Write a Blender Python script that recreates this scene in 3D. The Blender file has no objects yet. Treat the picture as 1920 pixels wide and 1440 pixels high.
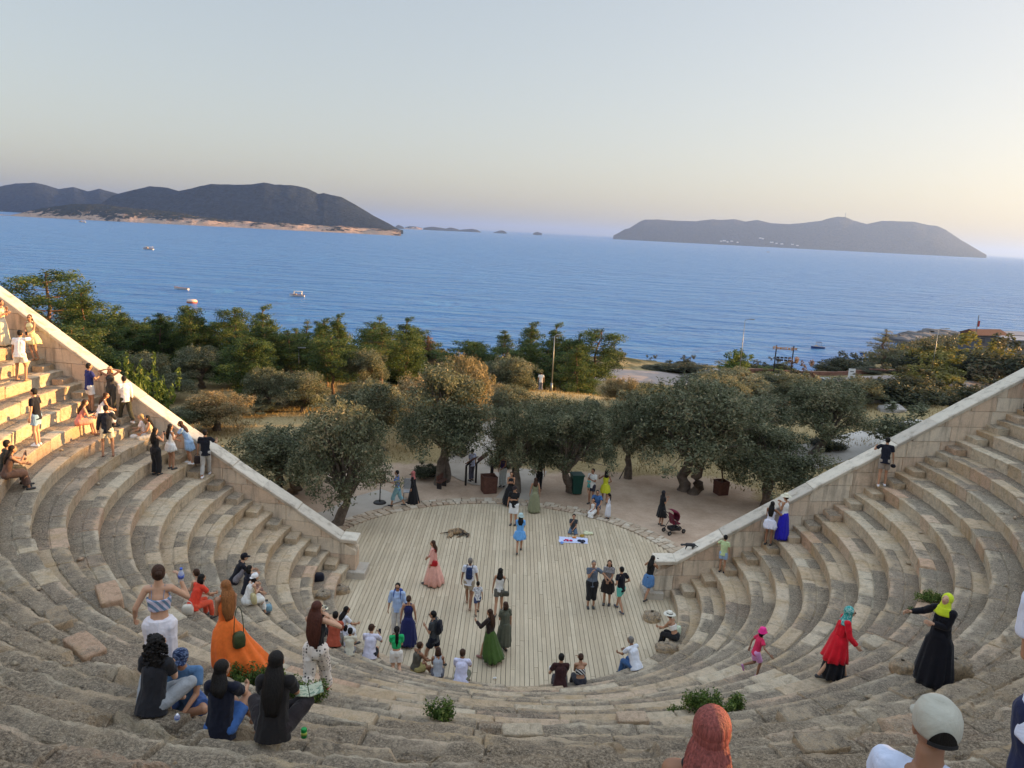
import bpy, math, random, numpy as np
from mathutils import Vector, Matrix
rad=math.radians
random.seed(7); rng=np.random.default_rng(7)
SC=bpy.context.scene
COL=SC.collection
# ------------------------------------------------------------------ camera
W0,H0,FPX=1920,1440,1442.0
PITCH,ROLL,HC=rad(11.28),rad(2.9),12.8
_fw=np.array([0,math.cos(PITCH),-math.sin(PITCH)]); _r0=np.array([1.,0,0]); _u0=np.cross(_r0,_fw)
_R=_r0*math.cos(ROLL)+_u0*math.sin(ROLL); _U=-_r0*math.sin(ROLL)+_u0*math.cos(ROLL)
CAM=np.array([0,0,HC])
cd=bpy.data.cameras.new('camera'); cam=bpy.data.objects.new('camera',cd); COL.objects.link(cam)
cd.sensor_width=36; cd.lens=36*FPX/W0; cd.clip_end=90000; cd.clip_start=.05
cam.matrix_world=Matrix([[_R[k],_U[k],-_fw[k],CAM[k]] for k in range(3)]+[[0,0,0,1]])
SC.camera=cam
SC.render.resolution_x=1024; SC.render.resolution_y=768
SC.view_settings.view_transform='Standard'; SC.view_settings.look='None'; SC.view_settings.gamma=1
SC.view_settings.exposure=1.76
SC.cycles.max_bounces=6; SC.cycles.diffuse_bounces=3; SC.cycles.glossy_bounces=2; SC.cycles.transparent_max_bounces=6
SC.cycles.volume_bounces=0
# ------------------------------------------------------------------ sky and sun
SUN_AZ,SUN_EL=74.0,6.8          # azimuth from +Y towards +X
wd=bpy.data.worlds.new('World'); SC.world=wd; wd.use_nodes=True
nt=wd.node_tree; bg=nt.nodes['Background']
sk=nt.nodes.new('ShaderNodeTexSky'); sk.sky_type='NISHITA'; sk.sun_disc=False
sk.sun_elevation=rad(SUN_EL); sk.sun_rotation=rad(SUN_AZ); sk.altitude=50
sk.air_density=1.0; sk.dust_density=2.2; sk.ozone_density=1.5
gm=nt.nodes.new('ShaderNodeGamma'); gm.inputs[1].default_value=.43; hs=nt.nodes.new('ShaderNodeHueSaturation'); hs.inputs['Saturation'].default_value=1.0
nt.links.new(sk.outputs[0],gm.inputs[0]); nt.links.new(gm.outputs[0],hs.inputs['Color']); 
# overhead sky boosted, out of view, to add fill light on the ground
tc=nt.nodes.new('ShaderNodeTexCoord'); sx=nt.nodes.new('ShaderNodeSeparateXYZ'); nt.links.new(tc.outputs['Generated'],sx.inputs[0])
mr=nt.nodes.new('ShaderNodeMapRange'); mr.interpolation_type='SMOOTHSTEP'; nt.links.new(sx.outputs[2],mr.inputs[0]); mr.inputs[1].default_value=.30; mr.inputs[2].default_value=.85; mr.inputs[3].default_value=1.0; mr.inputs[4].default_value=2.6
vt=nt.nodes.new('ShaderNodeVectorMath'); vt.operation='MULTIPLY'; vt.inputs[1].default_value=(1.035,.995,.985)
vm=nt.nodes.new('ShaderNodeVectorMath'); vm.operation='SCALE'; nt.links.new(hs.outputs[0],vm.inputs[0]); nt.links.new(mr.outputs[0],vm.inputs[3]); nt.links.new(vm.outputs[0],vt.inputs[0]); nt.links.new(vt.outputs[0],bg.inputs[0]); bg.inputs[1].default_value=.15
sd=bpy.data.lights.new('sun','SUN'); sd.energy=5; sd.angle=rad(.6); sd.color=(1,.57,.22)
sun=bpy.data.objects.new('sun',sd); COL.objects.link(sun)
_sv=Vector((math.sin(rad(SUN_AZ))*math.cos(rad(SUN_EL)),math.cos(rad(SUN_AZ))*math.cos(rad(SUN_EL)),math.sin(rad(SUN_EL))))
sun.rotation_euler=_sv.to_track_quat('Z','Y').to_euler()
# ------------------------------------------------------------------ helpers
def ray(px,py):
    d=_fw*FPX+_R*(px-W0/2)-_U*(py-H0/2); return d/np.linalg.norm(d)
def atz(px,py,z):
    d=ray(px,py); return CAM+d*((z-HC)/d[2])
def aty(px,py,y):
    d=ray(px,py); return CAM+d*(y/d[1])
def _hash(a,b,c,s):
    n=(a*374761393+b*668265263+c*2147483647+s*974634777)&0xffffffff
    n=((n^(n>>13))*1274126177)&0xffffffff
    return ((n^(n>>16))&0xffff)/65535.0
def vnoise(p,s=0):
    p=np.asarray(p,float); i=np.floor(p).astype(np.int64); f=p-i; f=f*f*(3-2*f)
    r=0
    for dx in (0,1):
        for dy in (0,1):
            for dz in (0,1):
                w=(f[...,0] if dx else 1-f[...,0])*(f[...,1] if dy else 1-f[...,1])*(f[...,2] if dz else 1-f[...,2])
                r=r+w*_hash(i[...,0]+dx,i[...,1]+dy,i[...,2]+dz,s)
    return r
def fbm(p,oct=4,s=0,g=.5):
    a,t,r=1.,0,0; p=np.asarray(p,float)
    for k in range(oct):
        r=r+a*vnoise(p,s+k*17); t+=a; a*=g; p=p*2.03+11.3
    return r/t
def sstep(x,a,b):
    t=np.clip((x-a)/(b-a),0,1); return t*t*(3-2*t)
def link(o,parent=None):
    COL.objects.link(o)
    if parent is not None: o.parent=parent
    return o
def tag(o,label=None,cat=None,group=None,kind=None):
    if label: o['label']=label
    if cat: o['category']=cat
    if group: o['group']=group
    if kind: o['kind']=kind
    return o
def mesh(name,V,F,mats,parent=None,smooth=False,attrs=None,mi=None,fn=None):
    """V (n,3), F (m,k) array or list of faces"""
    me=bpy.data.meshes.new(name)
    V=np.asarray(V,np.float32)
    if isinstance(F,np.ndarray):
        m,k=F.shape; me.vertices.add(len(V)); me.vertices.foreach_set('co',V.ravel())
        me.loops.add(m*k); me.loops.foreach_set('vertex_index',F.ravel().astype(np.int32))
        me.polygons.add(m); me.polygons.foreach_set('loop_start',np.arange(0,m*k,k,dtype=np.int32))
        try: me.polygons.foreach_set('loop_total',np.full(m,k,np.int32))
        except Exception: pass
    else: me.from_pydata([tuple(v) for v in V],[],F)
    if not isinstance(mats,(list,tuple)): mats=[mats]
    for x in mats: me.materials.append(x)
    if mi is not None: me.polygons.foreach_set('material_index',np.asarray(mi,np.int32))
    if attrs:
        for k_,a in attrs.items():
            at=me.attributes.new(k_,'FLOAT','POINT'); at.data.foreach_set('value',np.asarray(a,np.float32))
    me.update(calc_edges=True)
    if smooth: me.polygons.foreach_set('use_smooth',np.ones(len(me.polygons),bool))
    me.validate()
    o=bpy.data.objects.new(name,me); return link(o,parent)
def empty(name,loc=(0,0,0),rz=0):
    o=bpy.data.objects.new(name,None); o.location=loc; o.rotation_euler=(0,0,rz); o.empty_display_size=.2; return link(o)
def gridF(nu,nv):
    i=np.arange(nu-1)[:,None]*nv+np.arange(nv-1)[None,:]
    return np.stack([i,i+nv,i+nv+1,i+1],-1).reshape(-1,4)
class MB:
    def __init__(s): s.v=[]; s.f=[]; s.n=0; s.m=[]
    def add(s,V,F,mi=0):
        V=[tuple(v) for v in V]; s.v+=V; s.f+=[tuple(i+s.n for i in f) for f in F]; s.m+=[mi]*len(F); s.n+=len(V); return s
    def box(s,c,d,rz=0,mi=0,R=None):
        x,y,z=[k/2 for k in d]; V=[Vector((a*x,b*y,e*z)) for a in(-1,1) for b in(-1,1) for e in(-1,1)]
        M=R if R is not None else Matrix.Rotation(rz,3,'Z')
        V=[M@v+Vector(c) for v in V]
        return s.add(V,[(0,1,3,2),(4,6,7,5),(0,4,5,1),(2,3,7,6),(0,2,6,4),(1,5,7,3)],mi)
    def tube(s,P,r,n=8,mi=0,cap=True,flat=1.0):
        P=[Vector(p) for p in P]; r=r if isinstance(r,(list,tuple)) else [r]*len(P); V=[];F=[]
        up=Vector((0,0,1)); 
        for k,p in enumerate(P):
            t=(P[min(k+1,len(P)-1)]-P[max(k-1,0)]).normalized()
            a=t.cross(up if abs(t.z)<.95 else Vector((0,1,0))).normalized(); b=a.cross(t)
            for j in range(n):
                q=2*math.pi*j/n; V.append(p+a*(r[k]*math.cos(q))+b*(r[k]*flat*math.sin(q)))
        for k in range(len(P)-1):
            for j in range(n): F.append((k*n+j,k*n+(j+1)%n,(k+1)*n+(j+1)%n,(k+1)*n+j))
        if cap: F.append(tuple(range(n))[::-1]); F.append(tuple((len(P)-1)*n+j for j in range(n)))
        return s.add(V,F,mi)
    def rings(s,R,mi=0,cap=(True,True)):
        """R list of rings (each list of n points)"""
        n=len(R[0]); V=[p for r in R for p in r]; F=[]
        for k in range(len(R)-1):
            for j in range(n): F.append((k*n+j,k*n+(j+1)%n,(k+1)*n+(j+1)%n,(k+1)*n+j))
        if cap[0]: F.append(tuple(range(n))[::-1])
        if cap[1]: F.append(tuple((len(R)-1)*n+j for j in range(n)))
        return s.add(V,F,mi)
    def lathe(s,prof,c=(0,0,0),n=16,mi=0,sx=1,sy=1,M=None):
        R=[]
        for r,z in prof:
            ring=[Vector((r*sx*math.cos(2*math.pi*j/n),r*sy*math.sin(2*math.pi*j/n),z)) for j in range(n)]
            R.append([(M@v if M is not None else v)+Vector(c) for v in ring])
        return s.rings(R,mi,(prof[0][0]>.001,prof[-1][0]>.001))
    def ball(s,c,r,n=10,m=7,mi=0,M=None):
        r=(r,r,r) if not isinstance(r,(tuple,list)) else r
        R=[]
        for k in range(m+1):
            a=math.pi*k/m; a=min(max(a,.03),math.pi-.03)
            ring=[Vector((r[0]*math.sin(a)*math.cos(2*math.pi*j/n),r[1]*math.sin(a)*math.sin(2*math.pi*j/n),-r[2]*math.cos(a))) for j in range(n)]
            R.append([(M@v if M is not None else v)+Vector(c) for v in ring])
        return s.rings(R,mi)
    def build(s,name,mats,parent=None,smooth=False,bevel=0,weight=False):
        me=bpy.data.meshes.new(name); me.from_pydata(s.v,[],s.f)
        if not isinstance(mats,(list,tuple)): mats=[mats]
        for x in mats: me.materials.append(x)
        me.polygons.foreach_set('material_index',s.m); 
        if smooth: me.polygons.foreach_set('use_smooth',[True]*len(s.f))
        me.update(); o=link(bpy.data.objects.new(name,me),parent)
        if bevel:
            b=o.modifiers.new('bevel','BEVEL'); b.width=bevel; b.segments=2; b.limit_method='ANGLE'
        return o
# ------------------------------------------------------------------ materials
_mats={}
def newmat(name):
    m=bpy.data.materials.new(name); m.use_nodes=True; n=m.node_tree; b=n.nodes['Principled BSDF']; return m,n,b
def N(n,t,**k):
    x=n.nodes.new(t)
    for a,v in k.items():
        if a.startswith('i_'): 
            key=a[2:]; key=int(key) if key.isdigit() else key.replace('_',' ')
            x.inputs[key].default_value=v
        else: setattr(x,a,v)
    return x
def ramp(n,src,stops,interp='LINEAR'):
    r=n.nodes.new('ShaderNodeValToRGB'); e=r.color_ramp; e.interpolation=interp
    while len(e.elements)<len(stops): e.elements.new(.5)
    for el,(p,c) in zip(e.elements,stops): el.position=p; el.color=(c[0],c[1],c[2],1) if len(c)==3 else c
    n.links.new(src,r.inputs[0]); return r
def mixc(n,f,a,b,mode='MIX'):
    m=n.nodes.new('ShaderNodeMix'); m.data_type='RGBA'; m.blend_type=mode
    for s,v in ((0,f),(6,a),(7,b)):
        if hasattr(v,'links'): n.links.new(v,m.inputs[s])
        else: m.inputs[s].default_value=v if s==0 else (v[0],v[1],v[2],1)
    return m.outputs[2]
def math_(n,op,a,b=None,clamp=False):
    m=n.nodes.new('ShaderNodeMath'); m.operation=op; m.use_clamp=clamp
    for s,v in ((0,a),(1,b)):
        if v is None: continue
        if hasattr(v,'links'): n.links.new(v,m.inputs[s])
        else: m.inputs[s].default_value=v
    return m.outputs[0]
def noise(n,scale,detail=4,rough=.55,co=None,dist=0):
    x=N(n,'ShaderNodeTexNoise',i_Scale=scale,i_Detail=detail,i_Roughness=rough,i_Distortion=dist)
    if co is not None: n.links.new(co,x.inputs['Vector'])
    return x.outputs[0]
def bump(n,b,h,strength=.4,dist=.02):
    x=N(n,'ShaderNodeBump',i_Strength=strength,i_Distance=dist); n.links.new(h,x.inputs['Height']); n.links.new(x.outputs[0],b.inputs['Normal']); return x
def coord(n,kind='Object'): return n.nodes.new('ShaderNodeTexCoord').outputs[kind]
def M_(name,col,rough=.7,var=.12,scale=8,metal=0,bmp=.15,spec=.3,bd=.01):
    """generic material with gentle mottling"""
    if name in _mats: return _mats[name]
    m,n,b=newmat(name); co=coord(n); f=noise(n,scale,4,.6,co)
    a=tuple(min(1,c*(1+var)) for c in col); d=tuple(c*(1-var) for c in col)
    r=ramp(n,f,[(.3,d),(.7,a)]); n.links.new(r.outputs[0],b.inputs['Base Color'])
    b.inputs['Roughness'].default_value=rough; b.inputs['Metallic'].default_value=metal; b.inputs['Specular IOR Level'].default_value=spec
    if bmp: bump(n,b,noise(n,scale*6,3,.6,co),bmp,bd)
    _mats[name]=m; return m
# ------------------------------------------------------------------ haze
# (added after the structure it surrounds; see the end of the setting)
SEA=-30.0
# ------------------------------------------------------------------ terrain
def T(x,y):
    x=np.asarray(x,float); y=np.asarray(y,float)
    fb=fbm(np.stack([x/14,y/14,x*0],-1),3,5)-.5
    ye=112+np.maximum(0,x-50)*1.6
    z=-5.5*sstep(y,58,86)-np.maximum(0,y-112)*.085
    z=z+(-34-z)*sstep(y,ye,ye+62)
    z=z+np.interp(y,[-150,-60,0,32,49,64,80,102,120],[0,22,24,21,16.2,13,7,0,-1])*sstep(x,48,82)*(1+.18*(fbm(np.stack([x/9,y/9,x*0],-1),2,91)-.5))  # unseen ridge off to the right, shaped to cast shade over seats and trees
    # gentle rise to the right behind the wall
    z=z+1.0*sstep(x,20,40)*sstep(y,40,55)*(1-sstep(y,70,95))
    # theatre hillside behind and beside the seats
    rr=np.hypot(x-.2,y-25.3); hill=np.clip((rr-24.3)*.02+9.6,0,11.0)
    side=sstep(26.3-.0-y+np.abs(x)*.10,0,1.2)*(1-sstep(x,40,54))
    z=np.where(rr>22,z*(1-side)+side*(hill-.2),np.where(y>26,z-.06,-.3))
    z=np.where((rr<=22)&(y<=26.0+.1*np.abs(x)),-.6,z)
    rough_amt=sstep(np.hypot(x,(y-34)*1.0),12,60)
    z=z+fb*2.2*rough_amt*np.where(rr>24,1,0)*(1-side)
    # sea beyond
    return z
m_ground,n,b=newmat('ground_dirt')
co=coord(n); 
big=noise(n,.09,5,.6,co); mid=noise(n,.7,5,.65,co); fine=noise(n,9,4,.7,co)
dirt=ramp(n,mid,[(.3,(.42,.30,.21)),(.52,(.52,.385,.28)),(.75,(.60,.46,.345))]).outputs[0]
grass=ramp(n,fine,[(.3,(.24,.18,.09)),(.55,(.40,.31,.16)),(.75,(.50,.40,.22))]).outputs[0]
at=N(n,'ShaderNodeAttribute',attribute_name='dry')
gm=math_(n,'ADD',at.outputs['Fac'],math_(n,'MULTIPLY',math_(n,'SUBTRACT',mid,.5),1.2),True)
c=mixc(n,ramp(n,gm,[(.4,(0,0,0)),(.6,(1,1,1))]).outputs[0],dirt,grass)
at2=N(n,'ShaderNodeAttribute',attribute_name='scrub')
c=mixc(n,math_(n,'MULTIPLY',at2.outputs['Fac'],ramp(n,noise(n,.25,4,.6,co),[(.4,(0,0,0)),(.6,(1,1,1))]).outputs[0]),c,(.055,.062,.03))
c=mixc(n,.35,c,ramp(n,fine,[(.3,(.5,.5,.5)),(.7,(1,1,1))]).outputs[0],'MULTIPLY')
n.links.new(c,b.inputs['Base Color']); b.inputs['Roughness'].default_value=.95; b.inputs['Specular IOR Level'].default_value=.1
bump(n,b,math_(n,'ADD',fine,math_(n,'MULTIPLY',mid,2.)),.5,.05)
def terrain():
    xs=np.concatenate([np.linspace(-500,-60,60),np.linspace(-58,70,190),np.linspace(72,620,120)])
    ys=np.concatenate([np.linspace(-120,20,40),np.linspace(20.6,75,110),np.linspace(76,130,54),np.linspace(134,620,80)])
    X,Y=np.meshgrid(xs,ys,indexing='ij'); Z=T(X,Y)
    dry=sstep(Y,38.5,43)*1.0+sstep(X,11,15)*.9*sstep(Y,30,36)+(1-sstep(X,-12,-8))
    dry=np.clip(dry,0,1); scrub=np.clip(sstep(Y,60,75)+sstep(X,34,44),0,1)*(1+.8*sstep(Y,110,125))
    o=mesh('ground',np.stack([X,Y,Z],-1).reshape(-1,3),gridF(len(xs),len(ys)),m_ground,smooth=True,attrs={'dry':dry.ravel(),'scrub':scrub.ravel()})
    tag(o,kind='structure')
terrain()
# ------------------------------------------------------------------ sea
m_sea,n,b=newmat('sea_water'); co=coord(n)
b.inputs['Base Color'].default_value=(.03,.17,.42,1); b.inputs['Roughness'].default_value=.30; b.inputs['IOR'].default_value=1.5
b.inputs['Specular IOR Level'].default_value=.5
mp=N(n,'ShaderNodeMapping'); n.links.new(co,mp.inputs[0]); mp.inputs['Scale'].default_value=(.45,1.25,1); mp.inputs['Rotation'].default_value=(0,0,rad(12))
w1=noise(n,.16,5,.62,mp.outputs[0],.4); w2=noise(n,.9,4,.6,mp.outputs[0],.3)
patch=noise(n,.006,3,.5,mp.outputs[0],1.0)
w3=noise(n,.035,4,.6,mp.outputs[0],.6)
h=math_(n,'ADD',math_(n,'ADD',math_(n,'MULTIPLY',w1,4.2),math_(n,'MULTIPLY',w2,.5)),math_(n,'MULTIPLY',w3,20.0))
bp=bump(n,b,h,1.0,1.0)
c=mixc(n,patch,(.012,.135,.38),(.03,.185,.45)); n.links.new(c,b.inputs['Base Color'])
sq=[]
Rr=[0,300,1500,6000,20000,60000]; nn=64
V=[(0,0,SEA)]; F=[]
for k,r in enumerate(Rr[1:]):
    for j in range(nn): a=2*math.pi*j/nn; V.append((r*math.cos(a),r*math.sin(a),SEA))
for j in range(nn): F.append((0,1+j,1+(j+1)%nn))
for k in range(len(Rr)-2):
    for j in range(nn): F.append((1+k*nn+j,1+(k+1)*nn+j,1+(k+1)*nn+(j+1)%nn,1+k*nn+(j+1)%nn))
tag(mesh('sea',V,F,m_sea),kind='structure')
# ------------------------------------------------------------------ islands
def m_isl(name,veg,rock,rockamt,rz):
    m,n,b=newmat(name); co=coord(n); geo=n.nodes.new('ShaderNodeNewGeometry')
    sep=N(n,'ShaderNodeSeparateXYZ'); n.links.new(geo.outputs['Position'],sep.inputs[0])
    f=noise(n,.012,6,.68,co); g=noise(n,.05,5,.7,co)
    vg=ramp(n,g,[(.35,tuple(x*.4 for x in veg)),(.65,veg)]).outputs[0]
    hz=math_(n,'DIVIDE',math_(n,'SUBTRACT',sep.outputs[2],SEA),rz)        # height above the sea
    amt=math_(n,'SUBTRACT',math_(n,'ADD',math_(n,'MULTIPLY',f,1.5),rockamt),hz)
    mk=ramp(n,math_(n,'ADD',amt,math_(n,'MULTIPLY',g,.5)),[(.62,(0,0,0)),(.72,(1,1,1))]).outputs[0]
    pt=ramp(n,math_(n,'SUBTRACT',math_(n,'ADD',noise(n,.02,6,.75,co,.8),math_(n,'MULTIPLY',rockamt,.12)),math_(n,'MULTIPLY',hz,.10)),[(.53,(0,0,0)),(.58,(1,1,1))]).outputs[0]
    n.links.new(mixc(n,math_(n,'MAXIMUM',mk,math_(n,'MULTIPLY',pt,.75)),vg,rock),b.inputs['Base Color']); b.inputs['Roughness'].default_value=1; b.inputs['Specular IOR Level'].default_value=0
    bump(n,b,math_(n,'ADD',g,math_(n,'MULTIPLY',f,2.)),1.0,60); return m
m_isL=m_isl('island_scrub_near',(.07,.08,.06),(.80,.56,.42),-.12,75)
m_isB=m_isl('island_scrub_far_hazed',(.05,.068,.085),(.34,.30,.26),-.62,60)  # scrub tinted bluish, distance haze put into the colour
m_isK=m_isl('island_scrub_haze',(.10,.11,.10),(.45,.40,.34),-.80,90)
def island(name,sky,D,mat,depth,label=None,kind='structure',nv=36,seed=0,cut=None,nz=.30,front=.5):
    """sky: skyline pixels; the range stands D metres away, built as a relief with real depth"""
    xs=[p[0] for p in sky]; px=np.linspace(xs[0],xs[-1],max(12,int((xs[-1]-xs[0])/2.2)))
    py=np.interp(px,xs,[p[1] for p in sky])
    P=np.array([aty(a,b_,D) for a,b_ in zip(px,py)])
    H=np.maximum(P[:,2]-SEA,1.0); v=np.linspace(0,1,nv)
    sh=np.where(v<front,np.sin(v/front*math.pi/2)**.9,np.cos((v-front)/(1-front)*math.pi/2)**.8)
    u=np.arange(len(px)); 
    X=P[:,0][:,None]*(1+(v[None,:]-front)*depth/D); Y=D+(v[None,:]-front)*depth+0*X
    nzv=fbm(np.stack([X/(depth*.25),Y/(depth*.25),0*X],-1),6,seed,.55)-.5
    env=np.minimum(1,np.minimum(u,len(px)-1-u)/4.)[:,None]
    Z=SEA-6+(H[:,None]+6)*sh[None,:]*(1+nz*2*nzv*(1-np.exp(-((v-front)/.16)**2))[None,:])
    Z=Z+nzv*H.max()*nz*.25*env*sh[None,:]
    V=np.stack([X,Y,Z],-1).reshape(-1,3)
    o=mesh(name,V,gridF(len(px),nv),mat,smooth=True); tag(o,label,kind=kind); return o
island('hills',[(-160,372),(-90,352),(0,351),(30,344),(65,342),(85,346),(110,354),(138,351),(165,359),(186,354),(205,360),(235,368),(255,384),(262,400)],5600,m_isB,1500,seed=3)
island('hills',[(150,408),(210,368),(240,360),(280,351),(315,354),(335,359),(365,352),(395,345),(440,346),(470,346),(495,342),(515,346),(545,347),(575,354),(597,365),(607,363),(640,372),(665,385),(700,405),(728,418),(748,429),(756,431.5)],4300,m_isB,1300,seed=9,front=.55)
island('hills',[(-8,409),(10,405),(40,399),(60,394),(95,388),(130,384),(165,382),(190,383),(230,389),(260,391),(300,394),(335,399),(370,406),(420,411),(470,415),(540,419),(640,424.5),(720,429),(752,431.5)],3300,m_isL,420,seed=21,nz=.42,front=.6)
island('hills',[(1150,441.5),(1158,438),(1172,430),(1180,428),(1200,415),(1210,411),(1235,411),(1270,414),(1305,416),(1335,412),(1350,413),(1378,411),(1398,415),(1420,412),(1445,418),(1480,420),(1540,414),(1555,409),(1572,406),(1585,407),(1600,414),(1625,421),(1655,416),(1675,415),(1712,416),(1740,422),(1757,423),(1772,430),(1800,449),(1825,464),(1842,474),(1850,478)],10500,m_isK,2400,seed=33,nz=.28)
for k,s in enumerate([[(742,424),(747,421.5),(752,423),(757,426)],[(758,427),(768,424),(782,425),(792,428)],[(794,427),(812,425),(826,427),(838,429),(845,430)],[(828,431),(843,426.5),(852,428),(862,431)],[(855,432),(872,430),(885,429),(895,431),(902,434.8)],[(925,436),(938,432),(944,432.5),(950,436)],[(1000,437),(1007,434.6),(1016,437.2)]]):
    island('hills',s,8500+k*250,m_isK if k!=1 else m_isL,260,seed=50+k,nv=14)
# ------------------------------------------------------------------ theatre seating
CX,CY,R0,TR,RI,NR=.2,25.3,5.95,.735,.42,26
def ywall(x,side): return (26.0 if side>0 else 26.45)+.13*(abs(x)-6)
def theta_end(r,side):
    t=math.pi/2
    for _ in range(30):
        x=CX+side*r*math.sin(t); c=(CY-ywall(x,side))/r; t=math.acos(max(-1,min(1,c)))
    return t
def ruin_map(X,Y,Z):
    th=np.arctan2(X-CX,CY-Y); rr=np.hypot(X-CX,Y-CY); row=(rr-R0)/TR
    f=fbm(np.stack([X/2.2,Y/2.2,Z/2.2],-1),3,71)
    a=sstep(row,8,16)*(1-sstep(np.abs(th+.05),.95,1.55))
    a=np.maximum(a,.26)*.85
    return np.clip(a*(.55+.9*f),0,1)
m_seat,n,b=newmat('weathered_limestone'); co=coord(n); geo=n.nodes.new('ShaderNodeNewGeometry')
sepn=N(n,'ShaderNodeSeparateXYZ'); n.links.new(geo.outputs['True Normal'],sepn.inputs[0])
clean=N(n,'ShaderNodeAttribute',attribute_name='clean').outputs['Fac']; tint=N(n,'ShaderNodeAttribute',attribute_name='tint').outputs['Fac']; dirt_=N(n,'ShaderNodeAttribute',attribute_name='dirt').outputs['Fac']  # clean: real clean stone, plus the painted lit front edges of the seats
def stretch(f,lo=.32,hi=.68):
    m=n.nodes.new('ShaderNodeMapRange'); n.links.new(f,m.inputs[0]); m.inputs[1].default_value=lo; m.inputs[2].default_value=hi; return m.outputs[0]
big=stretch(noise(n,.9,6,.7,co,.6)); mid=stretch(noise(n,5.5,6,.74,co,.5)); fine=stretch(noise(n,30,5,.78,co)); spk=stretch(noise(n,95,3,.8,co))
vo=N(n,'ShaderNodeTexVoronoi',feature='DISTANCE_TO_EDGE',i_Scale=1.9); wob=N(n,'ShaderNodeMix',data_type='VECTOR'); wob.inputs[0].default_value=.16
nz=N(n,'ShaderNodeTexNoise',i_Scale=2.6,i_Detail=5); n.links.new(co,nz.inputs['Vector']); n.links.new(co,wob.inputs[4]); n.links.new(nz.outputs['Color'],wob.inputs[5]); n.links.new(wob.outputs[1],vo.inputs['Vector'])
crack=ramp(n,vo.outputs['Distance'],[(0,(0,0,0)),(.016,(1,1,1))]).outputs[0]
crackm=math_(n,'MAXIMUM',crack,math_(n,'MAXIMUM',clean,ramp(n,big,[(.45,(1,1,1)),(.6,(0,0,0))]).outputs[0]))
base=ramp(n,tint,[(0,(.66,.50,.33)),(.4,(.76,.61,.43)),(.75,(.78,.67,.50)),(1,(.74,.50,.34))]).outputs[0]
base=mixc(n,.85,base,ramp(n,mid,[(.1,(.60,.57,.54)),(.5,(.92,.92,.92)),(.9,(1.1,1.08,1.05))]).outputs[0],'MULTIPLY')
ochre=ramp(n,noise(n,1.3,4,.6,co),[(.50,(0,0,0)),(.66,(1,1,1))]).outputs[0]
base=mixc(n,math_(n,'MULTIPLY',ochre,.45),base,(.60,.41,.20))
up=math_(n,'MULTIPLY',math_(n,'SUBTRACT',sepn.outputs[2],.5),.40)
lk=math_(n,'ADD',math_(n,'ADD',math_(n,'MULTIPLY',big,.42),math_(n,'MULTIPLY',mid,.34)),math_(n,'MULTIPLY',fine,.34))
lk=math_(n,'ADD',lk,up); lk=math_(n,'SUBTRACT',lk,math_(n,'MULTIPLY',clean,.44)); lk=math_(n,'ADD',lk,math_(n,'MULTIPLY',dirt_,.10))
lcb=dirt_
lmask=ramp(n,lk,[(.50,(0,0,0)),(.72,(1,1,1))]).outputs[0]
lcol=ramp(n,fine,[(.18,(.065,.057,.048)),(.5,(.215,.185,.15)),(.82,(.50,.43,.33))]).outputs[0]
lcol=mixc(n,math_(n,'MULTIPLY',dirt_,.75,True),lcol,ramp(n,fine,[(.2,(.075,.055,.036)),(.5,(.30,.23,.155)),(.8,(.62,.49,.35))]).outputs[0])
c=mixc(n,math_(n,'MULTIPLY',lmask,.84),base,lcol)
dk=ramp(n,math_(n,'ADD',math_(n,'MULTIPLY',mid,.5),math_(n,'MULTIPLY',noise(n,2.2,6,.75,co),.9)),[(.78,(0,0,0)),(.92,(1,1,1))]).outputs[0]
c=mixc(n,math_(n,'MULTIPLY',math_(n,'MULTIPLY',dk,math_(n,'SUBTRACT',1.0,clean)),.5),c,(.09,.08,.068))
c=mixc(n,math_(n,'MULTIPLY',ramp(n,spk,[(.70,(0,0,0)),(.9,(1,1,1))]).outputs[0],.7),c,(.60,.52,.41))
c=mixc(n,math_(n,'MULTIPLY',ramp(n,spk,[(.10,(1,1,1)),(.34,(0,0,0))]).outputs[0],.7),c,(.07,.058,.045))
c=mixc(n,math_(n,'ADD',math_(n,'MULTIPLY',crackm,.45),.55),(.10,.08,.06),c)
n.links.new(c,b.inputs['Base Color']); b.inputs['Roughness'].default_value=.93; b.inputs['Specular IOR Level'].default_value=.15
hh=math_(n,'ADD',math_(n,'MULTIPLY',mid,.55),math_(n,'ADD',math_(n,'MULTIPLY',fine,.32),math_(n,'MULTIPLY',spk,.12)))
hh=math_(n,'ADD',hh,math_(n,'MULTIPLY',crackm,.18))
bump(n,b,hh,1.0,.06)
theatre=empty('theatre',(CX,CY,0)); tag(theatre,'ancient semicircular stone theatre seating in worn limestone tiers','theatre')
def theatre_parent(o): o.parent=theatre; o.matrix_parent_inverse=Matrix.Translation((-CX,-CY,0)); return o
TILT=-.012
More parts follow.
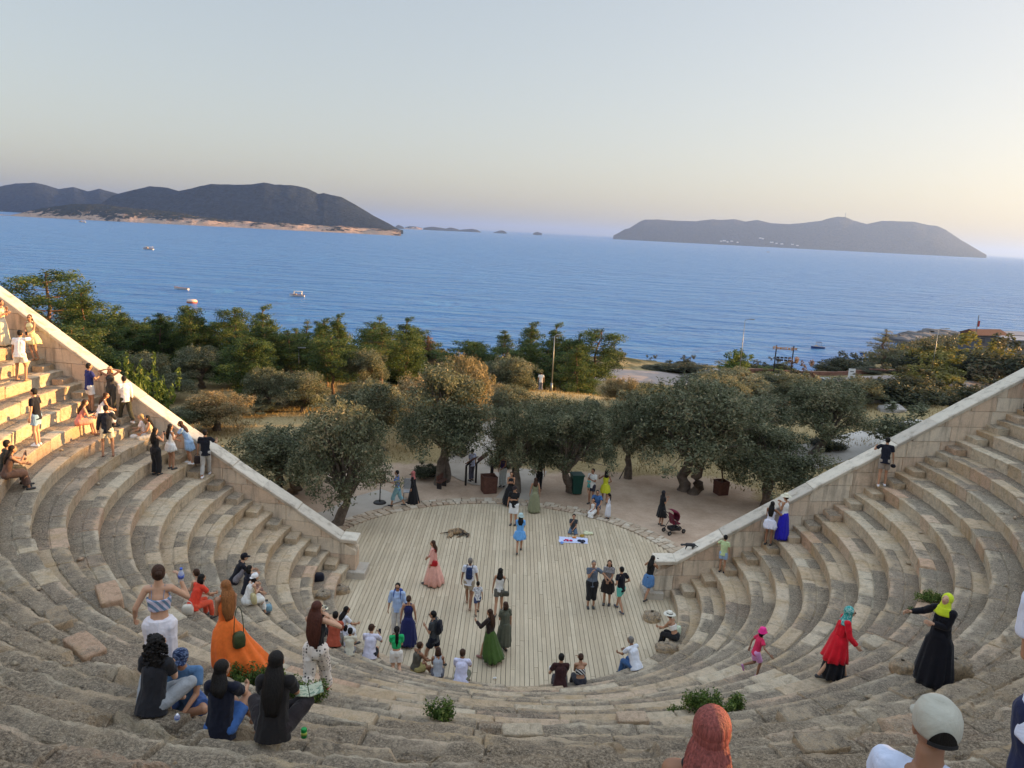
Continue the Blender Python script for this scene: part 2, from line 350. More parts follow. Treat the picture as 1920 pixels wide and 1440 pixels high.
def seat_row(i):
    r0=R0+TR*i; z0=RI*(i+1); rs=random.Random(100+i)
    prof=[(.03,-.47),(.03,-.36),(.025,-.27),(.02,-.19),(.01,-.12),(0,-.06),(-.012,-.025),(0,0),(.03,.004),(.08,.002),(.14,0),(.20,0),(.26,0),(.32,0),(.37,-.002),(.392,-.03),(.405,-.03),(.425,-.012),(.48,-.012),(.56,-.012),(.64,-.012),(.72,-.012),(.80,-.012)]
    if i==NR-1: prof+=[(1.0,-.02),(1.3,-.03),(1.8,-.05),(2.6,-.05),(3.5,-.05)]
    pr=np.array(prof)
    if i>=9:
        q=np.arange(0,len(pr)-.5,.5); pr=np.stack([np.interp(q,np.arange(len(pr)),pr[:,k]) for k in (0,1)],-1)
    nv=len(pr)
    tL,tR=theta_end(r0,-1),theta_end(r0,1); L=r0*(tL+tR)
    s=0; us=[];bl=[];edge=[];bi=0; info=[]
    while s<L:
        ln=min(rs.uniform(.65,1.75),L-s)
        if L-s-ln<.4: ln=L-s
        info.append((rs.gauss(0,1),rs.gauss(0,1),rs.random(),rs.random(),rs.gauss(0,1),s,ln))
        e0,e1=s+.006,s+ln-.006; k=max(3,int(ln/(.075 if i<9 else .045)))
        q=[e0,e0+.018]+list(np.linspace(e0+.018,e1-.018,k)[1:-1])+[e1-.018,e1]
        us+=q; bl+=[bi]*len(q); edge+=[1]+[0]*(len(q)-2)+[1]; s+=ln; bi+=1
    us=np.array(us); bl=np.array(bl); edge=np.array(edge,float); nu=len(us)
    R=r0+pr[:,0]
    eL=np.array([theta_end(r,-1) for r in R]); eR=np.array([theta_end(r,1) for r in R])
    th=-eL[None,:]+(us/L)[:,None]*(eL+eR)[None,:]
    RR=np.broadcast_to(R[None,:],th.shape).copy(); Z=np.broadcast_to(z0+pr[:,1][None,:],th.shape).copy()
    X=CX+RR*np.sin(th); Y=CY-RR*np.cos(th)
    ru=ruin_map(X,Y,Z)
    inf=np.array(info); g1=inf[bl,0][:,None]; g2=inf[bl,1][:,None]; u1=inf[bl,2][:,None]; u2=inf[bl,3][:,None]; g3=inf[bl,4][:,None]
    cleanb=(u1<np.clip(.50-1.0*ru.mean(1,keepdims=True),.04,.5)).astype(float)*(i<17)
    wc=(sstep(np.abs(th),1.15,1.4)*(1-sstep(RR*0+i,8,13))).mean(1,keepdims=True); cleanb=np.maximum(cleanb,(u1<.75*wc).astype(float))
    e=ru*(1-.8*cleanb)
    front=(pr[:,0]<.40)[None,:].astype(float)
    dz=(g1*.010*(1+1.6*e))*front+(g2*.006)*(1-front)
    dr=g3*.008*(1+1.5*e)*front*np.where(pr[:,1]>-.4,1,.3)[None,:]
    P=np.stack([X,Y,Z],-1)
    n1=fbm(P*2.1,4,3,.6)-.5; n2=fbm(P*6.5,3,9,.6)-.5; n3=fbm(P*.9,3,13)-.5
    dz=dz+n1*.07*e+n2*.05*(e+.15)
    dr=dr+(fbm(P*3.2,3,29)-.5)*.09*e+n2*.035*(e+.1)
    f5=fbm(P*2.7+3,4,81,.6); f6=fbm(P*1.1+7,3,83)
    dz=dz+e*(np.round(f5*9)/9-.5)*.12*sstep(f6,.35,.6)-e*np.clip(.1-np.abs(f5-.5),0,1)*.2
    dr=dr+e*(np.round(fbm(P*3.1+9,3,87,.6)*7)/7-.5)*.13
    # worn nosing
    nose=np.exp(-((pr[:,0]-0)/.11)**2)*np.exp(-(np.minimum(0,pr[:,1])/.14)**2)
    wear=(.010+.085*e*np.clip(fbm(P*1.7,3,41)*1.5-.3,0,1))*nose[None,:]
    dz=dz-wear; dr=dr+wear*.9
    # lost chunks and earth filling
    ch=sstep(fbm(P*1.15,2,57),.60,.68)*sstep(e,.25,.5)*front
    dz=dz-ch*.16*np.where(pr[:,1]>-.2,1,0)[None,:]
    fill=sstep(fbm(P*.55+5,3,63),.42,.66)*sstep(ru,.45,.8)
    slope=(RR-r0)/TR*RI-.30
    dz=dz+fill*.16*np.where((pr[:,1]>-.3)[None,:],(slope+RI*.35-pr[:,1][None,:])*np.clip((pr[:,0]-.0)/.74,0,1)[None,:],0)
    dz=dz-edge[:,None]*.035*front-edge[:,None]*.01
    dr=dr+edge[:,None]*.03*(pr[:,1]<0)[None,:]
    dz[:,0]=0
    gr=(vnoise(P*31,5)-.5)*.022*np.clip(e,.15,1)*(1-cleanb*.7); dz=dz+gr; dr=dr+(vnoise(P*29+4,6)-.5)*.018*np.clip(e,.15,1)
    RR=RR+dr; Z=Z+dz+TILT*X; X=CX+RR*np.sin(th); Y=CY-RR*np.cos(th)
    V=np.stack([X-CX,Y-CY,Z],-1).reshape(-1,3)
    one=np.ones(th.shape)
    o=mesh('seat_row',V,gridF(nu,nv),m_seat,theatre,attrs={'clean':(cleanb*front+(1-front)*((u2<.22)|(wc>.5)&(u2<.6))*.8*(i<15)+.62*np.exp(-((pr[:,0]-.03)/.085)**2)[None,:]*np.clip(fbm(P*1.9,3,93)*2.2-.35,0,1)-(.30*sstep(pr[:,0],.55,.78))[None,:]-edge[:,None]*.5).ravel(),'tint':(u2*one).ravel(),'dirt':(ru+fill*.6+(1-front)*.25).ravel()})  # lit front edges painted paler, over real wear; tread backs coloured darker
    me=o.data; fm=np.tile(pr[:-1,0]>=0,nu-1); me.polygons.foreach_set('use_smooth',np.full(len(me.polygons),i<9,bool))
    return o
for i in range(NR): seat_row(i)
# ------------------------------------------------------------------ wooden stage floor
m_deck,n,b=newmat('silvered_planks'); co=coord(n)
mp=N(n,'ShaderNodeMapping'); mp.inputs['Scale'].default_value=(14,.8,1); n.links.new(co,mp.inputs[0])
g=noise(n,2.2,5,.65,mp.outputs[0]); tt=N(n,'ShaderNodeAttribute',attribute_name='tint').outputs['Fac']
c=ramp(n,tt,[(0,(.46,.37,.25)),(.5,(.53,.43,.295)),(1,(.58,.48,.335))]).outputs[0]
c=mixc(n,.6,c,ramp(n,g,[(.3,(.72,.72,.72)),(.7,(1.12,1.12,1.1))]).outputs[0],'MULTIPLY')
c=mixc(n,math_(n,'MULTIPLY',ramp(n,noise(n,.45,5,.65,co),[(.42,(0,0,0)),(.7,(1,1,1))]).outputs[0],.45),c,(.34,.28,.195))
n.links.new(c,b.inputs['Base Color']); b.inputs['Roughness'].default_value=.75; bump(n,b,g,.3,.01)
def stage():
    t=empty('wooden_stage',(0,27.3,0)); tag(t,'round floor of long silvered wooden planks in the middle of the theatre','stage floor')
    V=[];F=[];A=[]; rs=random.Random(3); w=.14; gap=.011; x=-7.45
    while x<7.3:
        xc=x+w/2; a=R0+.16; q=a*a-(xc-CX)**2
        y0=CY-math.sqrt(q) if (q>0 and abs(xc)<6.25) else 27.15
        q2=7.5**2-(xc+.1)**2
        if q2>0:
            y1=27.3+math.sqrt(q2); 
            if y1-y0>.2:
                y=y0; st=y0+rs.uniform(.5,3)
                while y<y1-.02:
                    e=min(st,y1); tn=rs.random(); dz=rs.gauss(0,.002); k=len(V)
                    ww=w-gap-rs.uniform(0,.005)
                    for zz in (-.03,dz):
                        V+=[(x,y-27.3,zz),(x+ww,y-27.3,zz),(x+ww,e-.006-27.3,zz),(x,e-.006-27.3,zz)]
                    A+=[tn]*8; F+=[(k+4,k+5,k+6,k+7),(k,k+1,k+5,k+4),(k+1,k+2,k+6,k+5),(k+2,k+3,k+7,k+6),(k+3,k,k+4,k+7)]
                    y=e; st=e+rs.uniform(2.2,4.2)
        x+=w
    mesh('planks',V,F,m_deck,t,attrs={'tint':A})
    m=M_('stage_underside',(.03,.027,.022),.95)
    ring=[]
    for k in range(40):
        a=-math.pi*.03+math.pi*1.06*k/39; ring.append((-.1+7.45*math.cos(a),27.3+7.45*math.sin(a)))
    for k in range(30):
        a=-math.pi*.02+math.pi+math.pi*1.04*k/29; ring.append((CX+5.98*math.cos(a),CY+5.98*math.sin(a)))
    mb=MB(); mb.add([(x_,y_-27.3,-.034) for x_,y_ in ring],[tuple(range(len(ring)))]); mb.build('underfloor',m,t)
stage()
m_kerb,n,b=newmat('kerb_stone'); co=coord(n); tt=N(n,'ShaderNodeAttribute',attribute_name='tint').outputs['Fac']
f=noise(n,9,5,.65,co); c=ramp(n,tt,[(0,(.40,.29,.20)),(.5,(.50,.40,.29)),(1,(.58,.50,.39))]).outputs[0]
c=mixc(n,.5,c,ramp(n,f,[(.3,(.6,.6,.6)),(.7,(1.1,1.1,1.1))]).outputs[0],'MULTIPLY'); n.links.new(c,b.inputs['Base Color']); b.inputs['Roughness'].default_value=.95; bump(n,b,f,.5,.03)
def kerb():
    V=[];F=[];A=[]; rs=random.Random(5)
    for ringi,(ra,rb) in enumerate([(7.52,7.80),(7.81,8.08),(8.09,8.34)]):
        a=-.02
        while a<math.pi+.05:
            da=rs.uniform(.2,.5)/7.9; a2=a+da
            def P(r,t): return (-.1+r*math.cos(t),27.3+r*math.sin(t))
            j=lambda: rs.uniform(-.028,.028)
            zt=.045+rs.uniform(-.018,.02)-.012*ringi
            cs=[P(ra+j()*.5,a+.003+j()*.1),P(ra+j()*.5,(a+a2)/2),P(ra+j()*.5,a2-.003+j()*.1),P(rb+j(),a2-.003+j()*.1),P(rb+j(),(a+a2)/2),P(rb+j(),a+.003+j()*.1)]
            cx=sum(p[0] for p in cs)/6; cy=sum(p[1] for p in cs)/6; k=len(V); tn=rs.random()
            for p in cs: V.append((p[0],p[1],-.08))
            for p in cs: V.append((p[0],p[1],zt-.018))
            for p in cs: V.append((cx+(p[0]-cx)*.86,cy+(p[1]-cy)*.86,zt+j()*.2))
            A+=[tn]*18
            for q in range(6):
                q2=(q+1)%6; F+=[(k+q,k+q2,k+6+q2,k+6+q),(k+6+q,k+6+q2,k+12+q2,k+12+q)]
            F.append(tuple(k+12+q for q in range(6)))
            a=a2
    o=mesh('stone_kerb',V,F,m_kerb,attrs={'tint':A}); tag(o,'curved kerb of irregular flat stones around the far edge of the wooden floor','kerb')
kerb()
# ------------------------------------------------------------------ retaining walls
m_wall,n,b=newmat('ashlar_blocks'); co=coord(n); tt=N(n,'ShaderNodeAttribute',attribute_name='tint').outputs['Fac']
f=noise(n,1.6,6,.7,co,.3); g=noise(n,22,5,.7,co)
c=ramp(n,tt,[(0,(.62,.46,.33)),(.3,(.68,.54,.40)),(.7,(.70,.59,.45)),(1,(.70,.61,.48))]).outputs[0]
c=mixc(n,.7,c,ramp(n,f,[(.28,(.55,.52,.50)),(.5,(.95,.95,.95)),(.75,(1.1,1.08,1.04))]).outputs[0],'MULTIPLY')
mp=N(n,'ShaderNodeMapping'); mp.inputs['Scale'].default_value=(3.5,3.5,.35); n.links.new(co,mp.inputs[0])
st=noise(n,1.2,4,.6,mp.outputs[0]); c=mixc(n,math_(n,'MULTIPLY',ramp(n,st,[(.50,(0,0,0)),(.66,(1,1,1))]).outputs[0],.6),c,(.20,.165,.13))
c=mixc(n,.4,c,ramp(n,g,[(.35,(.7,.7,.7)),(.65,(1.08,1.08,1.08))]).outputs[0],'MULTIPLY')
n.links.new(c,b.inputs['Base Color']); b.inputs['Roughness'].default_value=.9; b.inputs['Specular IOR Level'].default_value=.2; bump(n,b,math_(n,'ADD',g,math_(n,'MULTIPLY',f,2.)),.45,.02)
m_cope,n,b=newmat('pale_coping'); co=coord(n); f=noise(n,2.5,6,.7,co,.2); g=noise(n,30,4,.7,co); tt=N(n,'ShaderNodeAttribute',attribute_name='tint').outputs['Fac']
c=ramp(n,tt,[(0,(.46,.41,.34)),(.5,(.60,.54,.44)),(1,(.68,.61,.50))]).outputs[0]
c=mixc(n,.7,c,ramp(n,f,[(.34,(.45,.43,.40)),(.48,(.92,.92,.92)),(.7,(1.08,1.08,1.08))]).outputs[0],'MULTIPLY'); n.links.new(c,b.inputs['Base Color']); b.inputs['Roughness'].default_value=.85; bump(n,b,math_(n,'ADD',g,math_(n,'MULTIPLY',f,2.)),.35,.02)
def clip_poly(P,f):
    out=[]
    for k in range(len(P)):
        a,b_=P[k],P[(k+1)%len(P)]; fa,fb=f(a),f(b_)
        if fa>=0: out.append(a)
        if (fa>=0)!=(fb>=0):
            t=fa/(fa-fb); out.append((a[0]+t*(b_[0]-a[0]),a[1]+t*(b_[1]-a[1])))
    return out
WALL={}
def wall(side,label,clabel):
    # s = distance in |x| from the pier; wall line direction
    if side>0: x0=5.68; prof=[(5.50,1.42),(6.22,1.42),(18.5,8.5),(27.5,13.7)]
    else: x0=5.50; prof=[(5.40,1.47),(5.98,1.47),(11.6,4.78),(18.3,9.13),(26.5,14.4)]
    px=[p[0] for p in prof]; pz=[p[1] for p in prof]
    top=lambda a: float(np.interp(a,px,pz))
    WALL[side]=top
    th=.62; O=Vector((side*px[0],ywall(px[0],side),0))
    def W(a,z,d): # d = distance outward from the inner face
        y=ywall(a,side)+d; return (side*a-O.x,y-O.y,z)
    root=empty('retaining_wall',O); tag(root,label,'wall')
    V=[];F=[];A=[]; rs=random.Random(11+side)
    z=-.35; row=0
    while z<14.5:
        hgt=[.62,.56,.60,.52,.58][row%5] if row else .62
        z2=z+hgt; a=px[0]+(rs.uniform(-.6,0) if row%2 else 0)
        while a<px[-1]:
            ln=rs.uniform(.9,1.8); a2=min(a+ln,px[-1]); P=[(max(a,px[0])+.004,z+.004),(a2-.004,z+.004),(a2-.004,z2-.004),(max(a,px[0])+.004,z2-.004)]
            seg=[(px[k],pz[k]-.13) for k in range(len(px))]
            ok=a2-max(a,px[0])>.1
            low=RI*max(0,(a-R0)/TR)-1.4
            if ok and z2>low-.5:
                for k in range(len(seg)-1):
                    (sa,za),(sb,zb)=seg[k],seg[k+1]; m=(zb-za)/(sb-sa)
                    # the top line is convex enough here to clip by each segment it spans
                    if P and max(p[0] for p in P)>sa and min(p[0] for p in P)<sb:
                        P=clip_poly(P,lambda p: (za+m*(p[0]-sa))-p[1]) if not (k==0 and max(p[0] for p in P)>sb) else P
                if P and len(P)>=3:
                    zm=max(p[1] for p in P)-min(p[1] for p in P)
                    if zm>.04:
                        cx=sum(p[0] for p in P)/len(P); cz=sum(p[1] for p in P)/len(P); k=len(V); nP=len(P); pr=rs.uniform(0,.018); tn=rs.random(); bv=.016
                        for p in P: V.append(W(p[0],p[1],th))
                        for p in P: V.append(W(p[0],p[1],-pr+.02))
                        for p in P:
                            dx,dz=cx-p[0],cz-p[1]; d=math.hypot(dx,dz)+1e-6; V.append(W(p[0]+dx/d*bv,p[1]+dz/d*bv,-pr))
                        A+=[tn]*(3*nP)
                        for q in range(nP):
                            q2=(q+1)%nP; F+=[(k+q,k+q2,k+nP+q2,k+nP+q),(k+nP+q,k+nP+q2,k+2*nP+q2,k+2*nP+q)]
                        F.append(tuple(k+2*nP+q for q in range(nP))); F.append(tuple(k+q for q in range(nP))[::-1])
            a=a2
        z=z2; row+=1
    if side<0: F=[f[::-1] for f in F]
    mesh('wall_body',V,F,m_wall,root,attrs={'tint':A})
    # coping
    V=[];F=[];A=[]; a=px[0]-.05; 
    cuts=[px[0]-.05,px[1]+.0]; a=px[1]
    while a<px[-1]: a+=rs.uniform(1.15,2.0); cuts.append(min(a,px[-1]))
    for k in range(len(cuts)-1):
        a,a2=cuts[k]+.004,cuts[k+1]-.004; up=rs.uniform(-.018,.02); tn=rs.random(); base=len(V)
        d0,d1=-.07+rs.uniform(-.008,.008),th+.06
        R=[]
        for aa in (a,a+.02,a2-.02,a2):
            e=.012 if aa in (a,a2) else 0; t=top(max(aa,px[0]))+up-e
            R.append([W(aa,t-.15,d0+.02),W(aa,t-.03,d0+e),W(aa,t,d0+.03),W(aa,t,d1-.03),W(aa,t-.03,d1-e),W(aa,t-.15,d1-.02)])
        for r in R: V+=r
        A+=[tn]*24
        for u in range(3):
            for q in range(6): F.append((base+u*6+q,base+u*6+(q+1)%6,base+(u+1)*6+(q+1)%6,base+(u+1)*6+q))
        F.append(tuple(base+q for q in range(6))[::-1]); F.append(tuple(base+18+q for q in range(6)))
    mesh('coping',V,F,m_cope,root,attrs={'tint':A})
    # pier foot
    mb=MB(); x=side*(px[0]+.15)-O.x
    mb.box((x-side*.16,.28,.08),(.72,.95,.36)); mb.build('pier_foot',m_cope,root,bevel=.03)
    return root
wall(-1,'sloping ashlar wall with pale coping closing the left side of the seating','')
wall(1,'sloping ashlar wall with pale coping closing the right side of the seating','')
# half steps climbing beside each wall
for side,lb in ((-1,'narrow stone stairway climbing against the left wall'),(1,'narrow stone stairway climbing against the right wall')):
    O=Vector((side*6.5,ywall(6.5,side)-.4,0)); root=empty('stairway',O); tag(root,lb,'stairs'); rs=random.Random(40+side)
    for i in range(NR-1):
        r=R0+TR*(i+.52); 
        t=theta_end(r,side); a=abs(CX+side*r*math.sin(t)); 
        a0=a-.02; a1=a+TR*.5+.03; yw=ywall(a0,side); zt=RI*(i+1)+RI*.5+TILT*side*a
        R=[]
        w=.72+rs.uniform(-.05,.05)
        for (xa,zz) in ((a0,zt-.3),(a0,zt-.02),(a0+.02,zt),(a1,zt),(a1,zt-.3)):
            R.append([(side*xa-O.x,ywall(xa,side)-w-O.y+(.015 if zz<zt else .0),zz+rs.uniform(-.004,.004)),(side*xa-O.x,ywall(xa,side)-.003-O.y,zz)])
        V=[p for q in R for p in q]; F=[(2*k,2*k+1,2*k+3,2*k+2) for k in range(4)]+[(8,6,4,2,0),(1,3,5,7,9)]
        if side<0: F=[f[::-1] for f in F]
        tn=rs.random()
        mesh('step',V,F,m_seat,root,attrs={'clean':[.6 if rs.random()<.5 else .2]*10,'tint':[tn]*10,'dirt':[.3]*10})
# ------------------------------------------------------------------ paths, road
def strip(name,pts,w,m,dz=.012):
    P=[Vector((p[0],p[1],0)) for p in pts]; Q=[]
    for k in range(len(P)-1):
        nn=max(2,int((P[k+1]-P[k]).length/.8))
        for j in range(nn): Q.append(P[k].lerp(P[k+1],j/nn))
    Q.append(P[-1]); V=[]
    nc=7
    for k,p in enumerate(Q):
        t=(Q[min(k+1,len(Q)-1)]-Q[max(k-1,0)]).normalized(); nrm=Vector((-t.y,t.x,0))
        for j in range(nc):
            ww=w*(1+.05*math.sin(k*.9+j)); q=p+nrm*((j/(nc-1)-.5)*ww); V.append((q.x,q.y,0))
    V=np.array(V); V[:,2]=T(V[:,0],V[:,1])+dz; V[:,2]=np.maximum(V[:,2],V[:,2])
    # keep the sheet above the coarser ground mesh
    V[:,2]+=.02
    o=mesh(name,V,gridF(len(Q),nc),m,smooth=True); tag(o,kind='structure'); return o
m_path=M_('pale_gravel',(.46,.43,.39),.95,.14,.7,bmp=.3); m_asph=M_('asphalt',(.30,.25,.23),.9,.12,.5)
m_conc=M_('path_concrete',(.42,.37,.31),.9,.12,.8)
p=lambda *a:[tuple(atz(x,y,0)[:2]) for x,y in a]
strip('path',p((1000,905),(905,895),(880,885),(878,860),(900,830),(930,805),(960,785)),2.4,m_conc)
strip('path',p((950,950),(985,905),(1000,880)),1.6,m_conc,.02)
strip('path',p((560,985),(640,968),(690,940),(740,925)),2.0,m_conc,.015)
strip('path',p((1480,865),(1560,845),(1640,830),(1690,822),(1760,815)),3.6,m_path)
strip('road',[(-60,96),(-20,98),(10,98),(40,101),(75,107),(110,120)],6.5,m_asph)
strip('road',[(8,97),(30,103),(58,107),(80,112)],6,m_asph,.03)
# ------------------------------------------------------------------ vegetation
def leafmat(name,dark,light,dry,trans=.35,rough=.6):
    m,n,b=newmat(name); tt=N(n,'ShaderNodeAttribute',attribute_name='tint').outputs['Fac']
    oi=n.nodes.new('ShaderNodeObjectInfo'); sh=math_(n,'ADD',tt,math_(n,'MULTIPLY',math_(n,'SUBTRACT',oi.outputs['Random'],.5),.22))
    c=ramp(n,sh,[(.05,dark),(.5,tuple((a+b_)/2 for a,b_ in zip(dark,light))),(.85,light),(1,dry)]).outputs[0]
    n.links.new(c,b.inputs['Base Color']); b.inputs['Roughness'].default_value=rough; b.inputs['Specular IOR Level'].default_value=.25
    tr=n.nodes.new('ShaderNodeBsdfTranslucent'); n.links.new(c,tr.inputs[0]); mx=n.nodes.new('ShaderNodeMixShader'); mx.inputs[0].default_value=trans
    n.links.new(b.outputs[0],mx.inputs[1]); n.links.new(tr.outputs[0],mx.inputs[2]); n.links.new(mx.outputs[0],n.nodes['Material Output'].inputs[0]); return m
m_olive=leafmat('olive_leaves',(.06,.072,.036),(.235,.25,.15),(.34,.29,.17))
m_olive_dry_lit=leafmat('olive_leaves_dry',(.14,.12,.05),(.38,.30,.16),(.46,.33,.18))  # golden olive leaves: dry crowns, and evening sun painted into lit ones
m_pine=leafmat('pine_needles',(.022,.042,.012),(.115,.175,.04),(.21,.20,.06))
m_pined=leafmat('pine_needles_dry',(.12,.065,.035),(.26,.15,.09),(.34,.22,.14))
m_maq=leafmat('maquis_leaves',(.03,.037,.02),(.10,.11,.058),(.16,.125,.07))
m_green=leafmat('bright_green_leaves',(.04,.075,.012),(.15,.215,.045),(.24,.25,.07))
m_yel=leafmat('yellow_green_leaves',(.09,.09,.015),(.25,.235,.05),(.30,.25,.08))
m_red=leafmat('russet_leaves',(.09,.06,.04),(.25,.165,.10),(.33,.22,.13))
m_bark=M_('bark_grey',(.155,.125,.10),.95,.4,4,bmp=.9,bd=.05); m_barkp=M_('bark_pine',(.20,.125,.085),.95,.4,4,bmp=.9,bd=.05)
def leaves(cl,nl,sz,asp,seed,outer=.42,droop=0,edge=.9):
    r=np.random.default_rng(seed); cl=np.array(cl,float); w=(cl[:,3]*cl[:,4]+cl[:,3]*cl[:,5])**1.0; w/=w.sum()
    k=r.choice(len(cl),nl,p=w); d=r.normal(size=(nl,3)); d/=np.linalg.norm(d,axis=1)[:,None]
    rr=r.random(nl)**outer; rr=rr*(1+.16*(r.random(nl)<.12))
    P=cl[k,:3]+d*rr[:,None]*cl[k,3:6]
    ct=r.normal(0,.2,len(cl))[k]
    nrm=d*.6+r.normal(size=(nl,3))*.7+np.array([0,0,.35]); nrm/=np.linalg.norm(nrm,axis=1)[:,None]
    t=r.normal(size=(nl,3)); t[:,2]-=droop; t-=nrm*(t*nrm).sum(1)[:,None]; t/=np.linalg.norm(t,axis=1)[:,None]; s=np.cross(nrm,t)
    L=(sz*r.uniform(.6,1.35,nl))[:,None]; Wd=L*asp
    V=np.stack([P-t*L*.5,P+s*Wd*.5,P+t*L*.5,P-s*Wd*.5],1).reshape(-1,3)
    F=np.arange(nl*4).reshape(-1,4); tint=np.clip(.45+ct+r.normal(0,.27,nl),0,1)
    return V,F,np.repeat(tint,4)
def limb(mb,a,b_,r0,r1,rs,n=5,wob=.12,seg=6):
    a=Vector(a);b_=Vector(b_); L=(b_-a).length; P=[];R=[]
    for k in range(n+1):
        t=k/n; q=a.lerp(b_,t)+Vector((rs.gauss(0,wob),rs.gauss(0,wob),rs.gauss(0,wob*.4)))*L*.35*math.sin(t*math.pi)
        P.append(q); R.append((r0+(r1-r0)*t)*(1+rs.uniform(-.1,.12)))
    mb.tube(P,R,seg,cap=False); return P
def olive_proto(seed,nl=21000,lean=0,trunks=1,sz=.165):
    rs=random.Random(seed); cl=[]; H,Wd=6.0,5.2; mb=MB()
    nc=27; fork=[]
    for t in range(trunks):
        bx=(t-(trunks-1)/2)*.5; base=Vector((bx,0,-.25)); top=Vector((bx*1.6+lean+rs.gauss(0,.2),rs.gauss(0,.2),1.45+rs.uniform(-.2,.3)))
        P=limb(mb,base,top,.30/math.sqrt(trunks)+.04,.17,rs,6,.11,9); mb.tube([base+Vector((0,0,-.1)),base+Vector((0,0,.35))],[.46/math.sqrt(trunks),.30/math.sqrt(trunks)],9,cap=False); fork.append(P[-1])
    for k in range(nc):
        a=2*math.pi*k/nc*1.9+rs.uniform(-.3,.3); u=rs.uniform(.15,1); el=rs.uniform(-.6,1.0)
        rad_=Wd/2*.68*math.sqrt(max(.05,1-max(0,el)**2*.8))*rs.uniform(.55,1.0)
        c=Vector((lean*.8+rad_*math.cos(a),rad_*math.sin(a),3.4+el*1.65+rs.uniform(-.25,.25))); r_=rs.uniform(.5,1.02)
        cl.append((c.x,c.y,c.z,r_,r_,r_*rs.uniform(.75,1.0)))
        f=fork[k%trunks]; m=f.lerp(c,.5)+Vector((0,0,.2)); limb(mb,f,m,.10,.06,rs,4); limb(mb,m,c+Vector((0,0,.3)),.06,.015,rs,3,seg=5)
        for j in range(3):
            q=c+Vector((rs.gauss(0,.55),rs.gauss(0,.55),rs.gauss(0,.45))); limb(mb,m,q,.03,.008,rs,2,seg=4)
            if rs.random()<.8: cl.append((q.x,q.y,q.z,.38,.38,rs.uniform(.3,.6)))
    for k in range(22):   # upright shoots that break the outline
        a=rs.uniform(0,6.28); u_=rs.uniform(.2,2.0); c=Vector((lean*.8+u_*math.cos(a),u_*math.sin(a),5.15-.42*u_*u_*.6+rs.uniform(-.2,.45))); cl.append((c.x,c.y,c.z,.2,.2,.5))
    for k in range(12):   # hanging skirts
        a=rs.uniform(0,6.28); c=Vector((lean*.8+2.1*math.cos(a),2.1*math.sin(a),2.45+rs.uniform(-.25,.4))); cl.append((c.x,c.y,c.z,.45,.45,.55))
    return mb,leaves(cl,nl,sz,.36,seed,droop=.3)
def pine_proto(seed,kind='cone',nl=15000,H=10.,Wd=5.):
    rs=random.Random(seed); mb=MB(); cl=[]
    top=Vector((rs.gauss(0,.3),rs.gauss(0,.3),H)); P=limb(mb,(0,0,-.5),top,.20,.03,rs,9,.035,8)
    nw=10 if kind!='thin' else 8
    for k in range(nw):
        t=.16+.82*k/(nw-1) if kind=='cone' else (.36+.62*k/(nw-1) if kind=='flat' else .2+.78*k/(nw-1))
        z=t*H; wr={'cone':(1-t)*1.15+.14,'flat':.95*math.sin(min(1,(1.08-t)/.58)*math.pi*.62)+.1,'thin':(1-t)*.8+.08}[kind]*Wd/2
        nb=rs.choice((3,4,4,5)) if k<nw-1 else 1
        a0=rs.uniform(0,6.28)
        for j in range(nb):
            a=a0+6.28*j/nb+rs.uniform(-.4,.4); rr=wr*rs.uniform(.55,1.15); c=Vector((P[min(9,int(t*9))].x+rr*math.cos(a),P[min(9,int(t*9))].y+rr*math.sin(a),z+rs.uniform(-.3,.5)))
            st=Vector((P[min(9,int(t*9))].x,P[min(9,int(t*9))].y,z-.2)); limb(mb,st,c,.045,.012,rs,3,seg=4)
            r_=rs.uniform(.65,1.15)*(.5+.5*min(1,wr/1.6)); cl.append((c.x,c.y,c.z,r_,r_,r_*.72))
            if kind!='thin' or rs.random()<.4:
                q=st.lerp(c,.55); cl.append((q.x,q.y,q.z+.15,r_*.8,r_*.8,r_*.5))
                q=c+Vector((rs.gauss(0,.4),rs.gauss(0,.4),.25)); cl.append((q.x,q.y,q.z,r_*.55,r_*.55,r_*.4))
        if kind=='cone' and k<5:
            for j in range(2): a=rs.uniform(0,6.28); cl.append((.5*wr*math.cos(a),.5*wr*math.sin(a),z,.7,.7,.5))
    cl.append((top.x,top.y,top.z-.1,.3,.3,.55))
    return mb,leaves(cl,nl,.24,.30,seed,outer=.5)
def bush_proto(seed,nl=6500,sz=.16,H=2.6,Wd=3.4,spiky=0):
    rs=random.Random(seed); cl=[]; mb=MB()
    for k in range(13):
        a=rs.uniform(0,6.28); u=rs.uniform(0,1)**.6*Wd/2*.72; z=H*.62*rs.uniform(.35,1.05)*(1-.35*(u/(Wd/2))); r_=rs.uniform(.42,.75)
        cl.append((u*math.cos(a),u*math.sin(a),z,r_,r_,r_*.85)); limb(mb,(0,0,-.2),(u*math.cos(a),u*math.sin(a),z),.05,.012,rs,3,seg=4)
    for k in range(8+spiky): a=rs.uniform(0,6.28); u=rs.uniform(0,1.1); cl.append((u*math.cos(a),u*math.sin(a),H*rs.uniform(.75,1.0),.16,.16,.42 if spiky else .3))
    return mb,leaves(cl,nl,sz,.42,seed)
_pr={}
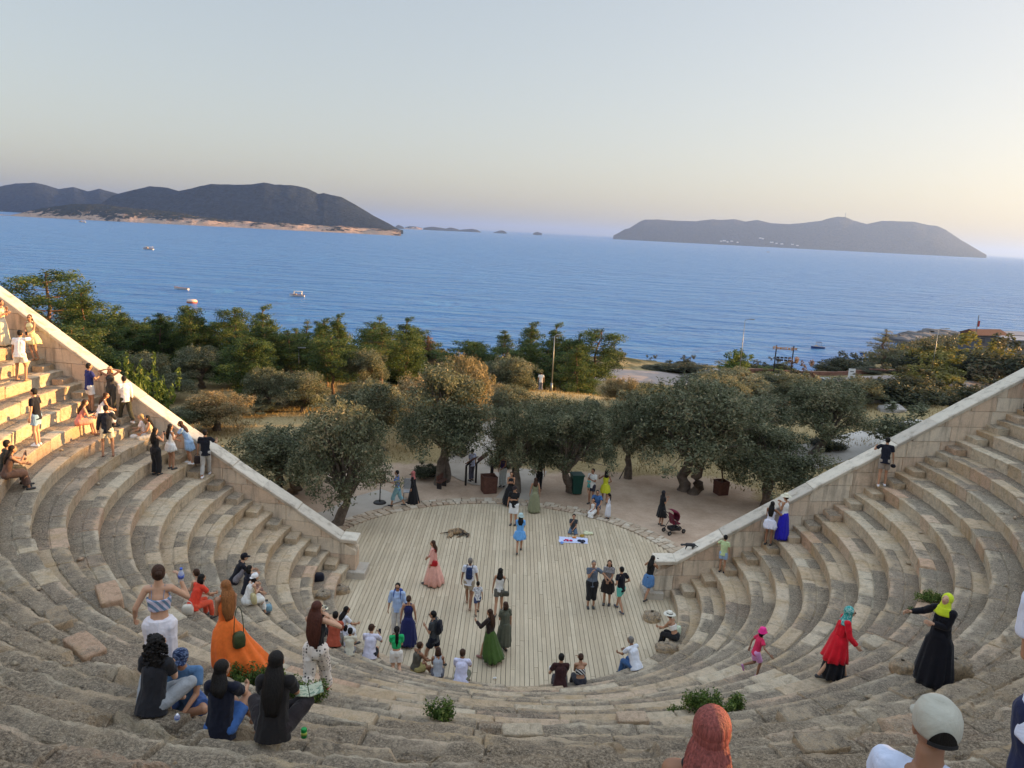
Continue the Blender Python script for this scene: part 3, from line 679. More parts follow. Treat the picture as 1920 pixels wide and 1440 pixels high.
def proto(key,fn):
    """one tree kind: shared meshes (trunk, crown) for its copies"""
    if key not in _pr:
        mb,(V,F,t)=fn(); 
        me=bpy.data.meshes.new(key+'_crown'); me.vertices.add(len(V)); me.vertices.foreach_set('co',V.astype(np.float32).ravel()); m,k=F.shape
        me.loops.add(m*k); me.loops.foreach_set('vertex_index',F.ravel().astype(np.int32)); me.polygons.add(m); me.polygons.foreach_set('loop_start',np.arange(0,m*k,k,dtype=np.int32))
        at=me.attributes.new('tint','FLOAT','POINT'); at.data.foreach_set('value',t.astype(np.float32)); me.update(calc_edges=True); me.materials.append(m_olive)
        tm=bpy.data.meshes.new(key+'_trunk'); tm.from_pydata(mb.v,[],mb.f); tm.materials.append(m_bark); tm.polygons.foreach_set('use_smooth',[True]*len(mb.f)); tm.update()
        z=V[:,2]; _pr[key]=(me,tm,np.percentile(z,99.6),np.percentile(np.abs(V[:,0]-np.median(V[:,0])),97)*2)
    return _pr[key]
def grow(name,key,fn,loc,h,w,lm,bm,label,cat,group=None,rz=None,crown='crown'):
    me,tm,H,Wd=proto(key,fn); r=empty(name,loc,random.uniform(0,6.28) if rz is None else rz); s=w/Wd; sz_=h/H
    r.scale=(s,s,sz_); tag(r,label,cat,group)
    for nm,d,mm in ((crown,me,lm),('trunk',tm,bm)):
        o=link(bpy.data.objects.new(nm,d),r)
        if d.materials[0]!=mm: o.material_slots[0].link='OBJECT'; o.material_slots[0].material=mm
    return r
OL=[lambda k=k:olive_proto(200+k,lean=[0,.5,-.3,.8,0,-.6][k],trunks=[1,1,2,1,2,1][k]) for k in range(6)]
PI=[lambda:pine_proto(301),lambda:pine_proto(302),lambda:pine_proto(303,'flat'),lambda:pine_proto(304,'thin',7000),lambda:pine_proto(305),lambda:pine_proto(306,'flat')]
BU=[lambda:bush_proto(401),lambda:bush_proto(402),lambda:bush_proto(403),lambda:bush_proto(404,3600,.2,3.0,3.0,14)]
def at_depth(px,top,D):
    p=aty(px,top,D); x=p[0]-.05*(p[2]-0)*0; zb=float(T(np.array(p[0]),np.array(D))); return (p[0],D,zb),p[2]-zb
def tree_px(kind,var,px,D,top,wpx,lm,label,cat,group=None,name=None,rz=None,minh=None,sp=None):
    loc,h=at_depth(px,top,D); h=max(h,minh or .8); w=wpx/FPX*math.hypot(loc[0],D)
    # keep the top where it is seen although the camera is rolled: shift along x by height
    loc=(loc[0],loc[1],loc[2]-.05)
    key={'olive':'olive','pine':'pine','bush':'bush'}[kind]+str(var); fn={'olive':OL,'pine':PI,'bush':BU}[kind][var]
    nm=name or {'olive':'olive_tree','pine':'pine_tree','bush':'shrub'}[kind]
    return grow(nm,key,fn,loc,h*(1.0),w,lm,m_barkp if kind=='pine' else m_bark,label,cat,group,rz,'crown' if kind!='bush' else 'foliage')
gO='old olive trees beyond the stage'
for v,px,D,top,w,mt,lb in [
 (1,625,31.2,757,175,m_olive,'bushy olive tree leaning over the foot of the left wall, golden top'),
 (4,540,35.0,800,190,m_olive,'dense dark olive tree half hidden behind the leaning tree by the left wall'),
 (2,835,37.6,690,165,m_olive,'tall twin trunked olive tree with a golden top behind the stage'),
 (4,870,42.5,668,110,m_olive_dry_lit,'golden topped olive tree rising highest above the olive grove'),
 (0,978,36.6,757,130,m_olive,'slim twisted olive tree standing just behind the stage kerb'),
 (5,1085,37.3,742,140,m_olive,'leaning olive tree shading the dark green bin'),
 (0,1190,40.0,745,120,m_olive,'dark olive tree with a short straight trunk right of the yellow dressed woman'),
 (4,1310,38.2,712,215,m_olive,'largest olive tree with a broad crown and thick furrowed trunk'),
 (3,722,43.0,716,150,m_olive,'olive tree with a thin trunk bent to the left'),
 (1,1030,43.5,742,120,m_olive,'olive tree with a dark forked trunk behind the twisted one'),
 (2,1455,36.6,800,165,m_olive,'silvery low olive tree touching the outer side of the right wall'),
 (1,1540,46.5,712,150,m_olive,'olive tree with drooping skirts beside the pale gravel path'),
 (5,1420,47.0,728,150,m_olive,'grey green olive tree between the broad olive and the path'),
 (0,405,45.0,735,115,m_olive_dry_lit,'small dry golden olive tree behind the upper left wall'),
 (5,1240,47,720,120,m_olive,'shaded olive tree behind the broad crowned one'),
 (3,940,52,718,75,m_olive_dry_lit,'small golden olive tree beside the parked dark car'),
 (0,1170,56,708,85,m_olive_dry_lit,'sunlit straw coloured olive tree below the shore pines'),
 (1,780,47,705,110,m_olive_dry_lit,'pale olive tree with a sunlit crown left of the tallest olive'),
 (2,575,52,735,80,m_olive,'small grey olive tree at the foot of the slim lamp post'),
 (4,480,50,762,95,m_olive,'low grey olive tree in front of the dark pine belt'),
 (3,690,55,715,85,m_olive_dry_lit,'ash coloured olive tree under the pointed pine'),
 (5,1375,60,690,130,m_olive,'low olive tree just below the row of parked cars'),
 (0,1480,62,700,120,m_olive,'low olive tree below the russet bush'),
 (1,1600,60,708,95,m_olive,'dark olive tree at the right end of the grove'),
 (2,345,44,760,100,m_olive,'dull green olive tree pressed against the left wall'),
 (4,300,52,700,110,m_olive,'olive tree with bare upper twigs behind the left wall'),
 (3,1120,46,750,90,m_olive,'shaded olive tree filling the gap left of the straight trunked one')]:
    tree_px('olive',v,px,D,top,w*.95,mt,lb,'olive tree',gO,rz=[0,1.1,2.3,4.1][px%4] if v not in (1,3) else (0 if v==1 else 3.3))
gP='pines between the theatre and the sea'
for v,px,D,top,w,mt,lb in [
 (2,88,62,508,135,m_pine,'tallest broad pine at the far left above the wall'),
 (0,163,60,540,70,m_pine,'narrow pine with a bare trunk right of the tallest broad pine'),
 (1,222,66,575,80,m_pine,'dark pine standing against the blue sea left of the wood'),
 (4,30,56,585,110,m_pine,'pine rising behind the man in the red cap'),
 (0,120,50,610,120,m_pine,'low pine crowding the outside of the upper left wall'),
 (5,325,78,622,120,m_pine,'round headed pine at the left end of the wood'),
 (1,385,74,640,95,m_pine,'pine second from the left end of the wood'),
 (0,452,80,617,80,m_pine,'pine with a pale spiky tip in the left half of the wood'),
 (2,505,76,648,90,m_pine,'wide low pine left of the pair of yellow pines'),
 (4,535,84,626,60,m_pine,'yellow green pine with a rounded head left of the tall thin pine'),
 (3,572,90,602,58,m_pine,'tall thin pine standing out over the lamp post'),
 (1,620,80,637,75,m_pine,'pine right of the tall thin pine'),
 (0,697,78,606,100,m_pine,'pointed full pine, the biggest in the wood'),
 (4,655,84,650,70,m_pine,'pine tucked against the left of the pointed full pine'),
 (5,752,80,662,90,m_pine,'low rounded pine at the right end of the wood'),
 (3,806,86,632,48,m_pined,'rust brown dying pine with level branches'),
 (5,872,82,640,80,m_pine,'dark pine with a flat head right of the dying pine'),
 (2,938,84,650,85,m_pine,'dark pine second in the clump of shore pines'),
 (4,995,82,634,78,m_pine,'bushy yellow green pine in the clump of shore pines'),
 (1,1047,86,607,62,m_pine,'narrow pine touching the right side of the middle lamp post'),
 (2,1112,84,616,98,m_pine,'wide spreading pine at the right end of the shore pines'),
 (5,1070,80,662,75,m_pine,'low pine between the narrow and the wide spreading pine'),
 (0,425,68,672,90,m_pine,'shaded lower pine above the golden olive'),
 (5,580,70,680,100,m_pine,'dark low pine behind the slim lamp post'),
 (4,270,64,640,100,m_pine,'low pine filling the corner above the left wall'),
 (1,480,72,700,90,m_pine,'small pine in the deep shade of the wood'),
 (2,640,70,700,100,m_pine,'shaded pine below the pointed full pine'),
 (0,355,62,690,100,m_pine,'leafy low pine above the wall beside the blonde woman'),
 (5,915,76,690,80,m_pine,'small shaded pine under the clump of shore pines'),
 (4,210,56,650,90,m_pine,'low pine seen over the wall by the man in the navy shirt')]:
    tree_px('pine',v,px,D,top,w*1.2,mt,lb,'pine tree',gP)
for v,px,D,top,w,mt,lb,nm in [
 (3,1383,104,656,64,m_green,'bright green upright shrub at the foot of the tall street lamp','shrub'),
 (0,1290,106,677,95,m_maq,'dark domed shrub left of the bright green one','shrub'),
 (1,1235,106,688,75,m_maq,'greyish low shrub above the bend of the road','shrub'),
 (2,1350,98,692,90,m_maq,'dark shrub hiding the middle of the parked cars','shrub'),
 (3,1447,110,690,60,m_green,'flowering low shrub under the letter sign','shrub'),
 (1,1508,100,672,75,m_red,'russet shrub right of the letter sign','shrub'),
 (0,1480,97,694,80,m_maq,'dark shrub left of the russet one','shrub'),
 (2,1588,118,660,62,m_maq,'dark round shrub standing above the parked cars','shrub'),
 (0,1553,116,678,42,m_maq,'small dark shrub beside the dark round one','shrub'),
 (1,1640,112,685,70,m_maq,'loose dark shrub by the small white notice','shrub'),
 (2,1755,122,640,100,m_maq,'mixed shrub behind the right street lamp','shrub'),
 (3,1715,124,650,50,m_yel,'small pointed shrub near the shore rocks','shrub'),
 (0,1815,118,628,110,m_yel,'big yellow green shrub below the red roofed building','shrub'),
 (1,1760,104,665,120,m_yel,'yellow green shrub in front of the big one','shrub'),
 (3,1865,120,642,80,m_yel,'thin yellow green shrub at the right of the big one','shrub'),
 (2,1905,110,630,110,m_maq,'dark shrub cut by the right edge of the view','shrub'),
 (0,800,38.5,868,62,m_maq,'dark low shrub on the dry grass left of the twin trunked olive','shrub'),
 (1,1560,48.0,812,70,m_maq,'low dark shrub under the drooping olive by the gravel path','shrub'),
 (2,1660,70,728,95,m_maq,'dark shrub left of the pale boulder','shrub'),
 (0,1725,47,758,120,m_olive,'silvery shrub against the outside of the right wall','shrub'),
 (3,255,36,668,70,m_green,'leafy sapling sticking up behind the left wall','shrub'),
 (3,300,38,700,80,m_green,'tangled leafy shrub behind the photographing blonde woman','shrub'),
 (1,935,41,868,50,m_maq,'low green shrub left of the path','shrub'),
 (0,1035,42.5,880,45,m_green,'small green shrub beside the forked olive trunk','shrub')]:
    tree_px('bush',v,px,D,top,w,mt,lb,'shrub',None,name=nm)
tree_px('pine',3,1667,122,620,70,m_olive,'slender tree with an airy crown above the parking area','tree','',name='poplar_tree')
rs=random.Random(57)
for _ in range(26):
    x=rs.uniform(-36,-11); y=rs.uniform(53,67)
    if x<-.60*y: continue
    z=float(T(np.array(x),np.array(y))); h=rs.uniform(3.4,5.2); v=rs.choice((0,1,4,2,5))
    grow('pine_tree','pine%d'%v,PI[v],(x,y,z-.1),h,h*rs.uniform(.7,.95),m_pine,m_barkp,'one of the small pines at the near edge of the wood','pine tree','small pines at the near edge of the wood')
rs=random.Random(56)
for _ in range(34):
    x=rs.uniform(-30,34); y=rs.uniform(49,66)
    if abs(x)>.62*y or (-6<x<-1 and y<60) or x<-26 or y>58 or (x>6 and y>54): continue
    z=float(T(np.array(x),np.array(y))); h=rs.uniform(2.6,3.7); v=rs.randrange(6)
    grow('olive_tree','olive%d'%v,OL[v],(x,y,z-.1),h,h*rs.uniform(.95,1.25),m_olive if rs.random()<.9 else m_olive_dry_lit,m_bark,'one of the low olive trees crowded behind the front olives','olive tree','low olive trees behind the front ones')
rs=random.Random(55)
for _ in range(70):
    x=rs.uniform(-58,8); y=rs.uniform(60,92)
    if x<-.68*y or (x>-4 and y<74) or (y<66 and x>-14): continue
    z=float(T(np.array(x),np.array(y))); h=rs.uniform(4.6,8.0) if y>72 else rs.uniform(4.2,6.4); v=rs.choice((0,1,4,0,1,5))
    grow('pine_tree','pine%d'%v,PI[v],(x,y,z-.1),h,h*rs.uniform(.48,.7),m_pine,m_barkp,'one of the lower pines packed together inside the wood','pine tree','lower pines inside the wood')
# scattered maquis, too alike to tell apart
rs=random.Random(77); cnt=0
for _ in range(2600):
    if cnt>=150: break
    x=rs.uniform(-70,150); y=rs.uniform(58,175)
    inright=x>28 and x<.72*y+8 and y<150; edge=108<y<124 and abs(x)<.75*y; left=x<-18 and 58<y<100 and x>-.75*y; floor_=-55<x<10 and 66<y<95
    if not (inright or edge or left or floor_): continue
    if 92<y-max(0,x-20)*.15<104 and x>-62: continue
    if floor_ and rs.random()<.6: continue
    z=float(T(np.array(x),np.array(y))); s=rs.uniform(.8,1.5)*(.8 if edge else 1.15)
    if inright: lb,g='dark rounded scrub bush on the slope beyond the right wall','maquis on the right slope'
    elif edge: lb,g='low scrub bush along the top of the sea bank','scrub along the sea bank'
    else: lb,g='low undergrowth bush among the pine trunks','undergrowth below the pines'
    v=rs.randrange(3); cap=(4.2 if y<80 else 3.2)
    grow('shrub','bush%d'%v,BU[v],(x,y,z-.15),min(cap,2.0*s),3.4*s,rs.choice((m_maq,m_maq,m_maq,m_olive,m_yel if rs.random()<.2 else m_maq)),m_bark,lb,'shrub',g,crown='foliage'); cnt+=1
# dry grass tufts, uncountable
def tufts(name,n_,region,h,mat,seed):
    r=np.random.default_rng(seed); P=[]
    while len(P)<n_:
        x,y=region(r); 
        if x is not None: P.append((x,y))
    P=np.array(P); z=T(P[:,0],P[:,1]); k=n_
    a=r.uniform(0,6.28,k); hh=h*r.uniform(.5,1.5,k); w=hh*.16; dx,dy=np.cos(a)*w,np.sin(a)*w; lx,ly=r.normal(0,.3,k)*hh,r.normal(0,.3,k)*hh
    V=np.stack([np.stack([P[:,0]-dx,P[:,1]-dy,z-.02],-1),np.stack([P[:,0]+dx,P[:,1]+dy,z-.02],-1),np.stack([P[:,0]+lx,P[:,1]+ly,z+hh],-1)],1).reshape(-1,3)
    o=mesh(name,V,np.arange(k*3).reshape(-1,3),mat,attrs={'tint':np.repeat(r.random(k),3)}); tag(o,'short dry yellow grass on the ground under and beyond the olive trees','grass',kind='stuff')
m_straw=leafmat('straw',(.22,.17,.08),(.42,.33,.16),(.5,.42,.24))
def reg(r):
    x=r.uniform(-22,45); y=r.uniform(38.5,75)
    if vn_ok(x,y,r): return x,y
    return None,None
def vn_ok(x,y,r):
    f=math.sin(x*.7+1.3*math.sin(y*.5))*math.cos(y*.6+math.sin(x*.4))
    return (y>41 or x>11 or x<-9) and f>-.3 and r.random()<.9
tufts('dry_grass',42000,reg,.16,m_straw,8)
def weeds(name,cpx,rx,ry,nl,label,h=.22,seed=1,mt=None,row=None):
    """leafy weeds rooted in the joints of the seats"""
    c=surf(*cpx); r=np.random.default_rng(seed); cl=[]
    for k in range(max(6,int(rx*60))):
        x=c[0]+r.uniform(-rx,rx); y=c[1]+r.uniform(-ry,ry)*(1-abs((x-c[0])/rx)*.4); z=surfz(x,y)
        hh=h*r.uniform(.5,1.3); cl.append((x-c[0],y-c[1],z-c[2]+hh*.5,.13,.13,hh*.6))
    V,F,t=leaves(cl,nl*3,.05,.5,seed,outer=.6)
    e=empty(name,tuple(c)); tag(e,label,'weeds'); mesh('leaves',V,F,mt or m_green,e,attrs={'tint':t})
    mb=MB(); rs_=random.Random(seed)
    for q in cl: limb(mb,(q[0]*.9,q[1]*.9,q[2]-.2),(q[0],q[1],q[2]+.05),.006,.003,rs_,2,seg=4)
    mb.build('stems',mt or m_green,e)
def surfz(x,y):
    r=math.hypot(x-CX,y-CY)
    if y<ywall(x,1 if x>0 else -1) and r>R0:
        i=min(NR-1,math.floor((r-R0)/TR)); return RI*(i+1)+TILT*x
    if r<R0+.1 or (math.hypot(x+.1,y-27.3)<7.5): return 0.0
    return float(T(np.array(x),np.array(y)))
def surf(px,py):
    d=ray(px,py); t=1.5
    while t<300:
        p=CAM+d*t
        if p[2]<=surfz(p[0],p[1]): return np.array([p[0],p[1],surfz(p[0],p[1])])
        t+=.015 if t<60 else .1
    return p
weeds('weed_patch',(480,1278),.55,.28,2600,'spreading green weeds between the orange dress and the seated friends',.30,5)
weeds('weed_patch',(560,1303),.40,.22,1500,'green weeds at the feet of the woman in the spotted skirt',.26,6)
weeds('weed_patch',(1330,1328),.62,.30,3000,'leafy green weeds behind the woman with pink hair',.30,7)
weeds('weed_patch',(825,1348),.14,.12,420,'small tuft of green weeds in a joint of the lower middle rows',.22,9)
weeds('weed_patch',(1735,1125),.35,.2,700,'dark green weeds in the seat joint above the woman in the black robe',.2,10)
# ------------------------------------------------------------------ people: figure builder
def skinmat(name,c):
    m,n,b=newmat(name); co=coord(n); r=ramp(n,noise(n,14,3,.6,co),[(.3,tuple(x*.9 for x in c)),(.7,c)]); n.links.new(r.outputs[0],b.inputs['Base Color'])
    b.inputs['Roughness'].default_value=.55; b.inputs['Specular IOR Level'].default_value=.35; b.inputs['Subsurface Weight'].default_value=.06; b.inputs['Subsurface Radius'].default_value=(.02,.008,.004); return m
SK={'l':skinmat('skin_light',(.58,.34,.22)),'m':skinmat('skin_tan',(.44,.235,.14)),'d':skinmat('skin_dark_tan',(.30,.15,.085))}
def hairmat(name,c):
    m,n,b=newmat(name); co=coord(n); mp=N(n,'ShaderNodeMapping'); mp.inputs['Scale'].default_value=(60,60,5); n.links.new(co,mp.inputs[0])
    f=noise(n,1.6,4,.6,mp.outputs[0]); r=ramp(n,f,[(.3,tuple(x*.45 for x in c)),(.7,tuple(min(1,x*1.35) for x in c))]); n.links.new(r.outputs[0],b.inputs['Base Color'])
    b.inputs['Roughness'].default_value=.62; b.inputs['Specular IOR Level'].default_value=.22; bump(n,b,f,1.0,.012); return m
HM={'k':hairmat('hair_black',(.012,.010,.009)),'b':hairmat('hair_brown',(.055,.026,.015)),'r':hairmat('hair_auburn',(.30,.12,.04)),'y':hairmat('hair_blonde',(.46,.31,.15)),'g':hairmat('hair_grey',(.20,.18,.16)),'p':hairmat('hair_pink_red',(.27,.075,.062)),'w':hairmat('hair_dark_auburn',(.085,.028,.018))}
def cloth(c,kind='',c2=(.03,.03,.03)):
    key='cloth'+str(c)+kind+str(c2)
    if key in _mats: return _mats[key]
    m,n,b=newmat('cloth_'+(kind or 'plain')); co=coord(n); f=noise(n,9,4,.6,co)
    a=tuple(min(1,x*1.08) for x in c); d=tuple(x*.86 for x in c); col=ramp(n,f,[(.3,d),(.7,a)]).outputs[0]
    if kind=='stripe' or kind=='vstripe' or kind=='dstripe':
        w=N(n,'ShaderNodeTexWave',i_Scale={'stripe':14,'vstripe':16,'dstripe':6}[kind],i_Distortion=.6,bands_direction={'stripe':'Z','vstripe':'X','dstripe':'DIAGONAL'}[kind]); n.links.new(co,w.inputs[0]); col=mixc(n,ramp(n,w.outputs[1],[(.45,(0,0,0)),(.55,(1,1,1))]).outputs[0],col,c2)
    if kind=='dots':
        v=N(n,'ShaderNodeTexVoronoi',i_Scale=17,i_Randomness=.25); n.links.new(co,v.inputs[0]); col=mixc(n,ramp(n,v.outputs[0],[(.24,(1,1,1)),(.32,(0,0,0))]).outputs[0],col,c2)
    if kind=='print':
        v=noise(n,16,2,.6,co,1.5); col=mixc(n,ramp(n,v,[(.50,(0,0,0)),(.56,(1,1,1))]).outputs[0],col,c2)
    n.links.new(col,b.inputs['Base Color']); b.inputs['Roughness'].default_value=.88; b.inputs['Specular IOR Level'].default_value=.15; b.inputs['Sheen Weight'].default_value=.1
    wr=noise(n,7,3,.55,co,1.2); bump(n,b,math_(n,'ADD',wr,math_(n,'MULTIPLY',noise(n,160,2,.6,co),.08)),.7,.02)
    _mats[key]=m; return m
def cap_el(mb,p0,p1,a0,a1,side,n=12,flat0=False,flat1=False):
    """tapered elliptical limb between joints, a=(rx,ry) with rx along side"""
    p0=Vector(p0);p1=Vector(p1); ax=(p1-p0); L=ax.length; ax=ax.normalized() if L>1e-6 else Vector((0,0,1))
    s=Vector(side); s=(s-ax*s.dot(ax)); s=s.normalized() if s.length>1e-4 else ax.orthogonal().normalized(); t=ax.cross(s)
    R=[]
    def ring(c,rx,ry): return [c+s*(rx*math.cos(2*math.pi*j/n))+t*(ry*math.sin(2*math.pi*j/n)) for j in range(n)]
    e0=min(a0); e1=min(a1)
    if not flat0:
        for q in (.1,.45,.8): k=math.sqrt(1-(1-q)**2); R.append(ring(p0-ax*e0*(1-q),a0[0]*k,a0[1]*k))
    for u in (0,.25,.5,.75,1): R.append(ring(p0+ax*L*u,a0[0]+(a1[0]-a0[0])*u,a0[1]+(a1[1]-a0[1])*u))
    if not flat1:
        for q in (.8,.45,.1): k=math.sqrt(1-(1-q)**2); R.append(ring(p1+ax*e1*(1-q),a1[0]*k,a1[1]*k))
    mb.rings(R)
def ik(a,c,l1,l2,pole):
    a=Vector(a);c=Vector(c); d=c-a; D=max(.05,min(d.length,(l1+l2)*.995)); u=d.normalized(); c=a+u*D
    x=(l1*l1-l2*l2+D*D)/(2*D); h=math.sqrt(max(0,l1*l1-x*x)); p=Vector(pole); p=p-u*p.dot(u); p=p.normalized() if p.length>1e-5 else u.orthogonal()
    return a+u*x+p*h,c
ARM={'down':(.09,.03,-.51),'hip':(.02,.06,-.36),'phone':(-.13,.32,-.02),'up':(-.02,.10,.40),'out':(.38,.12,-.30),'lap':(-.10,.30,-.36),'knee':(-.02,.38,-.30),'chin':(-.11,.19,-.03),'head':(-.03,.10,.22),'back':(-.12,-.14,-.42),'prop':(.14,-.22,-.47),'fold':(-.20,.22,-.22),'chest':(-.13,.22,-.16),'rail':(.16,.34,-.14),'swing':(.07,.22,-.44),'swingb':(.07,-.22,-.44),'hairlift':(.06,-.05,.10),'point':(.05,.46,-.02),'side':(.30,.05,-.38)}
POSES={ # pelvis, ankles (L,R), knee poles (L,R), lean
'stand':((0,0,.91),((-.095,.0,.085),(.095,.03,.085)),((0,1,0),(0,1,0)),2),
'wide':((0,0,.89),((-.15,.02,.085),(.15,-.02,.085)),((-.2,1,0),(.2,1,0)),2),
'walk':((0,0,.89),((-.08,.27,.09),(.08,-.30,.13)),((0,1,.1),(0,1,.1)),4),
'walk2':((0,0,.89),((-.08,-.28,.13),(.08,.26,.09)),((0,1,.1),(0,1,.1)),4),
'run':((0,0,.88),((-.07,-.36,.36),(.07,.10,.085)),((0,1,0),(0,1,0)),12),
'sit':((0,0,.10),((-.12,.47,-.34),(.12,.50,-.34)),((0,.3,1),(0,.3,1)),10),
'sitlow':((0,0,.10),((-.13,.62,-.30),(.13,.58,-.30)),((-.1,.3,1),(.1,.3,1)),12),
'knees':((0,0,.10),((-.13,.42,.07),(.13,.45,.07)),((-.15,.4,1),(.15,.4,1)),16),
'cross':((0,0,.10),((.10,.30,.06),(-.10,.34,.07)),((-1,.5,.35),(1,.5,.35)),14),
'side':((0,0,.10),((.30,.30,.06),(.42,.12,.06)),((-.2,.8,.5),(.2,.8,.5)),10),
'kneel':((0,-.05,.26),((-.12,-.20,.06),(.12,-.20,.06)),((-.1,1,.1),(.1,1,.1)),8),
'kneelup':((0,0,.50),((-.09,-.40,.06),(.09,-.40,.06)),((0,1,-.4),(0,1,-.4)),2),
'lean':((0,0,.90),((-.10,-.12,.085),(.10,.06,.085)),((0,1,0),(0,1,0)),10),
'leanside':((.10,0,.89),((-.10,.03,.085),(.02,.10,.085)),((0,1,0),(0,1,0)),0)}
JOBS=[]     # remesh jobs, resolved together
class Person: pass
SUNS=M_('dark_lens',(.012,.012,.014),.15,.05,3,bmp=0); m_eye=M_('eye_dark',(.02,.015,.012),.3,.05,3,bmp=0); m_mouth=M_('lips',(.36,.12,.10),.5,.05,3,bmp=0)
def person(label,loc,rz,H=1.7,pose='stand',arms=('down','down'),top=None,bot=None,hair=('short','k'),skin='m',shoes=(.05,.05,.05),hat=None,fem=0,vox=.016,face=0,lean=None,side=0,glasses=0,turn=0,nod=0,group=None,cat='person',over=None,hid=0,fat=1.0,child=0):
    """fem 1 = narrower shoulders; turn = head turn in degrees; hat,hair,top,bot = (kind, colour...)"""
    s=H/1.72; P=Person(); root=empty('person',tuple(loc),rz); tag(root,label,cat,group); P.root=root; P.rz=rz; P.loc=Vector(loc); P.s=s; P.vox=vox
    pel,ank,pol,ln=POSES[pose]; ln=ln if lean is None else lean
    V=lambda a:Vector(a)*s
    pel=V(pel); hw=.085*s; hips=[pel+Vector((-hw,0,0)),pel+Vector((hw,0,0))]
    hk=1.12 if child else 1.0
    up=Vector((math.sin(rad(side)),math.sin(rad(ln)),math.cos(rad(ln))*math.cos(rad(side)))).normalized()
    waist=pel+up*.17*s; chest=pel+up*.38*s; sh=pel+up*.50*s; neck=pel+up*.555*s; 
    sw=(.148 if fem else .172)*s*(1.0 if not child else .92)
    hd=neck+up*.02*s+Vector((0,math.sin(rad(ln+nod)),1)).normalized()*.125*s*hk+Vector((0,.015*s,0))
    S=[sh+Vector((-sw,0,0)),sh+Vector((sw,0,0))]; K=[];A=[];E=[];Wr=[]
    for k in (0,1):
        kn,an=ik(hips[k],V(ank[k]),.425*s,.405*s,pol[k]); K.append(kn);A.append(an)
        sg=-1 if k==0 else 1; a=arms[k]; a=ARM[a] if isinstance(a,str) else a
        tgt=S[k]+Vector((sg*a[0],a[1],a[2]))*s; pole=(sg*.5,-.6,-.6) if a[2]<.05 else (sg*1,-.1,-.35)
        if len(a)>3: pole=(sg*a[3],a[4],a[5])
        el,wr=ik(S[k],tgt,.275*s,.245*s,pole); E.append(el);Wr.append(wr)
    P.pel,P.sh,P.neck,P.hd,P.S,P.K,P.A,P.E,P.Wr,P.chest,P.waist,P.up=pel,sh,neck,hd,S,K,A,E,Wr,chest,waist,up
    fx=Vector((1,0,0)); f=fat; st=(top or ('none',))[0]; hm=Matrix.Rotation(rad(turn),3,'Z')@Matrix.Rotation(-rad(nod),3,'X'); P.hm=hm
    b=MB(); r=lambda *a:tuple(x*s for x in a)
    cap_el(b,pel-up*.02*s,pel+up*.05*s,r(.145*f,.10*f),r(.135*f,.095*f),fx); cap_el(b,pel,waist,r(.13*f,.095*f),r(.105*f if fem else .118*f,.078*f),fx)
    cap_el(b,waist,chest,r(.105*f if fem else .118*f,.078*f),r(.128 if fem else .148,.098*f),fx); cap_el(b,chest,sh,r(.125 if fem else .145,.092),r(.10,.06),fx)
    if fem and not child:
        for sg in (-1,1): b.ball(chest+Vector((sg*.062*s,.075*s,-.01*s)),.052*s,8,6)
    cap_el(b,S[0]+fx*.02*s,S[1]-fx*.02*s,r(.05,.052),r(.05,.052),(0,0,1)); cap_el(b,sh,neck+up*.05*s,r(.07,.055),r(.048,.05),fx); cap_el(b,neck,hd,r(.048,.05),r(.045,.045),fx)
    for k in (0,1):
        cap_el(b,hips[k],K[k],r(.082*f,.086*f),r(.052,.054),fx); m=K[k].lerp(A[k],.32)+Vector((0,-.01*s,0)); cap_el(b,K[k],m,r(.050,.050),r(.050,.053),fx); cap_el(b,m,A[k],r(.050,.053),r(.033,.035),fx)
        d=(E[k]-S[k]).normalized(); cap_el(b,S[k],E[k],r(.045,.047),r(.036,.036),fx); cap_el(b,E[k],Wr[k],r(.037,.037),r(.024,.026),fx)
    # feet
    P.toe=[]
    for k in (0,1):
        shin=(A[k]-K[k]).normalized(); fd=Vector((0,1,0)) if pose not in('kneel','kneelup') else Vector((0,-1,-.1))
        if pose=='cross': fd=Vector((1 if k==0 else -1,.3,0)).normalized()
        if pose=='side': fd=Vector((.8,.5,0)).normalized()
        if pose in('run',) and k==0: fd=Vector((0,.3,-.95))
        a0=A[k]+Vector((0,0,-.05*s))-fd*.03*s; P.toe.append((a0,fd)); cap_el(b,a0,a0+fd*.15*s+Vector((0,0,-.008*s)),r(.033,.033),r(.040,.022),fd.cross(Vector((0,0,1))))
    # head
    def hp(x,y,z): return hd+hm@Vector((x*s*hk,y*s*hk,z*s*hk))
    P.hp=hp
    q=s*hk
    b.ball(hp(0,-.008,.02),(.074*q,.092*q,.092*q),14,10,M=hm); b.ball(hp(0,.022,-.045),(.056*q,.062*q,.062*q),12,8,M=hm); b.ball(hp(0,.045,-.078),(.030*q,.03*q,.026*q),8,6,M=hm)
    cap_el(b,hp(0,.084,.012),hp(0,.102,-.022),(.009*q,.010*q),(.014*q,.013*q),fx); b.ball(hp(0,.080,-.050),(.024*q,.014*q,.010*q),8,5,M=hm); b.ball(hp(0,.078,.028),(.052*q,.012*q,.012*q),8,5,M=hm)
    for sg in (-1,1): b.ball(hp(sg*.074,-.004,-.008),(.011*q,.022*q,.032*q),8,6,M=hm); b.ball(hp(sg*.035,.058,-.025),(.024*q,.025*q,.024*q),8,5,M=hm)
    hnd=MB()
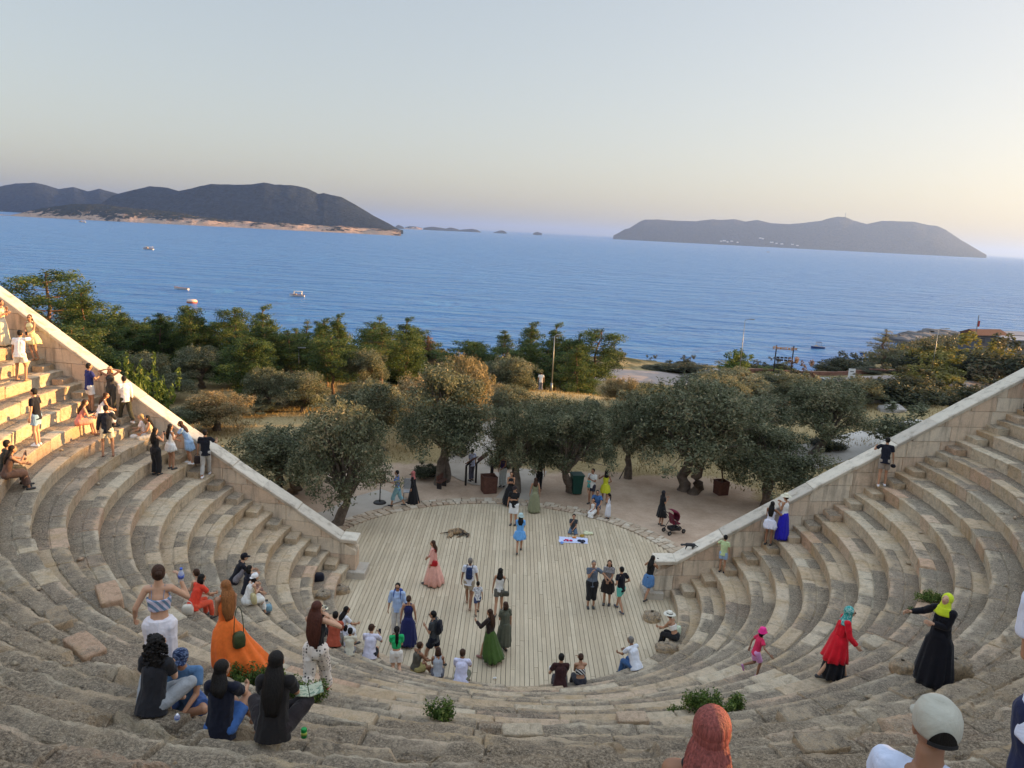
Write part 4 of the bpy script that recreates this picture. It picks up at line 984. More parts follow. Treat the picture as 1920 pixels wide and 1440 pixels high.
    for k in (0,1):
        if hid: break
        sg=-1 if k==0 else 1; d=(Wr[k]-E[k]).normalized(); nn=Vector((-sg,0.,0)); nn=(nn-d*nn.dot(d)); nn=nn.normalized() if nn.length>.1 else d.orthogonal().normalized(); sd=d.cross(nn)
        if sd.y<0: sd=-sd
        R3=Matrix((sd,d,nn)).transposed(); hnd.ball(Wr[k]+d*.045*s,r(.040,.052,.017),10,8,M=R3)
        cu=rad(28 if arms[k] in('down','swing','swingb','out','side') else 55)
        for j,(o,l) in enumerate(((-.028,.058),(-.010,.072),(.009,.078),(.027,.070))):
            a=Wr[k]+d*.088*s+sd*o*s; c1=a+(d*math.cos(cu*.5)+nn*math.sin(cu*.5))*l*.5*s; c2=c1+(d*math.cos(cu*1.3)+nn*math.sin(cu*1.3))*l*.5*s
            hnd.tube([a-d*.02*s,a,c1,c2],[.0088*s,.0092*s,.0084*s,.0066*s],6)
        a=Wr[k]+d*.025*s+sd*.030*s; c1=a+(d*.6+sd*.7+nn*.25)*.034*s; hnd.tube([a,c1,c1+(d*.85+sd*.15+nn*.4)*.03*s],[.012*s,.0105*s,.008*s],6)
    JOBS.append((root,'body',b,SK[skin],min(vox,.014)*1.0,hnd,3,0))
    g=.013*s; seated=pose in('sit','sitlow','knees','cross','side','kneel')
    # ---- top garment: (kind,material) kinds: tee, long, tank, crop, strap, robe
    def tops(kind,mt,hem=-.02,name='shirt'):
        c=MB(); e=lambda *a:tuple(x*s+g for x in a); lo=pel+up*hem*s; wloose=1.12 if kind in('tee','long','shirt') else 1.0
        if kind not in('crop','bandeau'): cap_el(c,lo,waist,e((.158 if seated else .140)*f*wloose,(.125 if seated else .104)*f*wloose),e(.118*f*wloose,.088*f*wloose),fx,flat0=True)
        cap_el(c,waist if kind!='bandeau' else waist+up*.05*s,chest,e(.118*f*wloose,.088*f*wloose) if kind!='crop' else e(.112,.083),e(.136 if fem else .152,.103*f),fx,flat0=kind in('crop','bandeau'),flat1=(kind=='bandeau'))
        if fem and not child:
            for sg in (-1,1): c.ball(chest+Vector((sg*.062*s,.078*s,-.01*s)),.056*s,8,6)
        if kind in('tee','long','crop','shirt'):
            cap_el(c,chest,sh,e(.132 if fem else .150,.098),e(.105,.062),fx,flat1=False); cap_el(c,S[0]+fx*.022*s,S[1]-fx*.022*s,e(.043,.046),e(.043,.046),(0,0,1)); cap_el(c,sh,neck,e(.085,.06),e(.058,.056),fx,flat1=True)
            for k in (0,1):
                if kind in('long','shirt'): cap_el(c,S[k],E[k],e(.052,.054),e(.046,.046),fx); cap_el(c,E[k],E[k].lerp(Wr[k],.93 if kind=='long' else .25),e(.046,.046),e(.033,.034),fx,flat1=True)
                else: cap_el(c,S[k],S[k].lerp(E[k],.62),e(.047,.050),e(.051,.054),fx,flat1=True)
        elif kind!='bandeau':
            cap_el(c,chest,chest.lerp(sh,.75),e(.128 if fem else .148,.094),e(.085,.055),fx)
            for sg in (-1,1): cap_el(c,chest+Vector((sg*.075*s,.06*s,0)),sh+Vector((sg*.075*s,0,.05*s)),e(.018,.01),e(.018,.01),fx); cap_el(c,sh+Vector((sg*.075*s,0,.05*s)),chest+Vector((sg*.075*s,-.07*s,0)),e(.018,.01),e(.018,.01),fx)
        JOBS.append((root,name,c,mt,vox*.9,None,3,.008*s))
    def legs(mt,frac,name='trousers',loose=1.0):
        c=MB(); e=lambda *a:tuple(x*s*loose+g*.8 for x in a); cap_el(c,pel-up*.03*s,pel+up*.10*s,e(.138*f,.102*f),e(.118*f,.088*f),fx,flat1=True)
        for k in (0,1):
            if frac<=1: q=hips[k].lerp(K[k],frac); cap_el(c,hips[k],q,e(.086*f,.09*f),e(.082*f,.085*f),fx,flat1=True)
            else:
                cap_el(c,hips[k],K[k],e(.086*f,.09*f),e(.062,.064),fx); q=K[k].lerp(A[k],frac-1); cap_el(c,K[k],q,e(.060,.062),e(.052,.055) if loose<1.2 else e(.062,.066),fx,flat1=True)
        JOBS.append((root,name,c,mt,vox*.9,None,3,.008*s))
    def skirt(mt,hemz,w,name='skirt',topz=.12,trail=(0,0),folds=11,top_pt=None):
        """hemz is the height of the hem above the feet in metres (standing figures)"""
        R=[]; nn=48; t0=pel+up*topz*s if top_pt is None else top_pt; z1=hemz*s; rr_=random.Random(hash(label)&0xffff); ph=rr_.uniform(0,6)
        for k in range(11):
            u=k/10; z=t0.z+(z1-t0.z)*u; cx=t0.x*(1-u)+trail[0]*s*u*u+ (A[0].x+A[1].x)*.5*u*.6; cy=t0.y*(1-u)+trail[1]*s*u*u+(A[0].y+A[1].y)*.5*u
            ax=(.122*f+(.03 if u>.12 else .2*u))*s*(1-u)+w*s*u*1.0+ (0.035*s if .1<u<.9 else 0); ay=(.092*f+.03)*s*(1-u)+w*.82*s*u
            ring=[]
            for j in range(nn):
                a=2*math.pi*j/nn; fo=1+u*(.11*math.sin(folds*a+ph+u*1.5)+.05*math.sin((folds*1.7)//1*a+ph*2))
                ring.append(Vector((cx+ax*fo*math.cos(a),cy+ay*fo*math.sin(a),z+ (.02*s*math.sin(3*a+ph) if k==10 else 0))))
            R.append(ring)
        c=MB(); c.rings(R,0,(True,False)); o=c.build(name,mt,root,smooth=True); so=o.modifiers.new('thick','SOLIDIFY'); so.thickness=.006*s; return o
    def lapskirt(mt,frac,name='skirt'):
        c=MB(); e=lambda *a:tuple(x*s+g for x in a); cap_el(c,pel-up*.03*s,pel+up*.10*s,e(.15*f,.112*f),e(.12*f,.088*f),fx)
        kc=(K[0]+K[1])/2; ac=(A[0]+A[1])/2
        for k in (0,1): cap_el(c,hips[k],K[k],e(.095*f,.10*f),e(.075,.075),fx)
        cap_el(c,pel,kc,e(.15,.09),e(.14,.07),fx)
        if frac>0: q=kc.lerp(ac,frac); cap_el(c,kc,q,e(.14,.07),e(.17,.09),fx,flat1=True)
        JOBS.append((root,name,c,mt,vox*.9,None,3,.010*s))
    seated=pose in('sit','sitlow','knees','cross','side','kneel')
    if top:
        kd,mt=top[0],top[1]
        if kd=='robe': tops('long',mt,-.02,'robe_top'); 
        elif kd=='bandeau' or kd=='crop' : tops(kd,mt,name='top')
        else: tops('strap' if kd in('strap','tank') else kd,mt,(-.10 if kd in('tee','long','shirt') else -.02),'shirt' if kd in('tee','long','shirt') else 'top')
    if bot:
        kd,mt=bot[0],bot[1]
        if kd=='shorts': legs(mt,bot[2] if len(bot)>2 else .62,'shorts',1.06)
        elif kd=='trousers': legs(mt,1.93,'trousers',1.02)
        elif kd=='wide': legs(mt,1.95,'trousers',1.35)
        elif kd=='three': legs(mt,1.45,'trousers',1.2)
        elif kd=='skirt':
            hz,w=bot[2],bot[3]
            if seated: lapskirt(mt,max(0,(.5-hz)/.5))
            else: skirt(mt,hz,w,'skirt' if top and top[1]!=mt else 'dress_skirt',.12,bot[4] if len(bot)>4 else (0,0))
    if over: skirt(over[0],over[1],over[2],'tunic',.2)
    # ---- hair
    hk_,hc=hair[0],HM[hair[1]]
    if hk_!='none':
        h=MB()
        def strand(pts,wd,th,n=20,rid=.10,k=9):
            R=[]
            for i_,(p_,w_,t_) in enumerate(zip(pts,wd,th)):
                a_=pts[min(i_+1,len(pts)-1)]-pts[max(i_-1,0)]; ax=a_.normalized(); sx=hm@Vector((1,0,0)); sx=(sx-ax*sx.dot(ax)).normalized(); ty=ax.cross(sx)
                R.append([p_+sx*(w_*s*math.cos(2*math.pi*j/n)*(1+rid*math.sin(k*2*math.pi*j/n+i_*.5)))+ty*(t_*s*math.sin(2*math.pi*j/n)*(1+rid*math.sin(k*2*math.pi*j/n+i_*.5))) for j in range(n)])
            h.rings(R)
        bal=lambda c_,r_,n=16,m=10: h.ball(c_,tuple(x*q for x in r_),n,m,M=hm)
        bal(hp(0,-.024,.034),(.082,.092,.090)); bal(hp(0,-.040,-.005),(.078,.075,.075))
        bk=hp(0,-.05,-.02)
        if hk_=='short': pass
        if hk_=='bob': bal(hp(0,-.045,-.035),(.092,.075,.095)); strand([hp(0,-.05,.03),hp(0,-.06,-.06),hp(0,-.06,-.13)],[.08,.098,.085],[.06,.06,.045])
        if hk_=='pony':
            L=(hair[2] if len(hair)>2 else .35)*s; bal(hp(0,-.10,.045),(.035,.035,.035)); strand([hp(0,-.10,.05),hp(0,-.135,.0),hp(0,-.135,-.08),hp(0,-.13,-.08)-Vector((0,.0,L*.5)),hp(0,-.12,-.08)-Vector((0,0,L))],[.02,.038,.045,.045,.014],[.02,.032,.034,.03,.01])
        if hk_=='bun': bal(hp(0,-.10,.03),(.045,.042,.042))
        if hk_ in('long','wavy'):
            L=(hair[2] if len(hair)>2 else .35)*s; w_=1.25 if hk_=='wavy' else 1.0; bx=up*-1
            base=hp(0,-.03,.055); back=neck+Vector((0,-.085*s,0)); pts=[base,hp(0,-.06,-.06)]
            e0=back; e1=back-up*L*.45+Vector((0,-.035*s,0)); e2=back-up*L+Vector((0,-.025*s,0)); pts+=[e0,e1,e2]
            wd=[.045,.092*w_,.105*w_,.11*w_,.06*w_]; th=[.04,.062,.05*w_,.042*w_,.015]
            P2=[];W2=[];T2=[]
            for i_ in range(len(pts)-1):
                for u in (0,.25,.5,.75): P2.append(pts[i_].lerp(pts[i_+1],u)+Vector((.010*s*math.sin(i_*3+u*7),0,0))*(w_)); W2.append(wd[i_]*(1-u)+wd[i_+1]*u); T2.append(th[i_]*(1-u)+th[i_+1]*u)
            P2.append(pts[-1]);W2.append(wd[-1]);T2.append(th[-1])
            for _s in range(4):
                P2=[P2[0]]+[(P2[i_-1]+P2[i_]*2+P2[i_+1])/4 for i_ in range(1,len(P2)-1)]+[P2[-1]]; W2=[W2[0]]+[(W2[i_-1]+W2[i_]*2+W2[i_+1])/4 for i_ in range(1,len(W2)-1)]+[W2[-1]]; T2=[T2[0]]+[(T2[i_-1]+T2[i_]*2+T2[i_+1])/4 for i_ in range(1,len(T2)-1)]+[T2[-1]]
            if hk_=='wavy': W2=[w*(1+.05*math.sin(i_*1.1)) for i_,w in enumerate(W2)]
            strand(P2,W2,T2,52,.045,17)
        if hk_=='curly':
            rr_=random.Random(5); L=(hair[2] if len(hair)>2 else .28)*s
            strand([hp(0,-.05,.03),hp(0,-.07,-.06),hd+Vector((0,-.09*s,-.6*L)),hd+Vector((0,-.09*s,-L))],[.08,.10,.11,.06],[.06,.07,.06,.03],30,.08,9)
            for i_ in range(330):
                u=rr_.random(); z=-u*L; wd_=(.085+.055*math.sin(u*2.6))*s*rr_.uniform(.75,1.08); a_=rr_.uniform(0,6.28)
                h.ball(hd+Vector((wd_*math.cos(a_),-.045*s+ -.03*s*u+wd_*.6*math.sin(a_),.11*s+z*1.15)),rr_.uniform(.012,.026)*s,6,4)
        h.build('hair',hc,root,smooth=True)
    # ---- headwear
    if hat:
        kd,mt=hat[0],hat[1]; c=MB()
        if kd=='cap':
            nn=32; c.rings([[hp(.090*rr_*math.cos(2*math.pi*j/nn)*(1+.012*math.cos(12*math.pi*j/nn)*(rr_<.97)),-.016+.104*rr_*math.sin(2*math.pi*j/nn),zz+.010*math.sin(2*math.pi*j/nn)) for j in range(nn)] for rr_,zz in ((.97,.012),(1.0,.022),(1.0,.045),(.97,.075),(.86,.100),(.66,.118),(.36,.129),(.06,.133))])
            if len(hat)>2 and hat[2]=='strap':
                oe=MB(); A_=[hp(.094*math.cos(a_),-.016+.109*math.sin(a_),.012+.055*math.sin(math.pi*k_/12)**.8) for k_,a_ in [(k_,rad(-90-34+68*k_/12)) for k_ in range(13)]]; B_=[hp(.094*math.cos(a_),-.016+.109*math.sin(a_),-.002) for a_ in [rad(-90-34+68*k_/12) for k_ in range(13)]]
                oe.add(A_+B_,[(k_,k_+1,14+k_,13+k_) for k_ in range(12)]); oe.build('cap_opening',HM['k'],root)
                sp_=MB(); sp_.rings([[hp(.097*math.cos(a_),-.016+.112*math.sin(a_),z_) for z_ in (-.008,.008)]+[hp(.093*math.cos(a_),-.016+.108*math.sin(a_),z_) for z_ in (.008,-.008)] for a_ in [rad(-90-36+72*k_/12) for k_ in range(13)]]); sp_.build('cap_strap',M_('black_plastic',(.02,.02,.022),.5,.1,12),root)
            sg=-1 if len(hat)>2 and hat[2]=='back' else 1
            R=[]
            for yy,ww,zz in ((.05,.078,.036),(.10,.072,.030),(.14,.056,.020),(.160,.030,.014)): R.append([hp(x*ww,sg*yy,zz+dz_) for x,dz_ in ((-1,-.012),(-.5,.0),(0,.006),(.5,0),(1,-.012),(1,-.018),(.5,-.006),(0,0),(-.5,-.006),(-1,-.018))])
            c.rings(R); o=c.build('cap',mt,root,smooth=True)
        elif kd in('sunhat','bucket'):
            rb=.19 if kd=='sunhat' else .135; nn=28; R=[]
            for rr_,zz in ((rb,.035 if kd=='sunhat' else .0),(rb*.985,.042 if kd=='sunhat' else .008),(.100,.058),(.094,.10),(.082,.135),(.05,.15),(.01,.152)):
                R.append([hp(rr_*math.cos(2*math.pi*j/nn)*1.0,-.012+rr_*1.06*math.sin(2*math.pi*j/nn),zz+(.012*math.sin(2*2*math.pi*j/nn) if rr_>.12 else 0)) for j in range(nn)])
            c.rings(R); c.build('hat',mt,root,smooth=True)
            if len(hat)>2: d=MB(); d.rings([[hp(x_*math.cos(2*math.pi*j/nn),-.012+x_*1.06*math.sin(2*math.pi*j/nn),zz) for j in range(nn)] for x_,zz in ((.1025,.062),(.0985,.088))],0,(False,False)); d.build('hat_band',hat[2],root,smooth=True)
        elif kd=='hijab':
            c.ball(hp(0,-.022,.022),(.093*q,.103*q,.108*q),18,12,M=hm); cap_el(c,hp(0,-.02,-.05),neck-up*.02*s,r(.083,.085),r(.11,.095),fx)
            R=[]
            for k in range(6):
                u=k/5; cc=neck.lerp(chest,u*.8)+Vector((0,.005*s,.02*s)); R.append([cc+Vector(((.10+.06*u)*s*math.cos(2*math.pi*j/24)*(1+.05*math.sin(5*2*math.pi*j/24)),(.085+.04*u)*s*math.sin(2*math.pi*j/24)*(1+.05*math.sin(5*2*math.pi*j/24)),0)) for j in range(24)])
            c.rings(R); c.build('headscarf',mt,root,smooth=True)
            fc=MB(); fc.ball(hp(0,.048,-.006),(.058*q,.056*q,.082*q),14,10,M=hm); cap_el(fc,hp(0,.098,.012),hp(0,.112,-.022),(.009*q,.010*q),(.013*q,.012*q),fx); fc.build('face',SK[skin],root,smooth=True)
    yo=.012 if hat and hat[0]=='hijab' else 0
    if face or glasses:
        if glasses:
            gl=MB()
            for sg in (-1,1): gl.ball(hp(sg*.033,.088+yo,.006),(.026*q,.009*q,.019*q),10,7,M=hm); gl.tube([hp(sg*.055,.084+yo,.01),hp(sg*.078,.02,.012)],.004*q,5)
            gl.tube([hp(-.015,.092+yo,.012),hp(.015,.092+yo,.012)],.004*q,5); gl.build('sunglasses',SUNS,root,smooth=True)
        else:
            for sg in (-1,1): e_=MB(); e_.ball(hp(sg*.031,.079+yo,.008),(.012*q,.008*q,.0065*q),8,6,M=hm); e_.build('eye',m_eye,root,smooth=True)
        mo=MB(); mo.ball(hp(0,.089+yo*.6,-.050),(.023*q,.009*q,.007*q),10,6,M=hm); mo.build('mouth',m_mouth,root,smooth=True)
    if shoes:
        sm=M_('shoe'+str(shoes),shoes,.6,.1,20)
        for k,(a0,fd) in enumerate(P.toe):
            c=MB(); sdv=fd.cross(Vector((0,0,1))); cap_el(c,a0-fd*.012*s+Vector((0,0,.0)),a0+fd*.165*s+Vector((0,0,-.006*s)),r(.041,.042),r(.046,.030),sdv,12); c.build('shoe',sm,root,smooth=True)
    def w(p): 
        c_,s_=math.cos(rz),math.sin(rz); return Vector((P.loc.x+p.x*c_-p.y*s_,P.loc.y+p.x*s_+p.y*c_,P.loc.z+p.z))
    P.w=w; return P
def resolve_jobs():
    """grow each figure's continuous body and clothing surfaces from their limb volumes"""
    tmp=[]
    for (root,name,mb,mt,vx,extra,it,wr) in JOBS:
        me=bpy.data.meshes.new(name); me.from_pydata(mb.v,[],mb.f); o=bpy.data.objects.new('tmp_'+name,me); COL.objects.link(o)
        m=o.modifiers.new('r','REMESH'); m.mode='VOXEL'; m.voxel_size=vx; m.use_smooth_shade=True
        sm=o.modifiers.new('s','SMOOTH'); sm.factor=.55; sm.iterations=it; tmp.append(o)
    bpy.context.view_layer.update(); dg=bpy.context.evaluated_depsgraph_get()
    for (root,name,mb,mt,vx,extra,it,wr),o in zip(JOBS,tmp):
        me=bpy.data.meshes.new_from_object(o.evaluated_get(dg)); nv=len(me.vertices)
        co=np.empty(nv*3,np.float32); me.vertices.foreach_get('co',co); co=co.reshape(-1,3)
        if wr and nv:
            nn=np.empty(nv*3,np.float32); me.vertices.foreach_get('normal',nn); nn=nn.reshape(-1,3)
            p=np.stack([co[:,0]*9,co[:,1]*9,co[:,2]*5.5],-1)+len(mb.v)*.37; f=1-2*np.abs(fbm(p,2,7)-.5)*2; co=co+nn*((f-.30)*wr*1.5)[:,None]; me.vertices.foreach_set('co',co.ravel())
        if extra is not None and len(extra.v):
            nf=len(me.polygons); fl=np.empty(len(me.loops),np.int32); me.loops.foreach_get('vertex_index',fl); k=fl.reshape(-1,4) if len(fl)==nf*4 else None
            if k is not None:
                F=[tuple(x) for x in k.tolist()]+[tuple(i+nv for i in f_) for f_ in extra.f]; V=co.tolist()+[tuple(v) for v in extra.v]
                me=bpy.data.meshes.new(name); me.from_pydata(V,[],F)
        me.name=name; me.materials.clear(); me.materials.append(mt); me.polygons.foreach_set('use_smooth',np.ones(len(me.polygons),bool)); me.update()
        ob=bpy.data.objects.new(name,me); link(ob,root); d=o.data; bpy.data.objects.remove(o); bpy.data.meshes.remove(d)
# ------------------------------------------------------------------ people in the scene
def az_of(p): return math.degrees(math.atan2(p[0],p[1]))
def put(px,py,face,row=None,front=.17,inward=False,z=None):
    if row is not None:
        # on a seat row: intersect the viewing ray column with the circle at the front of that row
        r=R0+TR*row+front; p=surf(px,py); best=None
        for k in range(-900,900):
            t=k*.002; q=(CX+r*math.sin(t),CY-r*math.cos(t)); zz=RI*(row+1)+TILT*q[0]
            v=np.array([q[0],q[1],zz])-CAM; d=v@_fw
            if d<.3: continue
            u=W0/2+FPX*(v@_R)/d; vv=H0/2-FPX*(v@_U)/d
            e=(u-px)**2+.25*(vv-py)**2
            if best is None or e<best[0]: best=(e,np.array([q[0],q[1],zz]))
        p=best[1]
    else: p=surf(px,py)
    if z is not None: p=atz(px,py,z)
    sd=1 if px>960 else -1
    if z is None and abs(p[0])>6.2 and p[1]>ywall(p[0],sd)-.42 and p[1]<ywall(p[0],sd)+70 and not (640<px<1245) and (px<640 or py>700) and (px>1245 or py<1010) and (px<1245 or py>760):
        best=None
        for k in range(400):
            x=sd*(6.0+k*.05); y=ywall(x,sd)-.42; zz=surfz(x,y); v=np.array([x,y,zz])-CAM; d=v@_fw
            e=(W0/2+FPX*(v@_R)/d-px)**2+(H0/2-FPX*(v@_U)/d-py)**2
            if best is None or e<best[0]: best=(e,np.array([x,y,zz]))
        if best[0]<90**2: p=best[1]
    dgp=bpy.context.evaluated_depsgraph_get(); 
    hit,loc,_,_,ob,_=SC.ray_cast(dgp,Vector((p[0],p[1],p[2]+.5)),Vector((0,0,-1)),distance=1.2)
    if hit and ob.name.split('.')[0] in('seat_row','step','planks','ground','stone_kerb','path','road','coping') and abs(loc.z-p[2])<.32: p[2]=loc.z
    return (float(p[0]),float(p[1]),float(p[2])),rad(face-az_of(p))
C_=cloth
def byhead(label,px,py,D,fdir,H,sit=True,**k):
    """a figure close to the camera, seated or standing so that the crown of the head is at the given pixel"""
    p=CAM+ray(px,py)*D; h=(.955 if sit else 1.0*1.72)*H/1.72; loc=(float(p[0]),float(p[1]),float(p[2]-h)); return person(label,loc,rad(fdir-az_of(p)),H,pose='sit' if sit else 'stand',**k)
def pp(label,px,py,fdir,H=1.7,row=None,front=.17,z=None,dz=0,**k):
    loc,rz=put(px,py,fdir,row,front,z=z); loc=(loc[0],loc[1],loc[2]+dz); return person(label,loc,rz,H,**k)
W=(.78,.78,.76); BK=(.018,.018,.02); 
NEAR=.009; MID=.013; FAR=.018
# --- foreground group
P_curl=pp('curly haired woman in black top and grey jeans sitting leftmost of four friends',285,1338,-32,1.68,pose='cross',arms=((-.02,.32,-.30),(-.10,.33,-.25)),top=('tee',C_((.022,.022,.026))),bot=('trousers',C_((.30,.32,.34))),hair=('curly','k',.36),skin='l',fem=1,vox=NEAR,turn=-25,shoes=None)
P_cap=pp('man in a blue denim shirt and dark patterned cap facing the camera among seated friends',352,1322,165,1.76,pose='cross',arms=('lap','lap'),top=('tee',C_((.10,.20,.36))),bot=('shorts',C_((.05,.10,.26)),.8),hair=('short','k'),skin='m',hat=('cap',C_((.012,.022,.06),'print',(.10,.14,.24))),vox=NEAR,face=1,turn=10,lean=18,shoes=(.7,.7,.7))
P_mid=pp('woman with straight black shoulder hair, dark top and blue shorts, seated between two friends',412,1362,-22,1.66,pose='side',arms=('knee',(.0,.42,-.26)),top=('tee',C_((.012,.014,.026))),bot=('shorts',C_((.05,.13,.36)),.7),hair=('long','k',.12),skin='m',fem=1,vox=NEAR,turn=-20,shoes=None)
P_rt=pp('woman with very long straight black hair and pale belt, rightmost of four seated friends',512,1384,-14,1.68,pose='cross',arms=('lap','knee'),top=('tee',C_((.016,.014,.014))),bot=('trousers',C_((.025,.02,.022))),hair=('long','k',.36),skin='m',fem=1,vox=NEAR,shoes=None)
bl=MB(); bl.lathe([(.150,.0),(.150,.035)],tuple(P_rt.pel+P_rt.up*.045),28,sy=.78); bl.build('belt',C_((.62,.56,.50)),P_rt.root,smooth=True)
P_tube=pp('woman in a patterned strap top and loose white trousers holding up a plastic bottle',305,1292,-12,1.70,pose='stand',arms=((.17,.10,-.44),(.09,.14,.04,.25,-.3,-1)),top=('bandeau',C_((.16,.26,.38),'dstripe',(.60,.55,.66))),bot=('wide',C_((.80,.77,.82))),hair=('bun','b'),skin='l',fem=1,vox=NEAR,turn=12)
for sg in (-1,1): st=MB(); st.tube([P_tube.chest+Vector((sg*.07,-.09,.02)),P_tube.sh+Vector((sg*.08,-.02,.055)),P_tube.chest+Vector((sg*.07,.10,.05))],.004,5); st.build('strap',C_((.16,.26,.38)),P_tube.root)
P_or=pp('woman in a long flowing orange satin dress with very long auburn hair',428,1262,22,1.70,pose='stand',arms=('chest','chest'),top=('strap',C_((.80,.17,.035))),bot=('skirt',C_((.86,.185,.035)),.02,.46,(.30,-.05)),hair=('wavy','r',.42),skin='m',fem=1,vox=NEAR,turn=15)
P_po=pp('woman in a black top and cream spotted trousers lifting her long dark auburn hair',592,1305,-24,1.74,pose='walk2',arms=('chin',(.02,.10,.02,.6,-.2,-.6)),top=('strap',C_(BK)),bot=('wide',C_((.78,.70,.62),'dots',(.03,.02,.02))),hair=('wavy','w',.48),skin='l',fem=1,vox=NEAR,shoes=(.42,.03,.04),turn=-10)
P_pk=byhead('woman with long pinkish red hair and black straps seen from behind at the bottom edge',1338,1338,3.45,0,1.68,True,arms=('lap','lap'),top=('strap',C_(BK)),bot=('trousers',C_((.05,.06,.10))),hair=('long','p',.44),skin='d',fem=1,vox=.007)
P_cp=byhead('man in a beige cap and pale blue shirt seen from behind at the bottom right',1838,1346,3.75,2,1.78,True,turn=20,side=-14,arms=('lap','lap'),top=('tee',C_((.60,.66,.82))),bot=('shorts',C_((.10,.10,.12))),hair=('none','b'),skin='d',vox=.007,glasses=1,hat=('cap',C_((.43,.41,.34)),'strap'))
P_ed=byhead('person in a white top and navy trousers cut by the right edge',2062,1030,4.0,-10,1.72,False,arms=('chest','chest'),top=('tee',C_((.70,.74,.88))),bot=('trousers',C_((.02,.025,.07))),hair=('short','b'),skin='m',vox=.009)
# --- left slope, upper
pp('man in a red cap, white tee and black shorts leaning on the left wall',24,626,172,1.80,pose='leanside',arms=(('out'),(.02,.25,-.22)),top=('tee',C_(W)),bot=('shorts',C_(BK)),hair=('short','k'),skin='d',hat=('cap',C_((.62,.03,.04)),'back'),shoes=(.75,.75,.75),vox=MID,fat=1.12,face=1)
pp('woman in a long cream dress at the left edge of the view',6,650,-120,1.68,pose='stand',arms=('chin','chest'),top=('strap',C_((.72,.64,.46))),bot=('skirt',C_((.74,.66,.48)),.06,.26),hair=('long','b',.3),skin='m',fem=1,vox=MID)
pp('woman in a short pale yellow dress leaning back on the wall',70,664,160,1.66,pose='leanside',arms=('lap','lap'),top=('strap',C_((.70,.66,.36))),bot=('skirt',C_((.74,.68,.34)),.62,.24),hair=('long','b',.25),skin='m',fem=1,vox=MID,glasses=1,shoes=(.30,.16,.08))
P_ph=pp('man in a white tee and off white shorts photographing the woman in yellow',40,712,-22,1.78,pose='wide',arms=('down',(-.10,.30,.08)),top=('tee',C_((.80,.80,.80))),bot=('shorts',C_((.74,.72,.62))),hair=('short','k'),skin='m',vox=MID,lean=14,fat=1.08,shoes=(.35,.2,.12))
pp('man in a black polo and light denim shorts standing with his back half turned',72,834,62,1.80,pose='stand',arms=('down','down'),top=('tee',C_((.012,.013,.02))),bot=('shorts',C_((.25,.42,.62))),hair=('short','k'),skin='l',shoes=(.8,.8,.8),vox=MID)
P_nv=pp('man in a navy polo and white shorts holding a phone in the left group',170,772,-70,1.80,pose='stand',arms=('down',(-.05,.30,-.12)),top=('tee',C_((.025,.035,.16))),bot=('shorts',C_((.76,.74,.70))),hair=('short','k'),skin='m',vox=MID,fat=1.1)
pp('woman in a white dress sitting in front of the man in navy',186,782,-80,1.66,pose='sit',arms=('lap','lap'),top=('strap',C_(W)),bot=('skirt',C_(W),.1,.2),hair=('long','b',.2),skin='m',fem=1,vox=MID,lean=22)
pp('man in a white long sleeved shirt and olive trousers by the left wall',238,790,28,1.78,pose='walk',arms=('fold','down'),top=('long',C_(W)),bot=('trousers',C_((.045,.045,.03))),hair=('short','k'),skin='m',shoes=(.8,.8,.8),vox=MID)
pp('blonde woman raising both hands to her hair behind the man in white',226,772,170,1.68,pose='stand',arms=('head','head'),top=('strap',C_((.05,.05,.05))),bot=('trousers',C_((.06,.06,.05))),hair=('long','y',.2),skin='m',fem=1,vox=MID,face=1)
P_pnk=pp('woman in a salmon pink playsuit sitting and looking at her phone',148,803,-75,1.66,pose='sit',arms=('lap',(-.08,.30,-.22)),top=('strap',C_((.72,.26,.20))),bot=('shorts',C_((.74,.27,.21)),.7),hair=('long','b',.25),skin='l',fem=1,vox=MID,lean=20,shoes=(.25,.12,.07))
pp('man in a dark hooded top and off white shorts seen from behind',203,856,-4,1.76,pose='wide',arms=('down',(-.06,.22,.02)),top=('long',C_((.02,.024,.035))),bot=('shorts',C_((.75,.69,.52))),hair=('short','k'),skin='m',vox=MID,shoes=(.3,.16,.1))
P_bw=pp('woman in white with light brown hair sitting by the wall with a black bag',272,818,80,1.66,pose='sit',arms=('lap','fold'),top=('tee',C_((.80,.70,.66))),bot=('skirt',C_(W),.3,.2),hair=('long','y',.2),skin='l',fem=1,vox=MID)
pp('dark haired woman in cream sitting against the wall behind the one in white',292,812,100,1.66,pose='sit',arms=('lap','lap'),top=('strap',C_((.62,.52,.36))),bot=('skirt',C_((.68,.62,.50)),.3,.2),hair=('long','k',.3),skin='m',fem=1,vox=MID)
P_bd=pp('woman in a long black dress photographing, long dark hair',293,890,-50,1.68,pose='stand',arms=('phone','phone'),top=('strap',C_(BK)),bot=('wide',C_(BK)),hair=('long','k',.3),skin='l',fem=1,vox=MID)
pp('woman in a short white dress standing beside the one in black',321,880,-60,1.64,pose='stand',arms=('lap','fold'),top=('strap',C_(W)),bot=('skirt',C_(W),.72,.22),hair=('long','k',.3),skin='m',fem=1,vox=MID,fat=1.08)
pp('woman in a light blue denim outfit bending by the wall',357,858,70,1.66,pose='lean',arms=('knee','lap'),lean=26,top=('tee',C_((.30,.46,.68))),bot=('skirt',C_((.32,.48,.70)),.55,.2),hair=('long','b',.22),skin='m',fem=1,vox=MID,shoes=(.8,.8,.8))
P_bt=pp('man in a black tee and light grey trousers holding a dark bag by the wall',386,884,-10,1.78,pose='walk2',arms=('down','rail'),top=('tee',C_((.012,.014,.022))),bot=('trousers',C_((.42,.41,.38))),hair=('short','k'),skin='m',shoes=(.75,.75,.8),vox=MID)
